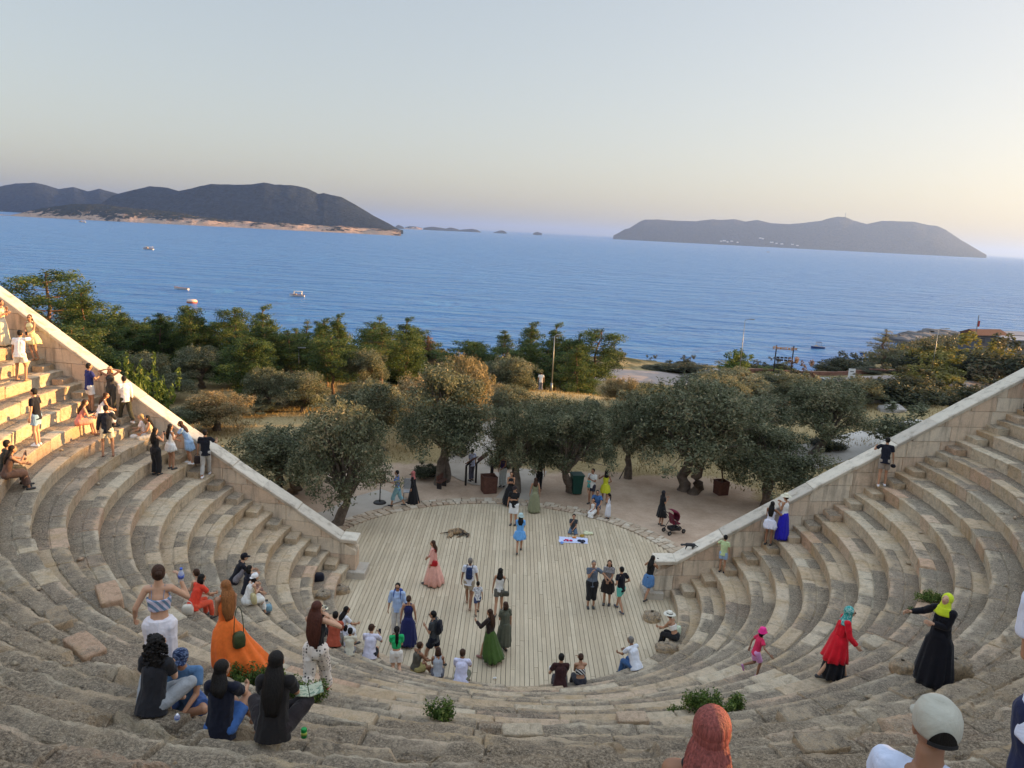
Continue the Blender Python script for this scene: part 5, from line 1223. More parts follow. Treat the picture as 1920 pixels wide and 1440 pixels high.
P_lg=pp('woman in a long brown dress sitting at the left edge with a phone',14,922,-78,1.68,pose='sit',arms=('knee','phone'),top=('strap',C_((.13,.075,.055))),bot=('skirt',C_((.13,.08,.06)),.1,.2),hair=('long','k',.25),skin='m',fem=1,vox=MID,lean=16)
pp('man in a dark shirt sitting behind the woman in the long brown dress',8,888,-72,1.76,pose='sit',arms=('knee','lap'),top=('tee',C_((.03,.035,.03))),bot=('trousers',C_((.10,.095,.07))),hair=('short','k'),skin='m',vox=MID)
# --- left slope, lower
pp('man in a black cap and black shirt sitting alone above the couple',440,1092,-80,1.74,pose='knees',arms=('knee','knee'),top=('tee',C_((.014,.014,.02))),bot=('trousers',C_((.24,.22,.24))),hair=('short','k'),skin='l',hat=('cap',C_((.012,.012,.018))),vox=MID,lean=24)
pp('dark clothed person with black hair sitting behind the woman in the white cap',462,1112,-60,1.6,pose='sit',arms=('lap','lap'),top=('tee',C_((.02,.02,.03))),bot=('trousers',C_((.30,.18,.14))),hair=('bob','k'),skin='l',fem=1,vox=MID)
P_wc=pp('woman in a white cap and white dress sitting with a pale yellow bag',462,1134,-68,1.68,pose='sit',arms=('lap','fold'),top=('tank',C_((.74,.72,.68))),bot=('skirt',C_((.72,.71,.66)),.12,.2),hair=('bob','k'),skin='l',fem=1,hat=('cap',C_((.8,.8,.8)),'back'),vox=MID,lean=22)
pp('woman in a nude coloured top sitting behind the orange dress',380,1128,40,1.66,pose='sit',arms=('lap','lap'),top=('tank',C_((.46,.28,.20))),bot=('trousers',C_((.30,.2,.16))),hair=('pony','b',.3),skin='l',fem=1,vox=MID,lean=18)
pp('woman in a red top with dark hair sitting left of the orange dress',362,1142,-55,1.62,pose='sit',arms=('lap','knee'),top=('tee',C_((.70,.06,.03))),bot=('trousers',C_((.70,.10,.05))),hair=('bob','k'),skin='m',fem=1,vox=MID,lean=24)
P_sh=pp('woman in a striped sun hat and black top sitting near the front',600,1192,-20,1.66,pose='sit',arms=('lap','lap'),top=('strap',C_(BK)),bot=('trousers',C_(BK)),hair=('bob','b'),skin='l',fem=1,vox=MID,hat=('sunhat',C_((.70,.66,.48),'stripe',(.04,.04,.04))))
# --- front rows
pp('woman with dark wavy hair in white top and skirt holding a phone',636,1190,-62,1.66,pose='sit',arms=('lap','knee'),top=('tee',C_((.74,.74,.76))),bot=('skirt',C_((.70,.72,.76)),.1,.2),hair=('long','k',.18),skin='m',fem=1,vox=MID,glasses=1,lean=20)
pp('small child in white and purple beside the woman with dark wavy hair',645,1208,-40,1.05,pose='sit',arms=('lap','lap'),top=('tee',C_((.70,.68,.76))),bot=('shorts',C_((.36,.20,.66))),hair=('bob','k'),skin='m',child=1,vox=MID)
pp('man in a rust red polo shirt sitting with his back to the camera',622,1232,-12,1.76,row=2,pose='sit',arms=('knee','lap'),top=('tee',C_((.36,.075,.04))),bot=('trousers',C_((.14,.13,.12))),hair=('short','k'),skin='m',vox=MID,lean=20,fat=1.15)
pp('boy in a cream tee sitting between the rust red shirt and the white tee',654,1240,-8,1.35,row=2,pose='sit',arms=('lap','lap'),top=('tee',C_((.62,.58,.46))),bot=('shorts',C_((.2,.2,.2))),hair=('short','k'),skin='m',child=1,vox=MID)
P_wt=pp('man in a white tee and black shorts looking at a phone on the front row',690,1252,-14,1.76,row=1,pose='sit',arms=('lap',(-.02,.32,-.12)),top=('tee',C_((.66,.64,.76))),bot=('shorts',C_((.012,.014,.02))),hair=('short','b'),skin='m',vox=MID,lean=18,turn=-25,fat=1.1,glasses=1)
pp('woman in a bright green crop top and white shorts with a very long ponytail',742,1262,4,1.66,row=1,pose='kneelup',arms=('lap','chest'),top=('crop',C_((.02,.42,.14))),bot=('shorts',C_((.74,.70,.64)),.6),hair=('pony','k',.42),skin='l',fem=1,vox=MID,shoes=None)
pp('tanned person in black sandals sitting with crossed legs right of the green top',778,1262,-58,1.66,row=0,pose='sitlow',arms=('lap','knee'),top=('tank',C_((.10,.09,.07))),bot=('shorts',C_((.36,.30,.12))),hair=('short','b'),skin='d',vox=MID)
pp('woman in a grey tank top sitting on the front edge beside a man in white',820,1270,2,1.64,row=0,pose='sitlow',arms=('lap','lap'),top=('tank',C_((.40,.42,.46))),bot=('shorts',C_((.12,.12,.14))),hair=('bob','b'),skin='d',fem=1,vox=MID)
pp('man with cropped hair in a plain white tee sitting on the front edge',864,1276,-8,1.78,row=0,pose='sitlow',arms=('lap','knee'),top=('tee',C_((.66,.66,.84))),bot=('shorts',C_((.16,.17,.12)),.9),hair=('short','b'),skin='d',vox=MID,fat=1.15)
P_br=pp('man in a dark brown tee sitting on the front edge holding something white',1050,1282,6,1.78,row=0,pose='sitlow',arms=((.06,.22,-.32),'lap'),top=('tee',C_((.045,.018,.018))),bot=('trousers',C_((.05,.05,.06))),hair=('short','k'),skin='m',vox=MID,fat=1.1)
pp('woman in a black and white striped top sitting on the front edge',1087,1278,12,1.66,row=0,pose='sitlow',arms=('lap','phone'),top=('bandeau',C_((.68,.66,.62),'dstripe',(.02,.02,.02))),bot=('trousers',C_((.04,.04,.05))),hair=('bun','b'),skin='m',fem=1,vox=MID,fat=1.1)
pp('man in a white tee and blue jeans sitting on a slab facing left',1190,1240,48,1.78,row=0,pose='sit',arms=('knee','knee'),top=('tee',C_((.72,.74,.80))),bot=('trousers',C_((.05,.12,.28))),hair=('short','g'),skin='d',vox=MID,lean=24,fat=1.1)
P_wh=pp('woman in a white hat and black trousers sitting with a striped bag',1262,1188,62,1.68,row=0,pose='sit',arms=('knee','lap'),top=('bandeau',C_((.76,.72,.66))),bot=('trousers',C_(BK)),hair=('short','b'),skin='m',fem=1,vox=MID,hat=('sunhat',C_((.74,.72,.62)),C_(BK)),lean=24,fat=1.1)
# --- on the wooden floor
pp('woman in a long pink dress walking left on the stage with a red bag',812,1096,78,1.72,pose='walk',arms=('down','swing'),top=('long',C_((.70,.36,.30))),bot=('skirt',C_((.72,.38,.31)),.05,.44,(.1,0)),hair=('long','b',.2),skin='m',fem=1,vox=MID)
P_bp=pp('man in a white tee and khaki shorts with a dark blue sling pack walking away',878,1138,-6,1.80,pose='walk',arms=('down','down'),top=('tee',C_((.68,.70,.76))),bot=('shorts',C_((.34,.28,.20))),hair=('short','g'),skin='d',shoes=(.3,.2,.14),vox=MID)
pp('little boy in a printed white tee walking beside the man with the sling pack',894,1152,8,1.18,pose='walk2',arms=('down','down'),top=('tee',C_((.72,.72,.74),'print',(.25,.25,.28))),bot=('shorts',C_((.06,.08,.16))),hair=('short','k'),skin='m',child=1,vox=MID)
P_pg=pp('woman in a white sleeveless top and grey shorts taking a picture on the stage',934,1152,-6,1.68,pose='walk2',arms=('down','phone'),top=('tank',C_((.70,.70,.68))),bot=('shorts',C_((.12,.115,.10)),.5),hair=('long','k',.12),skin='m',fem=1,vox=MID)
pp('woman in a dark top and long moss green skirt walking left on the stage',917,1238,58,1.68,pose='walk',arms=((.05,.36,-.12),'down'),top=('long',C_((.03,.02,.018))),bot=('skirt',C_((.06,.11,.025)),.12,.36,(.0,-.15)),hair=('long','b',.3),skin='m',fem=1,vox=MID,shoes=(.25,.12,.1))
pp('woman in a grey green dress just behind the moss green skirt',944,1222,30,1.66,pose='stand',arms=('chest','down'),top=('tee',C_((.10,.105,.075))),bot=('skirt',C_((.10,.105,.075)),.22,.23),hair=('bob','b'),skin='m',fem=1,vox=MID,fat=1.1)
P_ob=pp('man in sunglasses and an open light blue shirt facing the camera on the stage',744,1192,168,1.80,pose='stand',arms=('down','down'),top=('shirt',C_((.42,.56,.82))),bot=('trousers',C_((.62,.60,.56))),hair=('short','k'),skin='m',vox=MID,glasses=1)
pp('woman in a long navy strap dress with her hair up on the stage',764,1213,-4,1.70,pose='stand',arms=('down','down'),top=('strap',C_((.02,.025,.10))),bot=('skirt',C_((.022,.028,.11)),.08,.25),hair=('bun','b'),skin='m',fem=1,vox=MID)
P_dk=pp('man in a charcoal tee and black shorts striding left with a black backpack',812,1250,72,1.80,pose='walk',arms=('chest','down'),top=('tee',C_((.05,.055,.06))),bot=('shorts',C_((.012,.014,.022))),hair=('short','k'),skin='m',vox=MID,glasses=1,fat=1.1)
P_bu=pp('woman in a sky blue dress and pale hat walking away on the stage',973,1036,0,1.66,pose='walk2',arms=('fold','chest'),top=('tee',C_((.14,.38,.76))),bot=('skirt',C_((.14,.38,.76)),.62,.24),hair=('long','k',.2),skin='m',fem=1,vox=FAR,hat=('bucket',C_((.42,.56,.56))))
pp('man in a black tee and white shorts standing at the far edge of the stage',962,984,170,1.80,pose='stand',arms=('fold','down'),top=('tee',C_(BK)),bot=('shorts',C_((.72,.74,.74)),.9),hair=('short','k'),skin='m',vox=FAR,hat=('cap',C_((.03,.02,.02))),fat=1.2)
pp('woman in a black strap dress looking at a phone behind the man in white shorts',956,948,180,1.68,pose='stand',arms=('chest','chest'),top=('strap',C_(BK)),bot=('skirt',C_(BK),.1,.34),hair=('bun','b'),skin='m',fem=1,vox=FAR,fat=1.1,face=1)
pp('woman in a long sage green dress at the far edge of the stage',1001,961,4,1.68,pose='stand',arms=('down','down'),top=('strap',C_((.24,.25,.15))),bot=('skirt',C_((.25,.26,.16)),.03,.27),hair=('long','b',.15),skin='m',fem=1,vox=FAR)
P_g1=pp('man in a blue grey tee and wide black trousers raising a hand to his face',1107,1139,-172,1.76,pose='stand',arms=(('out'),'chin'),top=('tee',C_((.12,.15,.20))),bot=('three',C_(BK)),hair=('short','g'),skin='m',vox=MID,fat=1.2,face=1)
pp('woman in a black and white striped dress standing between two companions',1137,1133,176,1.68,pose='stand',arms=('lap','lap'),top=('tee',C_((.03,.025,.035),'stripe',(.45,.43,.42))),bot=('skirt',C_((.035,.03,.03)),.50,.22),hair=('long','b',.15),skin='m',fem=1,vox=MID,face=1)
pp('boy in a black tee and mint green shorts standing on the stage',1161,1146,40,1.66,pose='walk2',arms=('hip','hip'),top=('tee',C_((.012,.012,.018))),bot=('shorts',C_((.12,.46,.38))),hair=('short','k'),skin='m',vox=MID,shoes=(.10,.10,.12))
P_dn=pp('woman in a black top and denim skirt photographing beside the right wall foot',1213,1124,-30,1.68,pose='walk',arms=('rail','phone'),lean=14,top=('tank',C_(BK)),bot=('skirt',C_((.10,.22,.44)),.55,.2),hair=('long','k',.25),skin='m',fem=1,vox=MID)
P_kn=pp('boy in a grey tee kneeling behind the white picnic cloth',1074,1001,176,1.45,pose='kneel',arms=('lap','chin'),top=('tee',C_((.05,.06,.07))),bot=('shorts',C_((.12,.18,.26)),.7),hair=('short','k'),skin='m',vox=FAR,child=1,face=1,shoes=None)
# --- beyond the kerb
pp('man in a white and green tee with a child on his arm beyond the kerb',1108,945,150,1.80,pose='stand',arms=('chest','chin'),top=('tee',C_((.66,.68,.66))),bot=('shorts',C_((.03,.03,.045))),hair=('short','k'),skin='d',vox=FAR)
pp('small child in teal held against the shoulder of the man beyond the kerb',1103,925,150,.75,z=.92,pose='stand',arms=('chest','chest'),top=('tee',C_((.08,.32,.30))),bot=('shorts',C_((.05,.2,.2))),hair=('short','k'),skin='m',child=1,vox=FAR,shoes=None)
pp('woman in a lemon yellow dress standing under the trees',1133,943,8,1.68,pose='walk',arms=('rail','hip'),top=('tank',C_((.58,.60,.04))),bot=('skirt',C_((.58,.60,.04)),.55,.23),hair=('long','k',.1),skin='d',fem=1,vox=FAR)
pp('man in a blue shirt and sunglasses sitting on the kerb',1118,962,176,1.76,pose='sit',dz=.25,arms=('knee','knee'),top=('tee',C_((.06,.14,.32))),bot=('shorts',C_((.08,.1,.14))),hair=('short','k'),skin='m',vox=FAR,glasses=1)
pp('girl in a white dress sitting in front of the man in the blue shirt',1112,969,160,1.35,pose='sit',dz=.12,arms=('lap','prop'),top=('tank',C_(W)),bot=('skirt',C_(W),.2,.2),hair=('long','k',.3),skin='m',fem=1,child=1,vox=FAR)
pp('little girl in a pale dress with a dark braid standing on the kerb',1139,976,60,1.22,pose='stand',arms=('chest','down'),top=('tank',C_((.66,.68,.74))),bot=('skirt',C_((.66,.68,.74)),.18,.2),hair=('pony','k',.3),skin='m',fem=1,child=1,vox=FAR)
pp('woman in a black dress and headscarf pushing the dark red stroller',1238,985,-62,1.66,pose='stand',arms=('rail','chest'),top=('tee',C_(BK)),bot=('skirt',C_(BK),.45,.26),hair=('none','k'),skin='m',fem=1,vox=FAR,hat=('hijab',C_((.02,.018,.02))),fat=1.1)
pp('bearded man in a bright blue shirt and light jeans walking left beyond the kerb',745,953,80,1.76,pose='walk',arms=('rail','down'),top=('tee',C_((.07,.16,.50))),bot=('three',C_((.22,.40,.46))),hair=('short','k'),skin='m',vox=FAR)
pp('woman in a black robe and pink headscarf walking left beyond the kerb',775,946,76,1.66,pose='walk2',arms=('down','down'),top=('robe',C_(BK)),bot=('skirt',C_(BK),.06,.36),hair=('none','k'),skin='m',fem=1,vox=FAR,hat=('hijab',C_((.46,.15,.14))))
pp('man in a pale grey tee walking away on the path under the trees',965,905,0,1.80,pose='walk',arms=('down','down'),top=('tee',C_((.50,.50,.56))),bot=('trousers',C_(BK)),hair=('short','k'),skin='m',vox=FAR)
pp('woman in a purple top and white trousers standing on the path',942,913,160,1.68,pose='stand',arms=('lap','down'),top=('tank',C_((.06,.04,.13))),bot=('wide',C_((.62,.66,.64))),hair=('long','b',.3),skin='m',fem=1,vox=FAR)
pp('dark clothed person standing behind the sage green dress',1010,922,20,1.72,pose='stand',arms=('hip','down'),top=('tee',C_(BK)),bot=('trousers',C_(BK)),hair=('short','k'),skin='m',vox=FAR)
pp('person in a pale blue shirt half hidden behind the twin olive trunks',884,903,40,1.72,pose='stand',arms=('fold','down'),top=('tee',C_((.5,.55,.75))),bot=('trousers',C_((.1,.1,.14))),hair=('short','k'),skin='m',vox=FAR)
lz=aty(1012,752,66); zz=float(T(np.array(lz[0]),np.array(66.)))
person('tiny distant person in a white shirt near the shore pines',(lz[0],66,zz),0,1.75,pose='stand',top=('tee',C_(W)),bot=('trousers',C_((.2,.2,.25))),hair=('short','k'),skin='m',vox=.022)
# --- right slope
pp('boy in a mint tee and light blue shorts looking over the right wall',1354,1056,-15,1.40,pose='stand',arms=('rail','down'),top=('tee',C_((.52,.64,.34))),bot=('shorts',C_((.30,.42,.60))),hair=('short','k'),skin='m',child=1,vox=MID,turn=30,shoes=(.02,.02,.03))
pp('woman in a short white outfit with long black hair by the right wall',1438,1024,-12,1.64,pose='stand',arms=('chest','rail'),top=('tank',C_((.72,.74,.86))),bot=('skirt',C_((.74,.76,.88)),.68,.22),hair=('long','k',.3),skin='d',fem=1,vox=MID)
pp('woman in a straw hat, white top and long royal blue skirt by the right wall',1466,996,60,1.70,pose='stand',arms=('chest','rail'),top=('tank',C_(W)),bot=('skirt',C_((.025,.02,.42)),.04,.27),hair=('short','b'),skin='m',fem=1,vox=MID,hat=('sunhat',C_((.70,.66,.50))))
P_wl=pp('man in a black tee leaning on the right wall, holding a black cap',1642,908,2,1.80,pose='lean',arms=('rail','down'),top=('tee',C_((.012,.013,.022))),bot=('shorts',C_((.28,.24,.20)),.7),hair=('short','k'),skin='m',vox=MID,shoes=(.75,.75,.78),lean=14)
pp('little girl in a pink hat, crimson tee and lilac shorts climbing the seats',1412,1266,-64,1.22,pose='run',arms=('swingb','out'),top=('tee',C_((.62,.03,.10))),bot=('shorts',C_((.62,.30,.56)),.8),hair=('bob','k'),skin='d',child=1,vox=MID,hat=('bucket',C_((.80,.04,.26))),shoes=(.50,.22,.42))
pp('woman in a red tunic and teal printed headscarf climbing to the right',1560,1275,-74,1.66,pose='walk',arms=('down','swing'),top=('long',C_((.62,.012,.025))),bot=('skirt',C_((.012,.012,.016)),.10,.26),hair=('none','k'),skin='l',fem=1,vox=NEAR,hat=('hijab',C_((.03,.30,.28),'print',(.30,.52,.48))),glasses=1,fat=1.22,lean=12,over=(C_((.62,.012,.025)),.50,.30))
P_ab=pp('woman in a long black robe and lime green headscarf holding her arm out',1748,1280,158,1.70,pose='stand',arms=('fold',(.36,.12,-.22)),top=('robe',C_((.008,.008,.012))),bot=('skirt',C_((.008,.008,.012)),.02,.30),hair=('none','k'),skin='l',fem=1,vox=NEAR,hat=('hijab',C_((.55,.66,.03))),nod=-25,fat=1.1,face=1)
pp('person in a bright blue top cut by the right edge above the wall',1926,775,0,1.72,pose='stand',arms=('down','down'),top=('tee',C_((.08,.2,.6))),bot=('trousers',C_(BK)),hair=('short','b'),skin='m',vox=MID)
resolve_jobs()
# ------------------------------------------------------------------ objects
mt_black=M_('black_plastic',(.02,.02,.022),.5,.1,12); mt_steel=M_('galvanised_steel',(.24,.25,.25),.45,.1,10,metal=.6); mt_rust=M_('corten_brown',(.12,.055,.04),.8,.25,6,bmp=.3)
mt_dark=M_('dark_painted_metal',(.025,.022,.022),.5,.15,8); mt_white=M_('white_paint',(.72,.72,.70),.5,.06,6); mt_green=M_('bin_green',(.015,.07,.055),.5,.15,6)
def gz(x,y): return surfz(x,y) if y<ywall(x,1 if x>0 else -1)+.1 or math.hypot(x+.1,y-27.3)<8.3 else float(T(np.array(float(x)),np.array(float(y))))
def thing(name,loc,label,cat,group=None,rz=0): e=empty(name,tuple(loc),rz); tag(e,label,cat,group); return e
def single(name,mb,mats,loc,label,cat,group=None,rz=0,smooth=False,bevel=0):
    o=mb.build(name,mats,None,smooth,bevel); o.location=tuple(loc); o.rotation_euler=(0,0,rz); tag(o,label,cat,group); return o
# phones and things in hands
def phone(P,k,label,off=(0,.05,.06),tilt=0):
    w=P.w(P.Wr[k]+Vector(off)*P.s); e=thing('phone',w,label,'phone',rz=P.rz); a=MB(); a.box((0,0,0),(.076,.010,.155)); a.build('case',mt_black,e,bevel=.006)
    b_=MB(); b_.box((0,-.0062,0),(.068,.002,.142)); b_.build('screen',M_('phone_screen',(.03,.035,.05),.1,.05,3,bmp=0),e); e.rotation_euler=(rad(tilt),0,P.rz)
phone(P_ph,1,'phone held up by the man photographing the woman in yellow')
phone(P_nv,1,'phone in the hand of the man in the navy polo'); phone(P_pnk,1,'phone on which the woman in salmon pink looks',(0,.06,.03),-50)
phone(P_bd,1,'phone held by the woman in the long black dress'); phone(P_lg,1,'phone held by the woman in the long brown dress')
phone(P_wt,1,'phone held by the man in white tee on the front row'); phone(P_pg,1,'phone raised by the woman in grey shorts on the stage')
phone(P_dn,1,'phone raised by the woman in the denim skirt'); phone(P_curl,1,'pale pink phone held by the curly haired woman',(0,.05,.03),-60)
def bottle(w,label,sc=1,capc=(.05,.12,.5),rz=0,tilt=0):
    e=thing('water_bottle',w,label,'bottle'); gl,n,b=newmat('clear_plastic'); b.inputs['Base Color'].default_value=(.8,.88,.95,1); b.inputs['Roughness'].default_value=.15; b.inputs['Alpha'].default_value=.55
    a=MB(); a.lathe([(.030,0),(.033,.01),(.031,.05),(.034,.06),(.031,.10),(.033,.13),(.022,.17),(.012,.185),(.012,.20)],(0,0,0),14); a.build('bottle_body',gl,e,smooth=True)
    b_=MB(); b_.lathe([(.0345,.07),(.0345,.12)],(0,0,0),14); b_.build('bottle_label',M_('bottle_label',(.10,.16,.55),.6,.2,30),e,smooth=True)
    c=MB(); c.lathe([(.015,.195),(.015,.215),(.0,.216)],(0,0,0),12); c.build('bottle_cap',M_('cap_blue%s'%str(capc),capc,.5),e); e.rotation_euler=(rad(tilt),rad(tilt*.6),rz); e.scale=(sc,)*3
bottle(P_tube.w(P_tube.Wr[1]+Vector((.0,.02,-.04))),'crushed clear plastic bottle held up by the woman in white trousers',1.1,tilt=18)
q=surf(332,1350); bottle(q,'small water bottle lying low between the curly haired woman and her friend',.8,(.8,.8,.85),tilt=35)
q=surf(570,1384)
e=thing('drink_can',q,'green drink can standing beside the rightmost seated friend','can'); a=MB(); a.lathe([(.026,0),(.033,.008),(.033,.108),(.027,.118)],(0,0,0),20); a.build('can_body',M_('can_green',(.02,.30,.07),.3,.1,20,metal=.4),e,smooth=True)
a=MB(); a.lathe([(.027,.117),(.025,.1175),(.024,.115),(.0,.115)],(0,0,0),20); a.build('can_lid',mt_steel,e,smooth=True); a=MB(); a.lathe([(.0335,.04),(.0335,.075)],(0,0,0),20); a.build('can_band',M_('can_band',(.45,.55,.10),.4),e,smooth=True)
w=P_rt.w(P_rt.K[1]+Vector((.0,.06,.08))); e=thing('magazine',w,'open sketchbook on the knees of the rightmost seated friend','book',rz=P_rt.rz+.3); a=MB(); a.box((-.075,0,.01),(.145,.21,.010),R=Matrix.Rotation(rad(14),3,'Y')); a.box((.075,0,.01),(.145,.21,.010),R=Matrix.Rotation(rad(-14),3,'Y')); a.build('pages',cloth((.42,.44,.32),'print',(.16,.22,.16)),e,bevel=.003)
def bag(name,w,dims,mt,label,rz=0,strap=.35,cat='bag'):
    e=thing(name,w,label,cat,rz=rz); x,y,z=dims; a=MB(); R=[]
    for zz,k in ((0,.80),(.06,.98),(.45,1.05),(.8,.96),(.95,.8),(1,.6)): R.append([Vector((x*.5*k*math.copysign(abs(math.cos(t))**.6,math.cos(t)),y*.5*k*math.copysign(abs(math.sin(t))**.6,math.sin(t)),z*zz)) for t in [2*math.pi*j/20 for j in range(20)]])
    a.rings(R); a.build('bag_body',mt,e,smooth=True)
    if strap: s_=MB(); s_.tube([(x*.42*math.cos(math.pi*k/12),0,z*.9+strap*math.sin(math.pi*k/12)) for k in range(13)],.008,6); s_.build('strap',mt,e,smooth=True)
    return e
leather=lambda c:M_('leather'+str(c),c,.55,.2,14,bmp=.25)
bag('bucket_bag',P_or.w(P_or.pel+Vector((.10,-.24,-.33))),(.20,.16,.26),leather((.05,.065,.025)),'dark green bucket bag hanging over the orange dress',P_or.rz,.5)
bag('handbag',P_bw.w(P_bw.pel+Vector((.22,-.05,.02))),(.28,.12,.22),leather((.02,.018,.02)),'black shoulder bag of the light haired woman in white',P_bw.rz,.4)
bag('handbag',P_bt.w(P_bt.Wr[0]+Vector((-.02,0,-.42))),(.22,.10,.28),leather((.03,.02,.02)),'dark bag hanging from the hand of the man in grey trousers',P_bt.rz,.12)
bag('tote_bag',P_wc.w(P_wc.pel+Vector((.20,.12,-.02))),(.30,.12,.28),cloth((.55,.48,.26)),'pale yellow cloth bag of the woman in the white cap',P_wc.rz,.2)
bag('handbag',surf(500,1146),(.30,.2,.2),cloth((.20,.34,.42)),'blue grey bag beside the feet of the woman in the white cap',.5,.1)
bag('handbag',surf(352,1152),(.26,.16,.24),cloth((.60,.56,.48)),'off white bag beside the woman in the red top',.2,.12)
P_dress=Vector(atz(814,1096,0)); bag('handbag',(P_dress.x-.02,P_dress.y-.20,.82),(.28,.11,.20),leather((.42,.01,.015)),'bright red handbag hanging against the long pink dress',0,.45)
bag('handbag',P_pg.w(P_pg.pel+Vector((.22,-.02,-.16))),(.24,.10,.17),leather((.07,.07,.055)),'dark grey crossbody bag of the woman in grey shorts',P_pg.rz,.5)
bag('striped_bag',P_wh.w(P_wh.pel+Vector((.26,.10,-.12))),(.36,.16,.32),cloth((.66,.70,.62),'stripe',(.40,.52,.30)),'white and green striped bag beside the woman in the white hat',P_wh.rz,.15)
bag('duffel_bag',put(594,1088,0,None)[0],(.50,.30,.26),cloth((.012,.013,.022)),'black soft bag left alone on the lower left seats',.35,0)
def backpack(P,mt,label,w=.28,h=.42):
    e=thing('backpack',P.w(P.chest+Vector((0,-.17*P.s,-.17*P.s))),label,'backpack',rz=P.rz); a=MB(); R=[]
    for zz,k in ((0,.7),(.05,.95),(.4,1.05),(.75,.98),(.93,.8),(1,.4)): R.append([Vector((w*.5*k*math.copysign(abs(math.cos(t))**.6,math.cos(t)),.075*k*math.copysign(abs(math.sin(t))**.6,math.sin(t)),h*zz-.05)) for t in [2*math.pi*j/20 for j in range(20)]])
    a.rings(R); a.build('bag_body',mt,e,smooth=True); b_=MB(); b_.box((0,-.078,.09),(w*.7,.035,.17)); b_.build('pocket',mt,e,bevel=.015)
    for sg in (-1,1): s_=MB(); s_.tube([(sg*.09,.03,h-.10),(sg*.10,.10,h-.01),(sg*.10,.22,h-.03),(sg*.11,.29,h-.18),(sg*.12,.22,.04),(sg*.11,.04,.02)],.014,6,flat=.5); s_.build('strap',mt,e,smooth=True)
backpack(P_bp,cloth((.02,.035,.10)),'dark blue sling pack on the man in khaki shorts',.22,.42); backpack(P_dk,cloth((.012,.013,.02)),'black backpack on the man striding across the stage'); 
backpack(P_ob,cloth((.03,.07,.30)),'blue backpack on the man in sunglasses on the stage')
w=P_br.w(P_br.Wr[0]+Vector((-.02,.03,-.02))); a=MB(); a.lathe([(.0,0),(.045,.01),(.055,.06),(.045,.13),(.0,.15)],(0,0,0),12); single('white_cup',a,mt_white,w,'white paper cup held by the man in the dark brown tee','cup',smooth=True)
w=P_wl.w(P_wl.Wr[1]+Vector((.02,0,-.16))); a=MB(); a.ball((0,0,0),(.09,.10,.07),14,8); a.box((0,.13,-.02),(.12,.10,.012)); single('black_cap',a,cloth((.012,.012,.016)),w,'black cap held down by the man leaning on the right wall','cap',smooth=True)
# picnic
c0=Vector(atz(1075,1013,.006)); e=thing('picnic_cloth',c0,'white cloth spread on the stage in front of the kneeling boy','cloth'); V=[];nn=14
for i_ in range(nn):
    for j_ in range(nn): x=(i_/(nn-1)-.5)*1.22; y=(j_/(nn-1)-.5)*.62; V.append((x+.02*math.sin(y*9),y+.015*math.sin(x*8),.006+.006*abs(math.sin(x*11+y*7))))
mesh('cloth',V,gridF(nn,nn),cloth((.58,.64,.86)),e,smooth=True)
rs=random.Random(4)
def heap(name,px,py,n_,col,label,cat,r=.045,sp=.13,mt=None):
    p=Vector(atz(px,py,.02)); a=MB()
    for k in range(n_): a.ball((rs.gauss(0,sp),rs.gauss(0,sp*.45),rs.uniform(.02,.05)),(r*rs.uniform(.7,1.2),r*rs.uniform(.6,1),r*rs.uniform(.5,.9)),10,7)
    single(name,a,mt or cloth(col),p,label,cat,smooth=True)
heap('food_wrapper',1063,1014,9,(.62,.02,.09),'crimson wrapped snacks on the picnic cloth','snack'); heap('snack_bowl',1077,1009,4,(.62,.22,.05),'orange snack pot at the boy\'s knees','snack',.06,.04)
heap('dark_bag',1092,1016,6,(.03,.035,.06),'dark bag on the right end of the picnic cloth','bag',.09,.06); heap('snack_tray',1089,1006,5,(.45,.28,.05),'yellow and black snack tray behind the picnic cloth','snack',.06,.09); heap('white_bag',1101,1001,5,(.66,.68,.45),'crumpled cream bag behind the picnic cloth','bag',.11,.07)
heap('blue_packet',1053,1019,2,(.20,.34,.75),'pale blue packet on the left corner of the cloth','packet',.07,.03)
heap('litter',928,1273,2,(.7,.7,.7),'scrap of white paper on the planks near the front edge','litter',.035,.03)
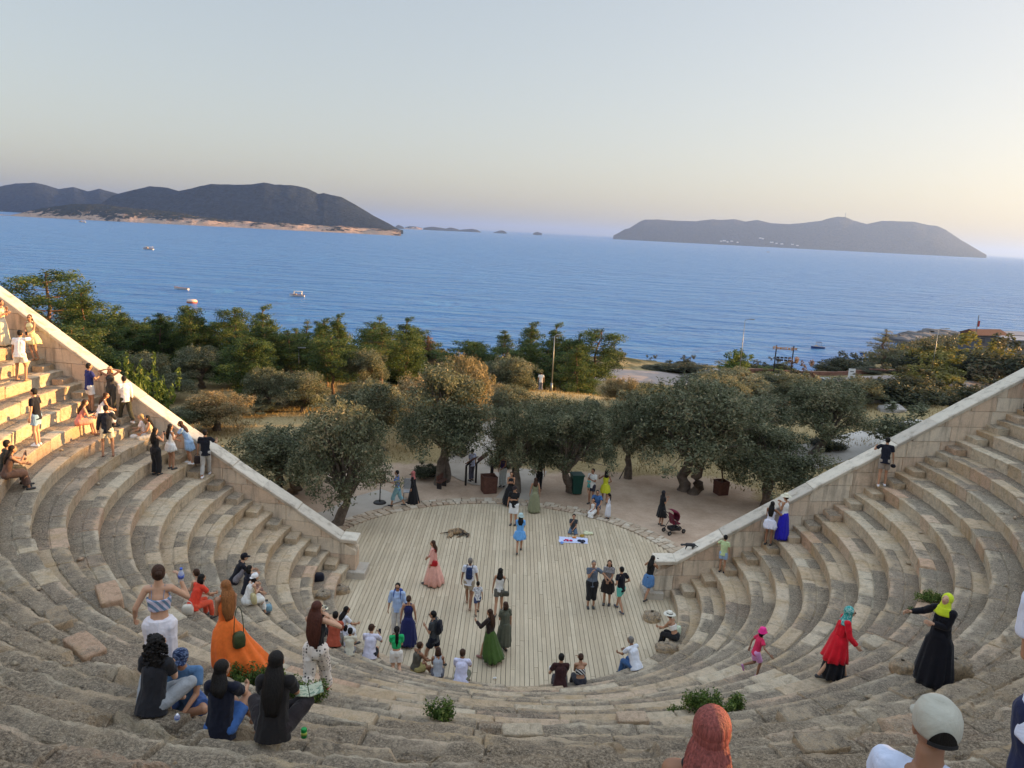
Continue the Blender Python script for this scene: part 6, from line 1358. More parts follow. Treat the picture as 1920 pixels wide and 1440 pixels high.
# stroller
def stroller():
    p=Vector(atz(1262,997,0)); e=thing('stroller',(p.x,p.y,gz(p.x,p.y)),'dark red stroller with a black hood pushed beyond the kerb','stroller',rz=rad(-68)); red=cloth((.14,.012,.03)); 
    f_=MB(); 
    for sg in (-.24,.24): f_.tube([(sg,-.42,1.02),(sg,-.10,.62),(sg,.42,.12)],.014,6); f_.tube([(sg,-.34,.12),(sg,-.05,.60)],.014,6)
    f_.tube([(-.24,-.42,1.02),(0,-.46,1.05),(.24,-.42,1.02)],.016,6); f_.tube([(-.24,-.34,.12),(.24,-.34,.12)],.01,6); f_.build('frame',mt_dark,e,smooth=True)
    s_=MB(); s_.box((0,.05,.48),(.38,.36,.06)); s_.box((0,-.14,.72),(.38,.06,.46),R=Matrix.Rotation(rad(14),3,'X')); s_.build('seat',red,e,bevel=.02)
    h=MB(); R=[]
    for k in range(7): t=rad(-10+k*24); R.append([Vector((x*.22,-.16+.36*math.sin(t)*1.0*math.sqrt(max(.05,1-abs(x)**4*.5)),.80+.30*math.cos(t)*math.sqrt(max(.05,1-abs(x)**4*.3)))) for x in (-1,-.8,-.4,0,.4,.8,1,1,.8,.4,0,-.4,-.8,-1)])
    V=[p_ for r_ in R for p_ in r_[:7]]; F=gridF(7,7); o=mesh('hood',V,F,red,e,smooth=True); m_=o.modifiers.new('t','SOLIDIFY'); m_.thickness=.02
    b_=MB(); b_.box((0,.0,.24),(.36,.46,.16)); b_.build('basket',mt_black,e,bevel=.03)
    for x,y in ((-.24,-.34),(.24,-.34),(-.16,.44),(.16,.44)): t_=MB(); t_.lathe([(.05,-.018),(.095,-.018),(.105,0),(.095,.018),(.05,.018)],(x,y,.105),18,M=Matrix.Rotation(rad(90),3,'Y')); w_=t_.build('wheel',mt_black,e,smooth=True); h_=MB(); h_.lathe([(0,-.02),(.045,-.02),(.045,.02),(0,.02)],(x,y,.105),12,M=Matrix.Rotation(rad(90),3,'Y')); h_.build('hub',mt_steel,w_)
stroller()
# animals
def furmat(name,c,c2,sc=3):
    m,n,b=newmat(name); co=coord(n); r=ramp(n,noise(n,sc,3,.6,co),[(.42,c),(.58,c2)]); n.links.new(mixc(n,.35,r.outputs[0],ramp(n,noise(n,60,3,.7,co),[(.3,(.5,.5,.5)),(.7,(1.1,1.1,1.1))]).outputs[0],'MULTIPLY'),b.inputs['Base Color']); b.inputs['Roughness'].default_value=.95; bump(n,b,noise(n,90,3,.7,co),.6,.01); return m
p=atz(858,1003,.0); e=thing('dog',p,'tan and black dog asleep on its side on the planks','dog',rz=rad(8)); b=MB(); q=lambda *a:tuple(a)
cap_el(b,(-.30,.05,.13),(.05,.08,.15),q(.12,.11),q(.15,.14),(0,1,0)); cap_el(b,(.05,.08,.15),(.26,.0,.13),q(.15,.14),q(.10,.09),(0,1,0)); cap_el(b,(.26,.0,.13),(.40,-.14,.09),q(.085,.08),q(.065,.06),(0,1,0))
b.ball((.42,-.18,.085),(.085,.075,.065),12,8); cap_el(b,(.44,-.22,.075),(.36,-.33,.05),q(.045,.04),q(.028,.025),(0,1,0)); b.ball((.48,-.14,.12),(.02,.05,.03),8,6); b.ball((.40,-.12,.13),(.02,.05,.03),8,6)
for x0,x1,x2 in ((-.28,-.22,-.34),(-.30,-.36,-.46)): cap_el(b,(x0,-.02,.10),(x1,-.20,.07),q(.075,.06),q(.04,.04),(0,0,1)); cap_el(b,(x1,-.20,.07),(x2,-.28,.04),q(.035,.035),q(.024,.024),(0,0,1)); cap_el(b,(x2,-.28,.04),(x2+.06,-.38,.03),q(.024,.024),q(.026,.02),(0,0,1))
for x0,x1 in ((.16,.06),(.20,.14)): cap_el(b,(x0,-.04,.08),(x1,-.20,.05),q(.05,.045),q(.03,.03),(0,0,1)); cap_el(b,(x1,-.20,.05),(x1-.10,-.30,.03),q(.028,.028),q(.025,.02),(0,0,1))
cap_el(b,(-.40,.08,.09),(-.60,.14,.04),q(.035,.03),q(.018,.018),(0,1,0)); cap_el(b,(-.60,.14,.04),(-.74,.10,.03),q(.018,.018),q(.012,.012),(0,1,0))
JOBS.clear(); JOBS.append((e,'body',b,furmat('dog_fur',(.40,.27,.15),(.05,.04,.032),4.2),.014,None,3,.004))
a=MB(); a.ball((.355,-.345,.052),.016,8,6); a.build('nose',mt_black,e,smooth=True)
xw=7.0; p=(6.75,ywall(6.75,1)+.28,WALL[1](6.75)+.0); e=thing('cat',p,'dark grey cat stepping down the coping at the foot of the right wall','cat',rz=rad(78)); b=MB()
cap_el(b,(0,-.16,.20),(0,.10,.18),q(.062,.065),q(.058,.065),(1,0,0)); cap_el(b,(0,.10,.18),(0,.22,.16),q(.045,.045),q(.035,.035),(1,0,0)); b.ball((0,.27,.15),(.045,.055,.042),10,8); 
for sg in (-1,1): b.ball((sg*.025,.26,.19),(.012,.008,.022),6,5); cap_el(b,(sg*.04,.09,.14),(sg*.045,.13,.02),q(.024,.024),q(.014,.014),(1,0,0)); cap_el(b,(sg*.045,-.16,.17),(sg*.05,-.10,.09),q(.04,.035),q(.02,.02),(1,0,0)); cap_el(b,(sg*.05,-.10,.09),(sg*.05,-.17,.02),q(.018,.018),q(.014,.014),(1,0,0))
cap_el(b,(0,-.20,.20),(0,-.38,.12),q(.018,.018),q(.014,.014),(1,0,0)); cap_el(b,(0,-.38,.12),(.03,-.46,.14),q(.014,.014),q(.01,.01),(1,0,0))
JOBS.append((e,'body',b,furmat('cat_fur',(.035,.036,.04),(.06,.06,.062)),.009,None,2,.001)); resolve_jobs()
# bins, posts, panels
def at0(px,py): p=atz(px,py,-.03); return Vector((p[0],p[1],gz(p[0],p[1])))
def bin_(p):
    e=thing('waste_bin',p,'dark green wheeled waste bin behind the leaning olive trunk','bin',rz=.2); a=MB(); a.rings([[Vector((sx*x,sy*y,z)) for sx,sy in((-1,-1),(1,-1),(1,1),(-1,1))] for x,y,z in ((.22,.24,.06),(.29,.32,1.0))]); a.build('bin_body',mt_green,e,bevel=.03)
    l=MB(); l.box((0,0,1.04),(.64,.72,.07)); l.build('lid',mt_green,e,bevel=.025)
    for sg in (-1,1): w_=MB(); w_.lathe([(0,-.02),(.10,-.02),(.10,.02),(0,.02)],(sg*.24,.22,.10),14,M=Matrix.Rotation(rad(90),3,'Y')); w_.build('wheel',mt_black,e)
bin_(at0(1080,925))
def boxbin(p,label,tree=False,sc=1):
    e=thing('metal_box',p,label,'planter' if tree else 'bin',rz=.3); a=MB(); x=.36*sc; a.rings([[Vector((sx*k,sy*k,z)) for sx,sy in((-1,-1),(1,-1),(1,1),(-1,1))] for k,z in ((x*.92,0),(x,.86*sc),(x*.86,.86*sc),(x*.84,.70*sc))]); a.build('box_body',mt_rust,e,bevel=.012)
    if tree: t_=MB(); limb(t_,(0,0,.5),(-.03,.02,2.2),.05,.025,random.Random(3),5); t_.build('post',M_('bark_grey',()),e) if False else t_.build('stem',m_bark,e,smooth=True)
    return e
boxbin(at0(916,921),'brown rusty metal bin standing beside the path'); boxbin(at0(1351,925),'rusty square planter with a bare stem under the broad olive',True,.85)
def panel(px,py,label,h=1.25,rz=0,bent=True):
    p=at0(px,py); e=thing('info_stand',p,label,'sign',rz=rz); a=MB(); a.tube([(0,0,0),(0,0,h*.8),(0,-.02,h*.86)],.055,8); a.tube([(0,0,h*.84),(-.30,-.0,h*1.08)],.05,8); a.build('post',mt_dark,e,smooth=True)
    b_=MB(); b_.box((-.32,0,h*1.12),(.62,.46,.04),R=Matrix.Rotation(rad(38),3,'Y')); b_.build('board',mt_rust,e,bevel=.006); return e
panel(873,909,'black angled visitor stand nearest the twin olive trunks',rz=2.6); panel(892,905,'black angled visitor stand second from the twin trunks',rz=3.4); panel(921,890,'black angled visitor post at the far side of the path',1.4,.4); panel(922,915,'brown visitor board rising behind the rusty bin',1.55,3.3)
p=at0(712,943); e=thing('sign_post',p,'small dark notice board on a pole with a round foot at the left','sign',rz=.1); a=MB(); a.tube([(0,0,.05),(.02,0,1.05)],.025,8); a.lathe([(.30,0),(.30,.06),(.26,.10),(0,.10)],(0,0,0),18); a.build('pole',mt_dark,e,smooth=True); a=MB(); a.box((.03,0,1.30),(.46,.05,.62)); a.build('board',mt_rust,e,bevel=.01)
p=at0(766,937); e=thing('metal_chair',p,'grey metal chair with a pale mesh back by the walking couple','chair',rz=.15)
for x,y in ((-.24,-.22),(.24,-.22),(-.24,.22),(.24,.22)): a=MB(); a.tube([(x,y,0),(x*.95,y*.95,.45)],.014,6); a.build('leg',mt_steel,e)
a=MB(); a.box((0,0,.46),(.50,.46,.03)); a.build('seat',M_('mesh_grey',(.36,.36,.36),.6),e,bevel=.008); a=MB(); a.box((0,.23,.76),(.50,.02,.52)); a.build('backrest',M_('mesh_grey',(.36,.36,.36),.6),e,bevel=.008)
p=at0(828,913); e=thing('low_bench',p,'dark low bench frame left of the twin olive trunks','bench',rz=1.2); e.scale=(.6,.6,.75)
for sg in (-.45,.45): a=MB(); a.box((sg,0,.22),(.08,.4,.44)); a.build('leg',mt_dark,e)
a=MB(); a.box((0,0,.47),(1.2,.42,.06)); a.build('seat',mt_rust,e,bevel=.01); a=MB(); a.box((0,.2,.72),(1.2,.05,.36)); a.build('backrest',mt_rust,e,bevel=.01)
p=at0(1160,897); a=MB(); a.tube([(0,0,-.1),(.38,.1,.75)],.03,7); single('leaning_stake',a,m_bark,p,'thin wooden stake leaning out of the dry grass','stake')
# lamps
def lamp(px,top,D,label,arm=1,h2=None,two=0):
    a_=aty(px,top,D); x=a_[0]; zb=gz(x,D); h=a_[2]-zb; e=thing('street_lamp',(x,D,zb),label,'street lamp','street lamps'); a=MB(); a.tube([(0,0,0),(0,0,.9)],.10,10); a.tube([(0,0,.9),(0,0,h)],[.06,.035],10); a.tube([(0,0,h-.05),(arm*.5,0,h+.10),(arm*1.1,0,h+.14)],.035,7); a.build('pole',mt_steel,e,smooth=True)
    b_=MB(); b_.box((arm*1.3,0,h+.13),(.62,.26,.10)); b_.build('lamp_head',mt_steel,e,bevel=.03)
lamp(1397,600,100,'tall street lamp rising beside the bright green shrub',.7); lamp(1760,617,104,'street lamp standing before the yellow green shrubs at the right',.9); lamp(1040,630,68,'slim lamp post in front of the shore pines',.35); lamp(560,655,60,'slim lamp post before the dark pine wood at the left',.2); lamp(918,700,74,'short lamp post half hidden left of the shore pines',.3)
# letter sign
def lettersign():
    D=108; a_=aty(1472,652,D); zb=gz(a_[0],D); h=a_[2]-zb; e=thing('letter_sign',(a_[0],D,zb),'roadside frame with orange letters and two rows of small dark boards','sign',rz=0)
    for sg in (-1,1): a=MB(); a.box((sg*1.22,0,h/2+.15),(.13,.13,h+.3)); a.build('post',mt_dark,e)
    or_=M_('letter_orange',(.50,.22,.05),.6,.25,3)
    x=-1.72
    for ch in 'Elmentaşın':
        cu=bpy.data.curves.new('letter','FONT'); cu.body=ch; cu.size=.62; cu.extrude=.05; cu.offset=.012; to=bpy.data.objects.new('t',cu); COL.objects.link(to); bpy.context.view_layer.update(); me=bpy.data.meshes.new_from_object(to.evaluated_get(bpy.context.evaluated_depsgraph_get())); bpy.data.objects.remove(to); me.materials.clear(); me.materials.append(or_); o=link(bpy.data.objects.new('letter',me),e); o.location=(x,-.14,h-.24); o.rotation_euler=(rad(90),0,0); x+=.19 if ch in 'lı' else (.46 if ch=='m' else .37)
    a=MB(); a.box((0,-.06,h+.0),(3.7,.05,.05)); a.box((0,-.06,h-.25),(3.7,.05,.05)); a.build('rail',mt_dark,e)
    for r_ in range(2):
        for k in range(4): a=MB(); a.box((-.84+.56*k,-.02,h*.62-.36*r_+.1),(.44,.05,.24)); a.build('board',mt_dark,e,bevel=.01)
lettersign()
# cars
def carbuild(col,label,loc,rz,kind='sedan',first=[None]):
    e=thing('parked_car',loc,label,'car','cars parked above the shore',rz); paint=M_('car_paint'+str(col),col,.28,.03,2,bmp=0,spec=.6); glass=M_('car_glass',(.03,.04,.06),.08,.05,2,bmp=0,spec=.7)
    L=4.3 if kind!='van' else 4.5; prof=[(-2.12,.35),(-2.15,.62),(-2.08,.86),(-1.55,.95),(-1.2,1.0)] 
    roof={'sedan':[(-1.35,.98),(-.75,1.40),(.45,1.44),(1.25,1.02)],'hatch':[(-1.0,1.0),(-.45,1.46),(1.2,1.48),(1.95,1.0)],'van':[(-1.3,1.05),(-.75,1.75),(1.9,1.78),(2.1,1.0)]}[kind]
    body=[(-2.12,.32),(-2.16,.60),(-2.05,.84),(-1.3,.97),(0,1.0),(1.4,1.0),(2.0,.96),(2.15,.70),(2.12,.32)]
    def arch(P):   # wheel arches cut into the sill line
        out=list(P)
        for cx in (1.32,-1.30):
            for k in range(7): t=math.pi*k/6; out.append((cx+.37*math.cos(t),.32+.36*math.sin(t)))
        return out
    side=arch(body); a=MB(); nS=len(side); ws=[.78,.86,.88,.86,.78]; ys=[-.86,-.84,0,.84,.86]
    R=[]
    for sg,w_,ins in ((-1,.80,.05),(-1,.87,0),(1,.87,0),(1,.80,.05)): R.append([Vector((x*(1-ins*.3),sg*w_,z-(ins if z>.9 else 0))) for x,z in side])
    V=[p_ for r_ in R for p_ in r_]; F=[]
    for k in range(3):
        for j in range(nS): F.append((k*nS+j,k*nS+(j+1)%nS,(k+1)*nS+(j+1)%nS,(k+1)*nS+j))
    F+=[tuple(range(nS))[::-1],tuple(3*nS+j for j in range(nS))]; a.add(V,F); 
    rr=[[Vector((x*(.985 if z>1.2 else 1),sg*(.72 if z>1.2 else .82),z)) for x,z in roof] for sg in (-1,1)]
    a.add([p_+Vector((0,0,.0)) for r_ in rr for p_ in r_],[(1,2,6,5)]); a.box(((roof[1][0]+roof[2][0])/2,0,roof[1][1]+.02),(abs(roof[2][0]-roof[1][0])+.1,1.40,.05)); a.build('body',paint,e,bevel=.03)
    g=MB(); g.add([p_ for r_ in rr for p_ in r_],[(0,1,5,4),(2,3,7,6),(0,3,2,1),(4,5,6,7)]); g.build('window',glass,e)
    pl=MB()
    for sg in (-1,1):
        for xx in (.1,): pl.box((xx,sg*.765,1.2),(.07,.05,.42),R=Matrix.Rotation(rad(-sg*11),3,'X'))
    pl.build('pillar',paint,e)
    for x in (-1.30,1.32):
        for sg in (-1,1): t_=MB(); t_.lathe([(.19,-.10),(.31,-.10),(.325,0),(.31,.10),(.19,.10)],(x,sg*.78,.33),20,M=Matrix.Rotation(rad(90),3,'X')); w_=t_.build('wheel',mt_black,e,smooth=True); h_=MB(); h_.lathe([(0,-.085),(.19,-.085),(.19,.085),(0,.085)],(x,sg*.78,.33),14,M=Matrix.Rotation(rad(90),3,'X')); h_.build('rim',mt_steel,w_)
    for sg in (-1,1):
        a=MB(); a.box((-2.10,sg*.62,.70),(.10,.32,.14)); a.build('headlight',mt_white,e,bevel=.02); a=MB(); a.box((2.08,sg*.66,.76),(.10,.26,.16)); a.build('tail_light',M_('tail_red',(.4,.02,.02),.3),e,bevel=.02)
for px,py,D,col,kd,rzd,lb in [(1352,722,97,(.62,.64,.68),'hatch',10,'silver white car leftmost in the parked row'),(1337,720,101,(.16,.20,.26),'sedan',190,'dark grey blue car second from the left of the parked row'),(1432,716,97,(.10,.22,.55),'hatch',35,'blue car with sun on its bonnet below the letter sign'),(1462,708,102,(.55,.60,.68),'sedan',60,'pale silver car just right of the blue one'),(1545,712,101,(.10,.14,.20),'hatch',20,'dark car mostly hidden left of the light blue one'),(1575,714,98,(.30,.45,.70),'sedan',186,'light blue car seen side on below the white notice'),(1645,712,100,(.16,.14,.10),'hatch',178,'brown car under the shrubs at the right end of the row'),(905,782,58,(.06,.07,.12),'hatch',170,'dark blue car parked behind the olive trees')]:
    p=aty(px,py,D); carbuild(col,lb,(p[0],D,gz(p[0],D)+.03),rad(rzd),kd)
# low wall and notice beyond the cars
a=MB(); rs=random.Random(2)
pts=[(24,107.4),(36,109.2),(50,111),(72,115.5)]
for k in range(3):
    for j in range(10):
        p0=Vector((*pts[k],0)).lerp(Vector((*pts[k+1],0)),j/10); p1=Vector((*pts[k],0)).lerp(Vector((*pts[k+1],0)),(j+1)/10); m_=(p0+p1)/2; a.box((m_.x,m_.y,gz(m_.x,m_.y)+.15),((p1-p0).length-.02,.4,.8),rz=math.atan2(p1.y-p0.y,p1.x-p0.x))
single('parapet_wall',a,M_('terracotta_stone',(.22,.11,.08),.9,.25,2,bmp=.4),(0,0,0),'low reddish stone wall behind the parked cars','wall')
p=aty(1597,700,104); e=thing('notice_board',(p[0],104,gz(p[0],104)),'small white notice board behind the light blue car','sign'); a=MB(); a.box((0,-.02,p[2]-gz(p[0],104)),(.95,.05,1.3)); a.build('board',mt_white,e,bevel=.01); a=MB(); a.tube([(0,0,0),(0,0,p[2]-gz(p[0],104)+.3)],.04,6); a.build('pole',mt_steel,e); a=MB(); a.box((0,-.05,p[2]-gz(p[0],104)+.25),(.5,.02,.10)); a.build('lettering',mt_dark,e)
# rocks
def rock(loc,r,label,mt,seed,group=None,name='rock'):
    n1,n2=26,16; th=np.linspace(0,2*np.pi,n1,endpoint=False); ph=np.linspace(.05,np.pi-.05,n2); T_,P_=np.meshgrid(th,ph,indexing='ij'); D_=np.stack([np.cos(T_)*np.sin(P_),np.sin(T_)*np.sin(P_),np.cos(P_)],-1)
    D_=np.sign(D_)*np.abs(D_)**.62; D_=D_/np.linalg.norm(D_,axis=-1,keepdims=True)**.6; k=.62+.6*np.round(fbm(D_*1.9+seed,4,seed)*5)/5; V=D_*k[...,None]*np.array(r)*(.78 if name=='stone_block' else 1); i=np.arange(n1)[:,None]*n2+np.arange(n2-1)[None,:]; j=((np.arange(n1)+1)%n1)[:,None]*n2+np.arange(n2-1)[None,:]
    F=np.stack([i,j,j+1,i+1],-1).reshape(-1,4); o=mesh(name,V.reshape(-1,3),F,mt,smooth=False); o.location=loc; tag(o,label,'rock',group); return o
m_rock=M_('grey_boulder',(.36,.33,.30),.95,.35,1.2,bmp=.8,bd=.06); m_srock=M_('shore_rock',(.13,.125,.13),.95,.4,.12,bmp=.8,bd=.5)
p=aty(1648,774,62); rock((p[0],62,gz(p[0],62)+.2),(2.2,1.3,.9),'pale grey boulder on the dry grass beyond the right wall',m_rock,3)
p=aty(1670,786,58); rock((p[0],58,gz(p[0],58)),(1.2,.8,.5),'smaller dark boulder in front of the pale one',m_rock,5)
for k,(px,py,s_) in enumerate([(1688,641,8),(1704,640,9),(1722,638,11),(1742,637,12),(1765,634,12)]):
    p=atz(px,py,SEA); rock((p[0],p[1],SEA+.6),(s_,s_*.8,s_*.32),'grey shore rock at the water edge of the right headland',m_srock,10+k,'shore rocks of the right headland')
# loose blocks on the seats
for px,py,r_,lb,sd in [(1790,1262,(.42,.3,.34),'dark split block beside the woman in the black robe',31),(1690,1256,(.3,.25,.22),'small broken block left of the woman in the black robe',32),(636,1110,(.5,.38,.3),'worn boulder at the front of the lower left seats',33),(606,1118,(.35,.4,.22),'flat worn stone behind the lower left boulder',35),(1222,1160,(.42,.45,.30),'worn boulder at the foot of the right seats',34),(1250,1218,(.5,.34,.26),'broken stone between the striped bag and the man in jeans',36),(1215,1110,(.3,.3,.2),'low stone just beside the denim skirt',37)]:
    p=surf(px,py); rock((p[0],p[1],p[2]+r_[2]*.15),r_,lb,m_seat,sd,name='stone_block')
def block(px,py,dims,rz,label,sd,tilt=0,tint=.5,cl=.2):
    p=surf(px,py); g=10; r_=random.Random(sd); fs=[];V=[]
    ax=[np.linspace(-.5,.5,g)]*2; A_,B_=np.meshgrid(*ax,indexing='ij'); F0=gridF(g,g); Vs=[];Fs=[];n0=0
    for k,(i_,j_,w_,sg) in enumerate(((0,1,2,1),(0,1,2,-1),(0,2,1,1),(0,2,1,-1),(1,2,0,1),(1,2,0,-1))):
        P=np.zeros((g*g,3)); P[:,i_]=A_.ravel(); P[:,j_]=B_.ravel(); P[:,w_]=.5*sg; Vs.append(P); Fs.append((F0 if (sg>0)^(w_==1) else F0[:,::-1])+n0); n0+=g*g
    P=np.concatenate(Vs); q=P*2; rr=(np.abs(q)**16).sum(1)**(1/16.); P=P/rr[:,None]*1.0; dims=tuple(d*.72 for d in dims); P=P*np.array(dims); P=P+ (np.stack([fbm(P*4+sd,3,5),fbm(P*4+sd+9,3,6),fbm(P*4+sd+5,3,7)],-1)-.5)*.16*min(dims)**.5*.6
    o=mesh('stone_block',P,np.concatenate(Fs),m_seat,attrs={'clean':np.full(len(P),cl),'tint':np.full(len(P),tint),'dirt':np.full(len(P),.3)}); w=o.modifiers.new('w','WELD'); w.merge_threshold=.004
    o.location=(p[0],p[1],p[2]+dims[2]*.02); o.rotation_euler=(rad(tilt),rad(tilt*.5),rad(rz)); tag(o,label,'rock')
for a_ in [(205,1120,(1.3,.6,.40),-55,'pale seat block with an ochre broken end above the woman in white trousers',72,3,1.0,.8),(110,1165,(.9,.5,.36),-50,'short block with a rusty end left of the raised hand',73,6,.0),(160,1215,(1.1,.5,.25),-38,'flat pinkish slab lying left of the curly haired woman',74,3,1.0,.6),(980,1375,(.8,.34,.2),6,'pale narrow block in the lower middle rows',78,2,.6,.7),(1185,1350,(.7,.36,.2),8,'flat pale block left of the large weed patch',79,3,.9,.7),(1500,1345,(1.0,.45,.26),18,'worn long block right of the large weed patch',80,4,.3),(1540,1400,(.9,.45,.24),14,'brown block between the pink haired woman and the capped man',82,3,.1),(1640,1210,(.8,.5,.34),40,'squared block behind the woman in the red tunic',83,5,.7,.5),(330,1190,(.6,.4,.3),-30,'rounded block behind the blue shirted man in the cap',84,5,.3)]: block(*a_)
# loose stones and dry stems in the ruined rows
def litter_stones():
    r=np.random.default_rng(12); base=np.array([[0,0,1],[1,0,0],[0,1,0],[-1,0,0],[0,-1,0],[0,0,-.6]],float); FB=np.array([[0,1,2],[0,2,3],[0,3,4],[0,4,1],[5,2,1],[5,3,2],[5,4,3],[5,1,4]]); V=[];F=[];n0=0; tt=[]
    k=0
    while k<5200:
        th=r.uniform(-1.5,1.5); rr=r.uniform(R0+TR*7,R0+TR*25.5); x=CX+rr*math.sin(th); y=CY-rr*math.cos(th); row=(rr-R0)/TR; fr=row-math.floor(row)
        if fr<.45 or r.random()>.25+.75*(row>12): continue
        if y<.4 and abs(x)<2: continue
        s_=r.uniform(.008,.032)*(1+2.2*(r.random()<.04)); z=surfz(x,y); B=base*(1+r.normal(0,.25,(6,1)))*s_*np.array([1,r.uniform(.6,1.1),.7]); a=r.uniform(0,6.28); c_,q_=math.cos(a),math.sin(a)
        B=np.stack([B[:,0]*c_-B[:,1]*q_+x,B[:,0]*q_+B[:,1]*c_+y,B[:,2]+z+.012],-1); V.append(B); F.append(FB+n0); n0+=6; tt+=[r.random()]*6; k+=1
    o=mesh('loose_gravel',np.concatenate(V),np.concatenate(F),m_seat,attrs={'tint':tt,'clean':[.5]*len(tt),'dirt':[.2]*len(tt)}); tag(o,'small loose stones scattered over the worn seat rows','gravel',kind='stuff')
litter_stones()
def dry_stems():
    r=np.random.default_rng(13); P=[]
    while len(P)<900:
        th=r.uniform(-1.5,1.5); rr=r.uniform(R0+TR*5,R0+TR*25.5); x=CX+rr*math.sin(th); y=CY-rr*math.cos(th); row=(rr-R0)/TR; fr=row-math.floor(row)
        if fr<.82 or fbm(np.array([[x*.8,y*.8,0]]),2,3)[0]<.5 or (y<.4 and abs(x)<2): continue
        P+= [(x+r.normal(0,.05),y+r.normal(0,.02),surfz(x,y))]*1; 
        for _ in range(6): P.append((x+r.normal(0,.06),y+r.normal(0,.02),surfz(x,y)))
    P=np.array(P); k=len(P); hh=r.uniform(.05,.17,k); a=r.uniform(0,6.28,k); w=.003; dx,dy=np.cos(a)*w,np.sin(a)*w; lx,ly=r.normal(0,.35,k)*hh,r.normal(0,.35,k)*hh
    V=np.stack([np.stack([P[:,0]-dx,P[:,1]-dy,P[:,2]-.03],-1),np.stack([P[:,0]+dx,P[:,1]+dy,P[:,2]-.03],-1),np.stack([P[:,0]+lx,P[:,1]+ly,P[:,2]+hh],-1)],1).reshape(-1,3)
    o=mesh('dry_weeds',V,np.arange(k*3).reshape(-1,3),m_straw,attrs={'tint':np.repeat(r.random(k),3)}); tag(o,'thin dry stems growing from the joints of the seats','weeds',kind='stuff')
dry_stems()
# buildings on the headland
def house(px,py,D,w,d,h,roofc,label,seed,gable=True,wallc=(.45,.40,.34),nw=3,rz=.3,name='house'):
    p=aty(px,py,D); x=p[0]; z=p[2]-h; e=thing(name,(x,D,z),label,'house',rz=rz); a=MB(); a.box((0,0,h/2-.6),(w,d,h+1.2)); wall_=a.build('wall',M_('plaster'+str(wallc),wallc,.9,.15,1),e)
    r_=MB(); o=.35
    if gable: r_.add([(-w/2-o,-d/2-o,h),(w/2+o,-d/2-o,h),(w/2+o,d/2+o,h),(-w/2-o,d/2+o,h),(-w/2-o,0,h+d*.22),(w/2+o,0,h+d*.22)],[(0,1,5,4),(2,3,4,5),(0,4,3),(1,2,5),(0,3,2,1)])
    else: r_.box((0,0,h+.12),(w+.6,d+.6,.22),R=Matrix.Rotation(rad(4),3,'X'))
    r_.build('roof',M_('roof'+str(roofc),roofc,.85,.2,3,bmp=.4),e)
    for k in range(nw): xx=(k-(nw-1)/2)*w/nw; f_=MB(); f_.box((xx,-d/2-.02,h*.55),(1.0,.08,1.1)); fr=f_.build('window',mt_dark,e); g=MB(); g.box((xx,-d/2-.065,h*.55),(.82,.02,.92)); g.build('pane',M_('house_glass',(.06,.08,.11),.1,.05,2,bmp=0),fr)
house(1845,626,175,8.5,5,2.6,(.11,.045,.032),'low house with a red tiled roof among the trees of the right headland',1,wallc=(.10,.11,.14)); house(1828,632,178,2.6,3,2.6,(.12,.2,.42),'small blue hut left of the red roofed house',2,False,(.06,.14,.40),1,name='hut')
house(1893,626,185,9.5,5,2.4,(.20,.21,.25),'low building with a flat grey roof at the far right of the headland',3,False,(.12,.12,.13),3,.05); house(1912,636,165,7,4,2.2,(.26,.28,.33),'lower grey roofed shed at the right edge of the headland',4,False,(.2,.2,.2),2,.1,name='shed')
p=aty(1832,612,172); e=thing('flag_pole',(p[0],172,p[2]-6),'thin flag pole beside the red roofed house','pole'); a=MB(); a.tube([(0,0,0),(0,0,8.5)],.09,6); a.build('pole',mt_steel,e); a=MB(); a.box((.25,0,6.6),(.5,.04,1.3)); a.build('flag',cloth((.4,.05,.05)),e)
# distant scrub of the headland, one mass
def farscrub():
    r=np.random.default_rng(9); cl=[]
    while len(cl)<1500:
        x=r.uniform(70,420); y=r.uniform(118,420)
        if x<.42*y-10 or x>.80*y+20: continue
        ye=112+max(0,x-50)*1.6
        if y>ye+52: continue
        z=float(T(np.array(x),np.array(y))); s_=r.uniform(1.3,3.2); cl.append((x,y,z+s_*.35,s_*1.2,s_*1.2,s_*.8))
    V,F,t=leaves(cl,95000,.85,.5,3); o=mesh('distant_scrub',V,F,m_maq,attrs={'tint':t}); tag(o,'dark scrub covering the headland beyond the right wall','scrub',kind='stuff')
farscrub()
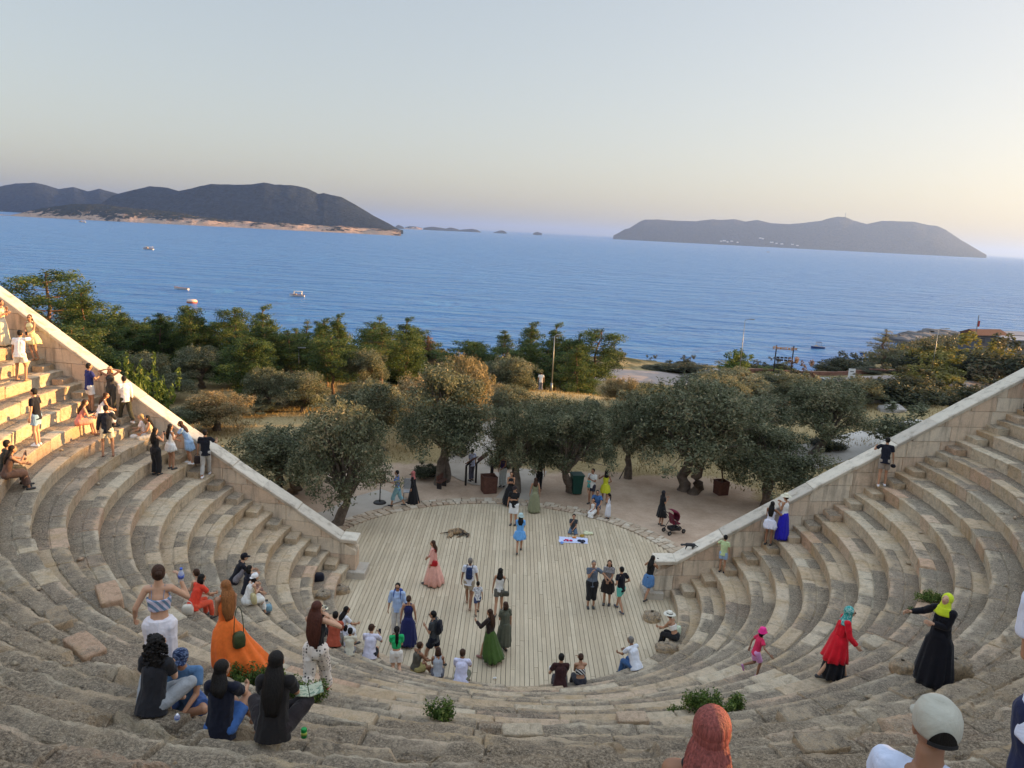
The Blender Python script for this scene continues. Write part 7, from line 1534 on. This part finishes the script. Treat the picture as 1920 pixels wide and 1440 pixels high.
# boats
def boat(px,py,L,rz,label,kind='launch',hull=(.66,.62,.56),trim=(.35,.12,.06),canopy=(.62,.52,.42)):
    p=atz(px,py,SEA); e=thing('boat',(p[0],p[1],SEA),label,'boat','boats on the bay',rz); B=L*.30 if kind!='tour' else L*.26; a=MB(); R=[]
    for k in range(11):
        u=k/10; w_=B/2*(math.sin(min(1,(1-u)*1.9+.02)*math.pi/2))**.8*(.82 if u<.05 else 1); zt=(.13+.10*u*u+.03*(1-u))*L*(.62 if kind=='tour' else .75); x=(u-.5)*L
        R.append([Vector((x,-w_,zt)),Vector((x,-w_*.82,zt*.35)),Vector((x,-w_*.35,-.05*L)),Vector((x,w_*.35,-.05*L)),Vector((x,w_*.82,zt*.35)),Vector((x,w_,zt)),Vector((x,w_*.88,zt*.72)),Vector((x,-w_*.88,zt*.72))])
    a.rings(R); a.build('hull',M_('hull'+str(hull),hull,.5,.08,1),e)
    t_=MB(); 
    for sg in (0,5): t_.tube([r_[sg] for r_ in R],.012*L,5)
    t_.build('gunwale',M_('trim'+str(trim),trim,.6),e)
    zt=.12*L*.7
    if kind in('tour','launch','fisher'):
        ch={'tour':.17,'launch':.27,'fisher':.34}[kind]*L; cl={'tour':.74,'launch':.58,'fisher':.30}[kind]*L; c=MB(); c.box((-.06*L,0,zt+ch),(cl,B*.86,.025*L)); c.build('canopy',M_('canopy'+str(canopy),canopy,.8),e,bevel=.02*L)
        nP=4 if kind=='tour' else 2
        for k in range(nP):
            for sg in (-1,1): q_=MB(); q_.tube([(-.06*L+cl*.46*(2*k/(nP-1)-1),sg*B*.36,zt*.5),(-.06*L+cl*.46*(2*k/(nP-1)-1),sg*B*.36,zt+ch)],.012*L,5); q_.build('post',mt_steel,e)
    if kind in('tour','fisher','launch'): c=MB(); c.box((.12*L,0,zt+.05*L),(.20*L,B*.6,.14*L)); cb=c.build('cabin',M_('cabin',(.42,.34,.26),.7),e,bevel=.01*L)
    if kind=='row': 
        for x in (-.2,.1): c=MB(); c.box((x*L,0,zt*.8),(.07*L,B*.8,.02*L)); c.build('bench',M_('wood_bench',(.30,.2,.12),.8),e)
        c=MB(); c.tube([(.3*L,0,0),(.3*L,0,.22*L)],.012*L,5); c.build('mast',mt_steel,e)
boat(278,468,13,rad(178-6),'long excursion boat with a canopy moving left far out in the bay','tour'); boat(340,543,8.6,rad(175),'low open boat with a raised stern left of the round buoy','row'); 
boat(557,556,8.2,rad(186),'white boat with a square canopy anchored in the middle of the bay','launch',(.72,.68,.62),(.30,.08,.05),(.70,.62,.52)); boat(1533,653,6.2,rad(190),'dark blue fishing boat with a small canopy near the shore','fisher',(.03,.06,.20),(.5,.55,.6),(.05,.07,.14)); boat(1619,664,3.0,rad(170),'tiny blue boat right of the fishing boat','row',(.03,.07,.24),(.2,.25,.4)); boat(1440,473,16,rad(180),'small pale boat far away below the right island','tour',(.7,.7,.7)); boat(154,417,22,rad(180),'white boat moored against the rocky shore of the left island','tour',(.8,.78,.74))
p=atz(360,568,SEA); e=thing('mooring_buoy',(p[0],p[1],SEA),'squat round mooring buoy with a rust red base','buoy'); a=MB(); a.lathe([(2.2,-.5),(2.5,.2),(2.5,.7)],(0,0,0),24); a.build('base',M_('buoy_red',(.40,.10,.04),.6,.2,2),e,smooth=True); a=MB(); a.lathe([(2.5,.7),(2.45,1.2),(2.0,1.6),(1.0,1.75),(0,1.8)],(0,0,0),24); a.build('drum',M_('buoy_pale',(.62,.46,.38),.6,.15,2),e,smooth=True)
# tiny settlement and mast on the right island
rs=random.Random(8)
for k,(px,py) in enumerate([(1352,453),(1358,452),(1364,454),(1372,453),(1383,455),(1425,447),(1447,455),(1456,457),(1466,458),(1486,459),(1495,461),(1430,448)]):
    D=9300; p=aty(px,py,D); a=MB(); w_=rs.uniform(18,34); a.box((0,0,4),(w_,16,14)); single('house',a,M_('island_house',(.75,.70,.64),.9),(p[0],D,max(p[2],SEA+2)),'tiny white house in the village on the right island','house','village on the right island')
p=aty(1585,404,10500); a=MB(); a.tube([(0,0,-60),(0,0,34)],3,5); single('radio_mast',a,mt_steel,(p[0],10500,p[2]),'thin radio mast on the highest hill of the right island','mast')
# ------------------------------------------------------------------ haze
def haze(dens):
    m=bpy.data.materials.new('haze_air'); m.use_nodes=True; n=m.node_tree
    n.nodes.remove(n.nodes['Principled BSDF'])
    v=n.nodes.new('ShaderNodeVolumePrincipled'); v.inputs['Density'].default_value=dens; v.inputs['Color'].default_value=(.29,.46,.94,1); v.inputs['Anisotropy'].default_value=.35
    n.links.new(v.outputs[0],n.nodes['Material Output'].inputs['Volume'])
    mb=MB(); mb.box((0,0,(370+SEA-10)/2),(124000,124000,370-SEA+10))
    o=mb.build('haze',m); tag(o,kind='stuff'); return o
haze(.55e-4)
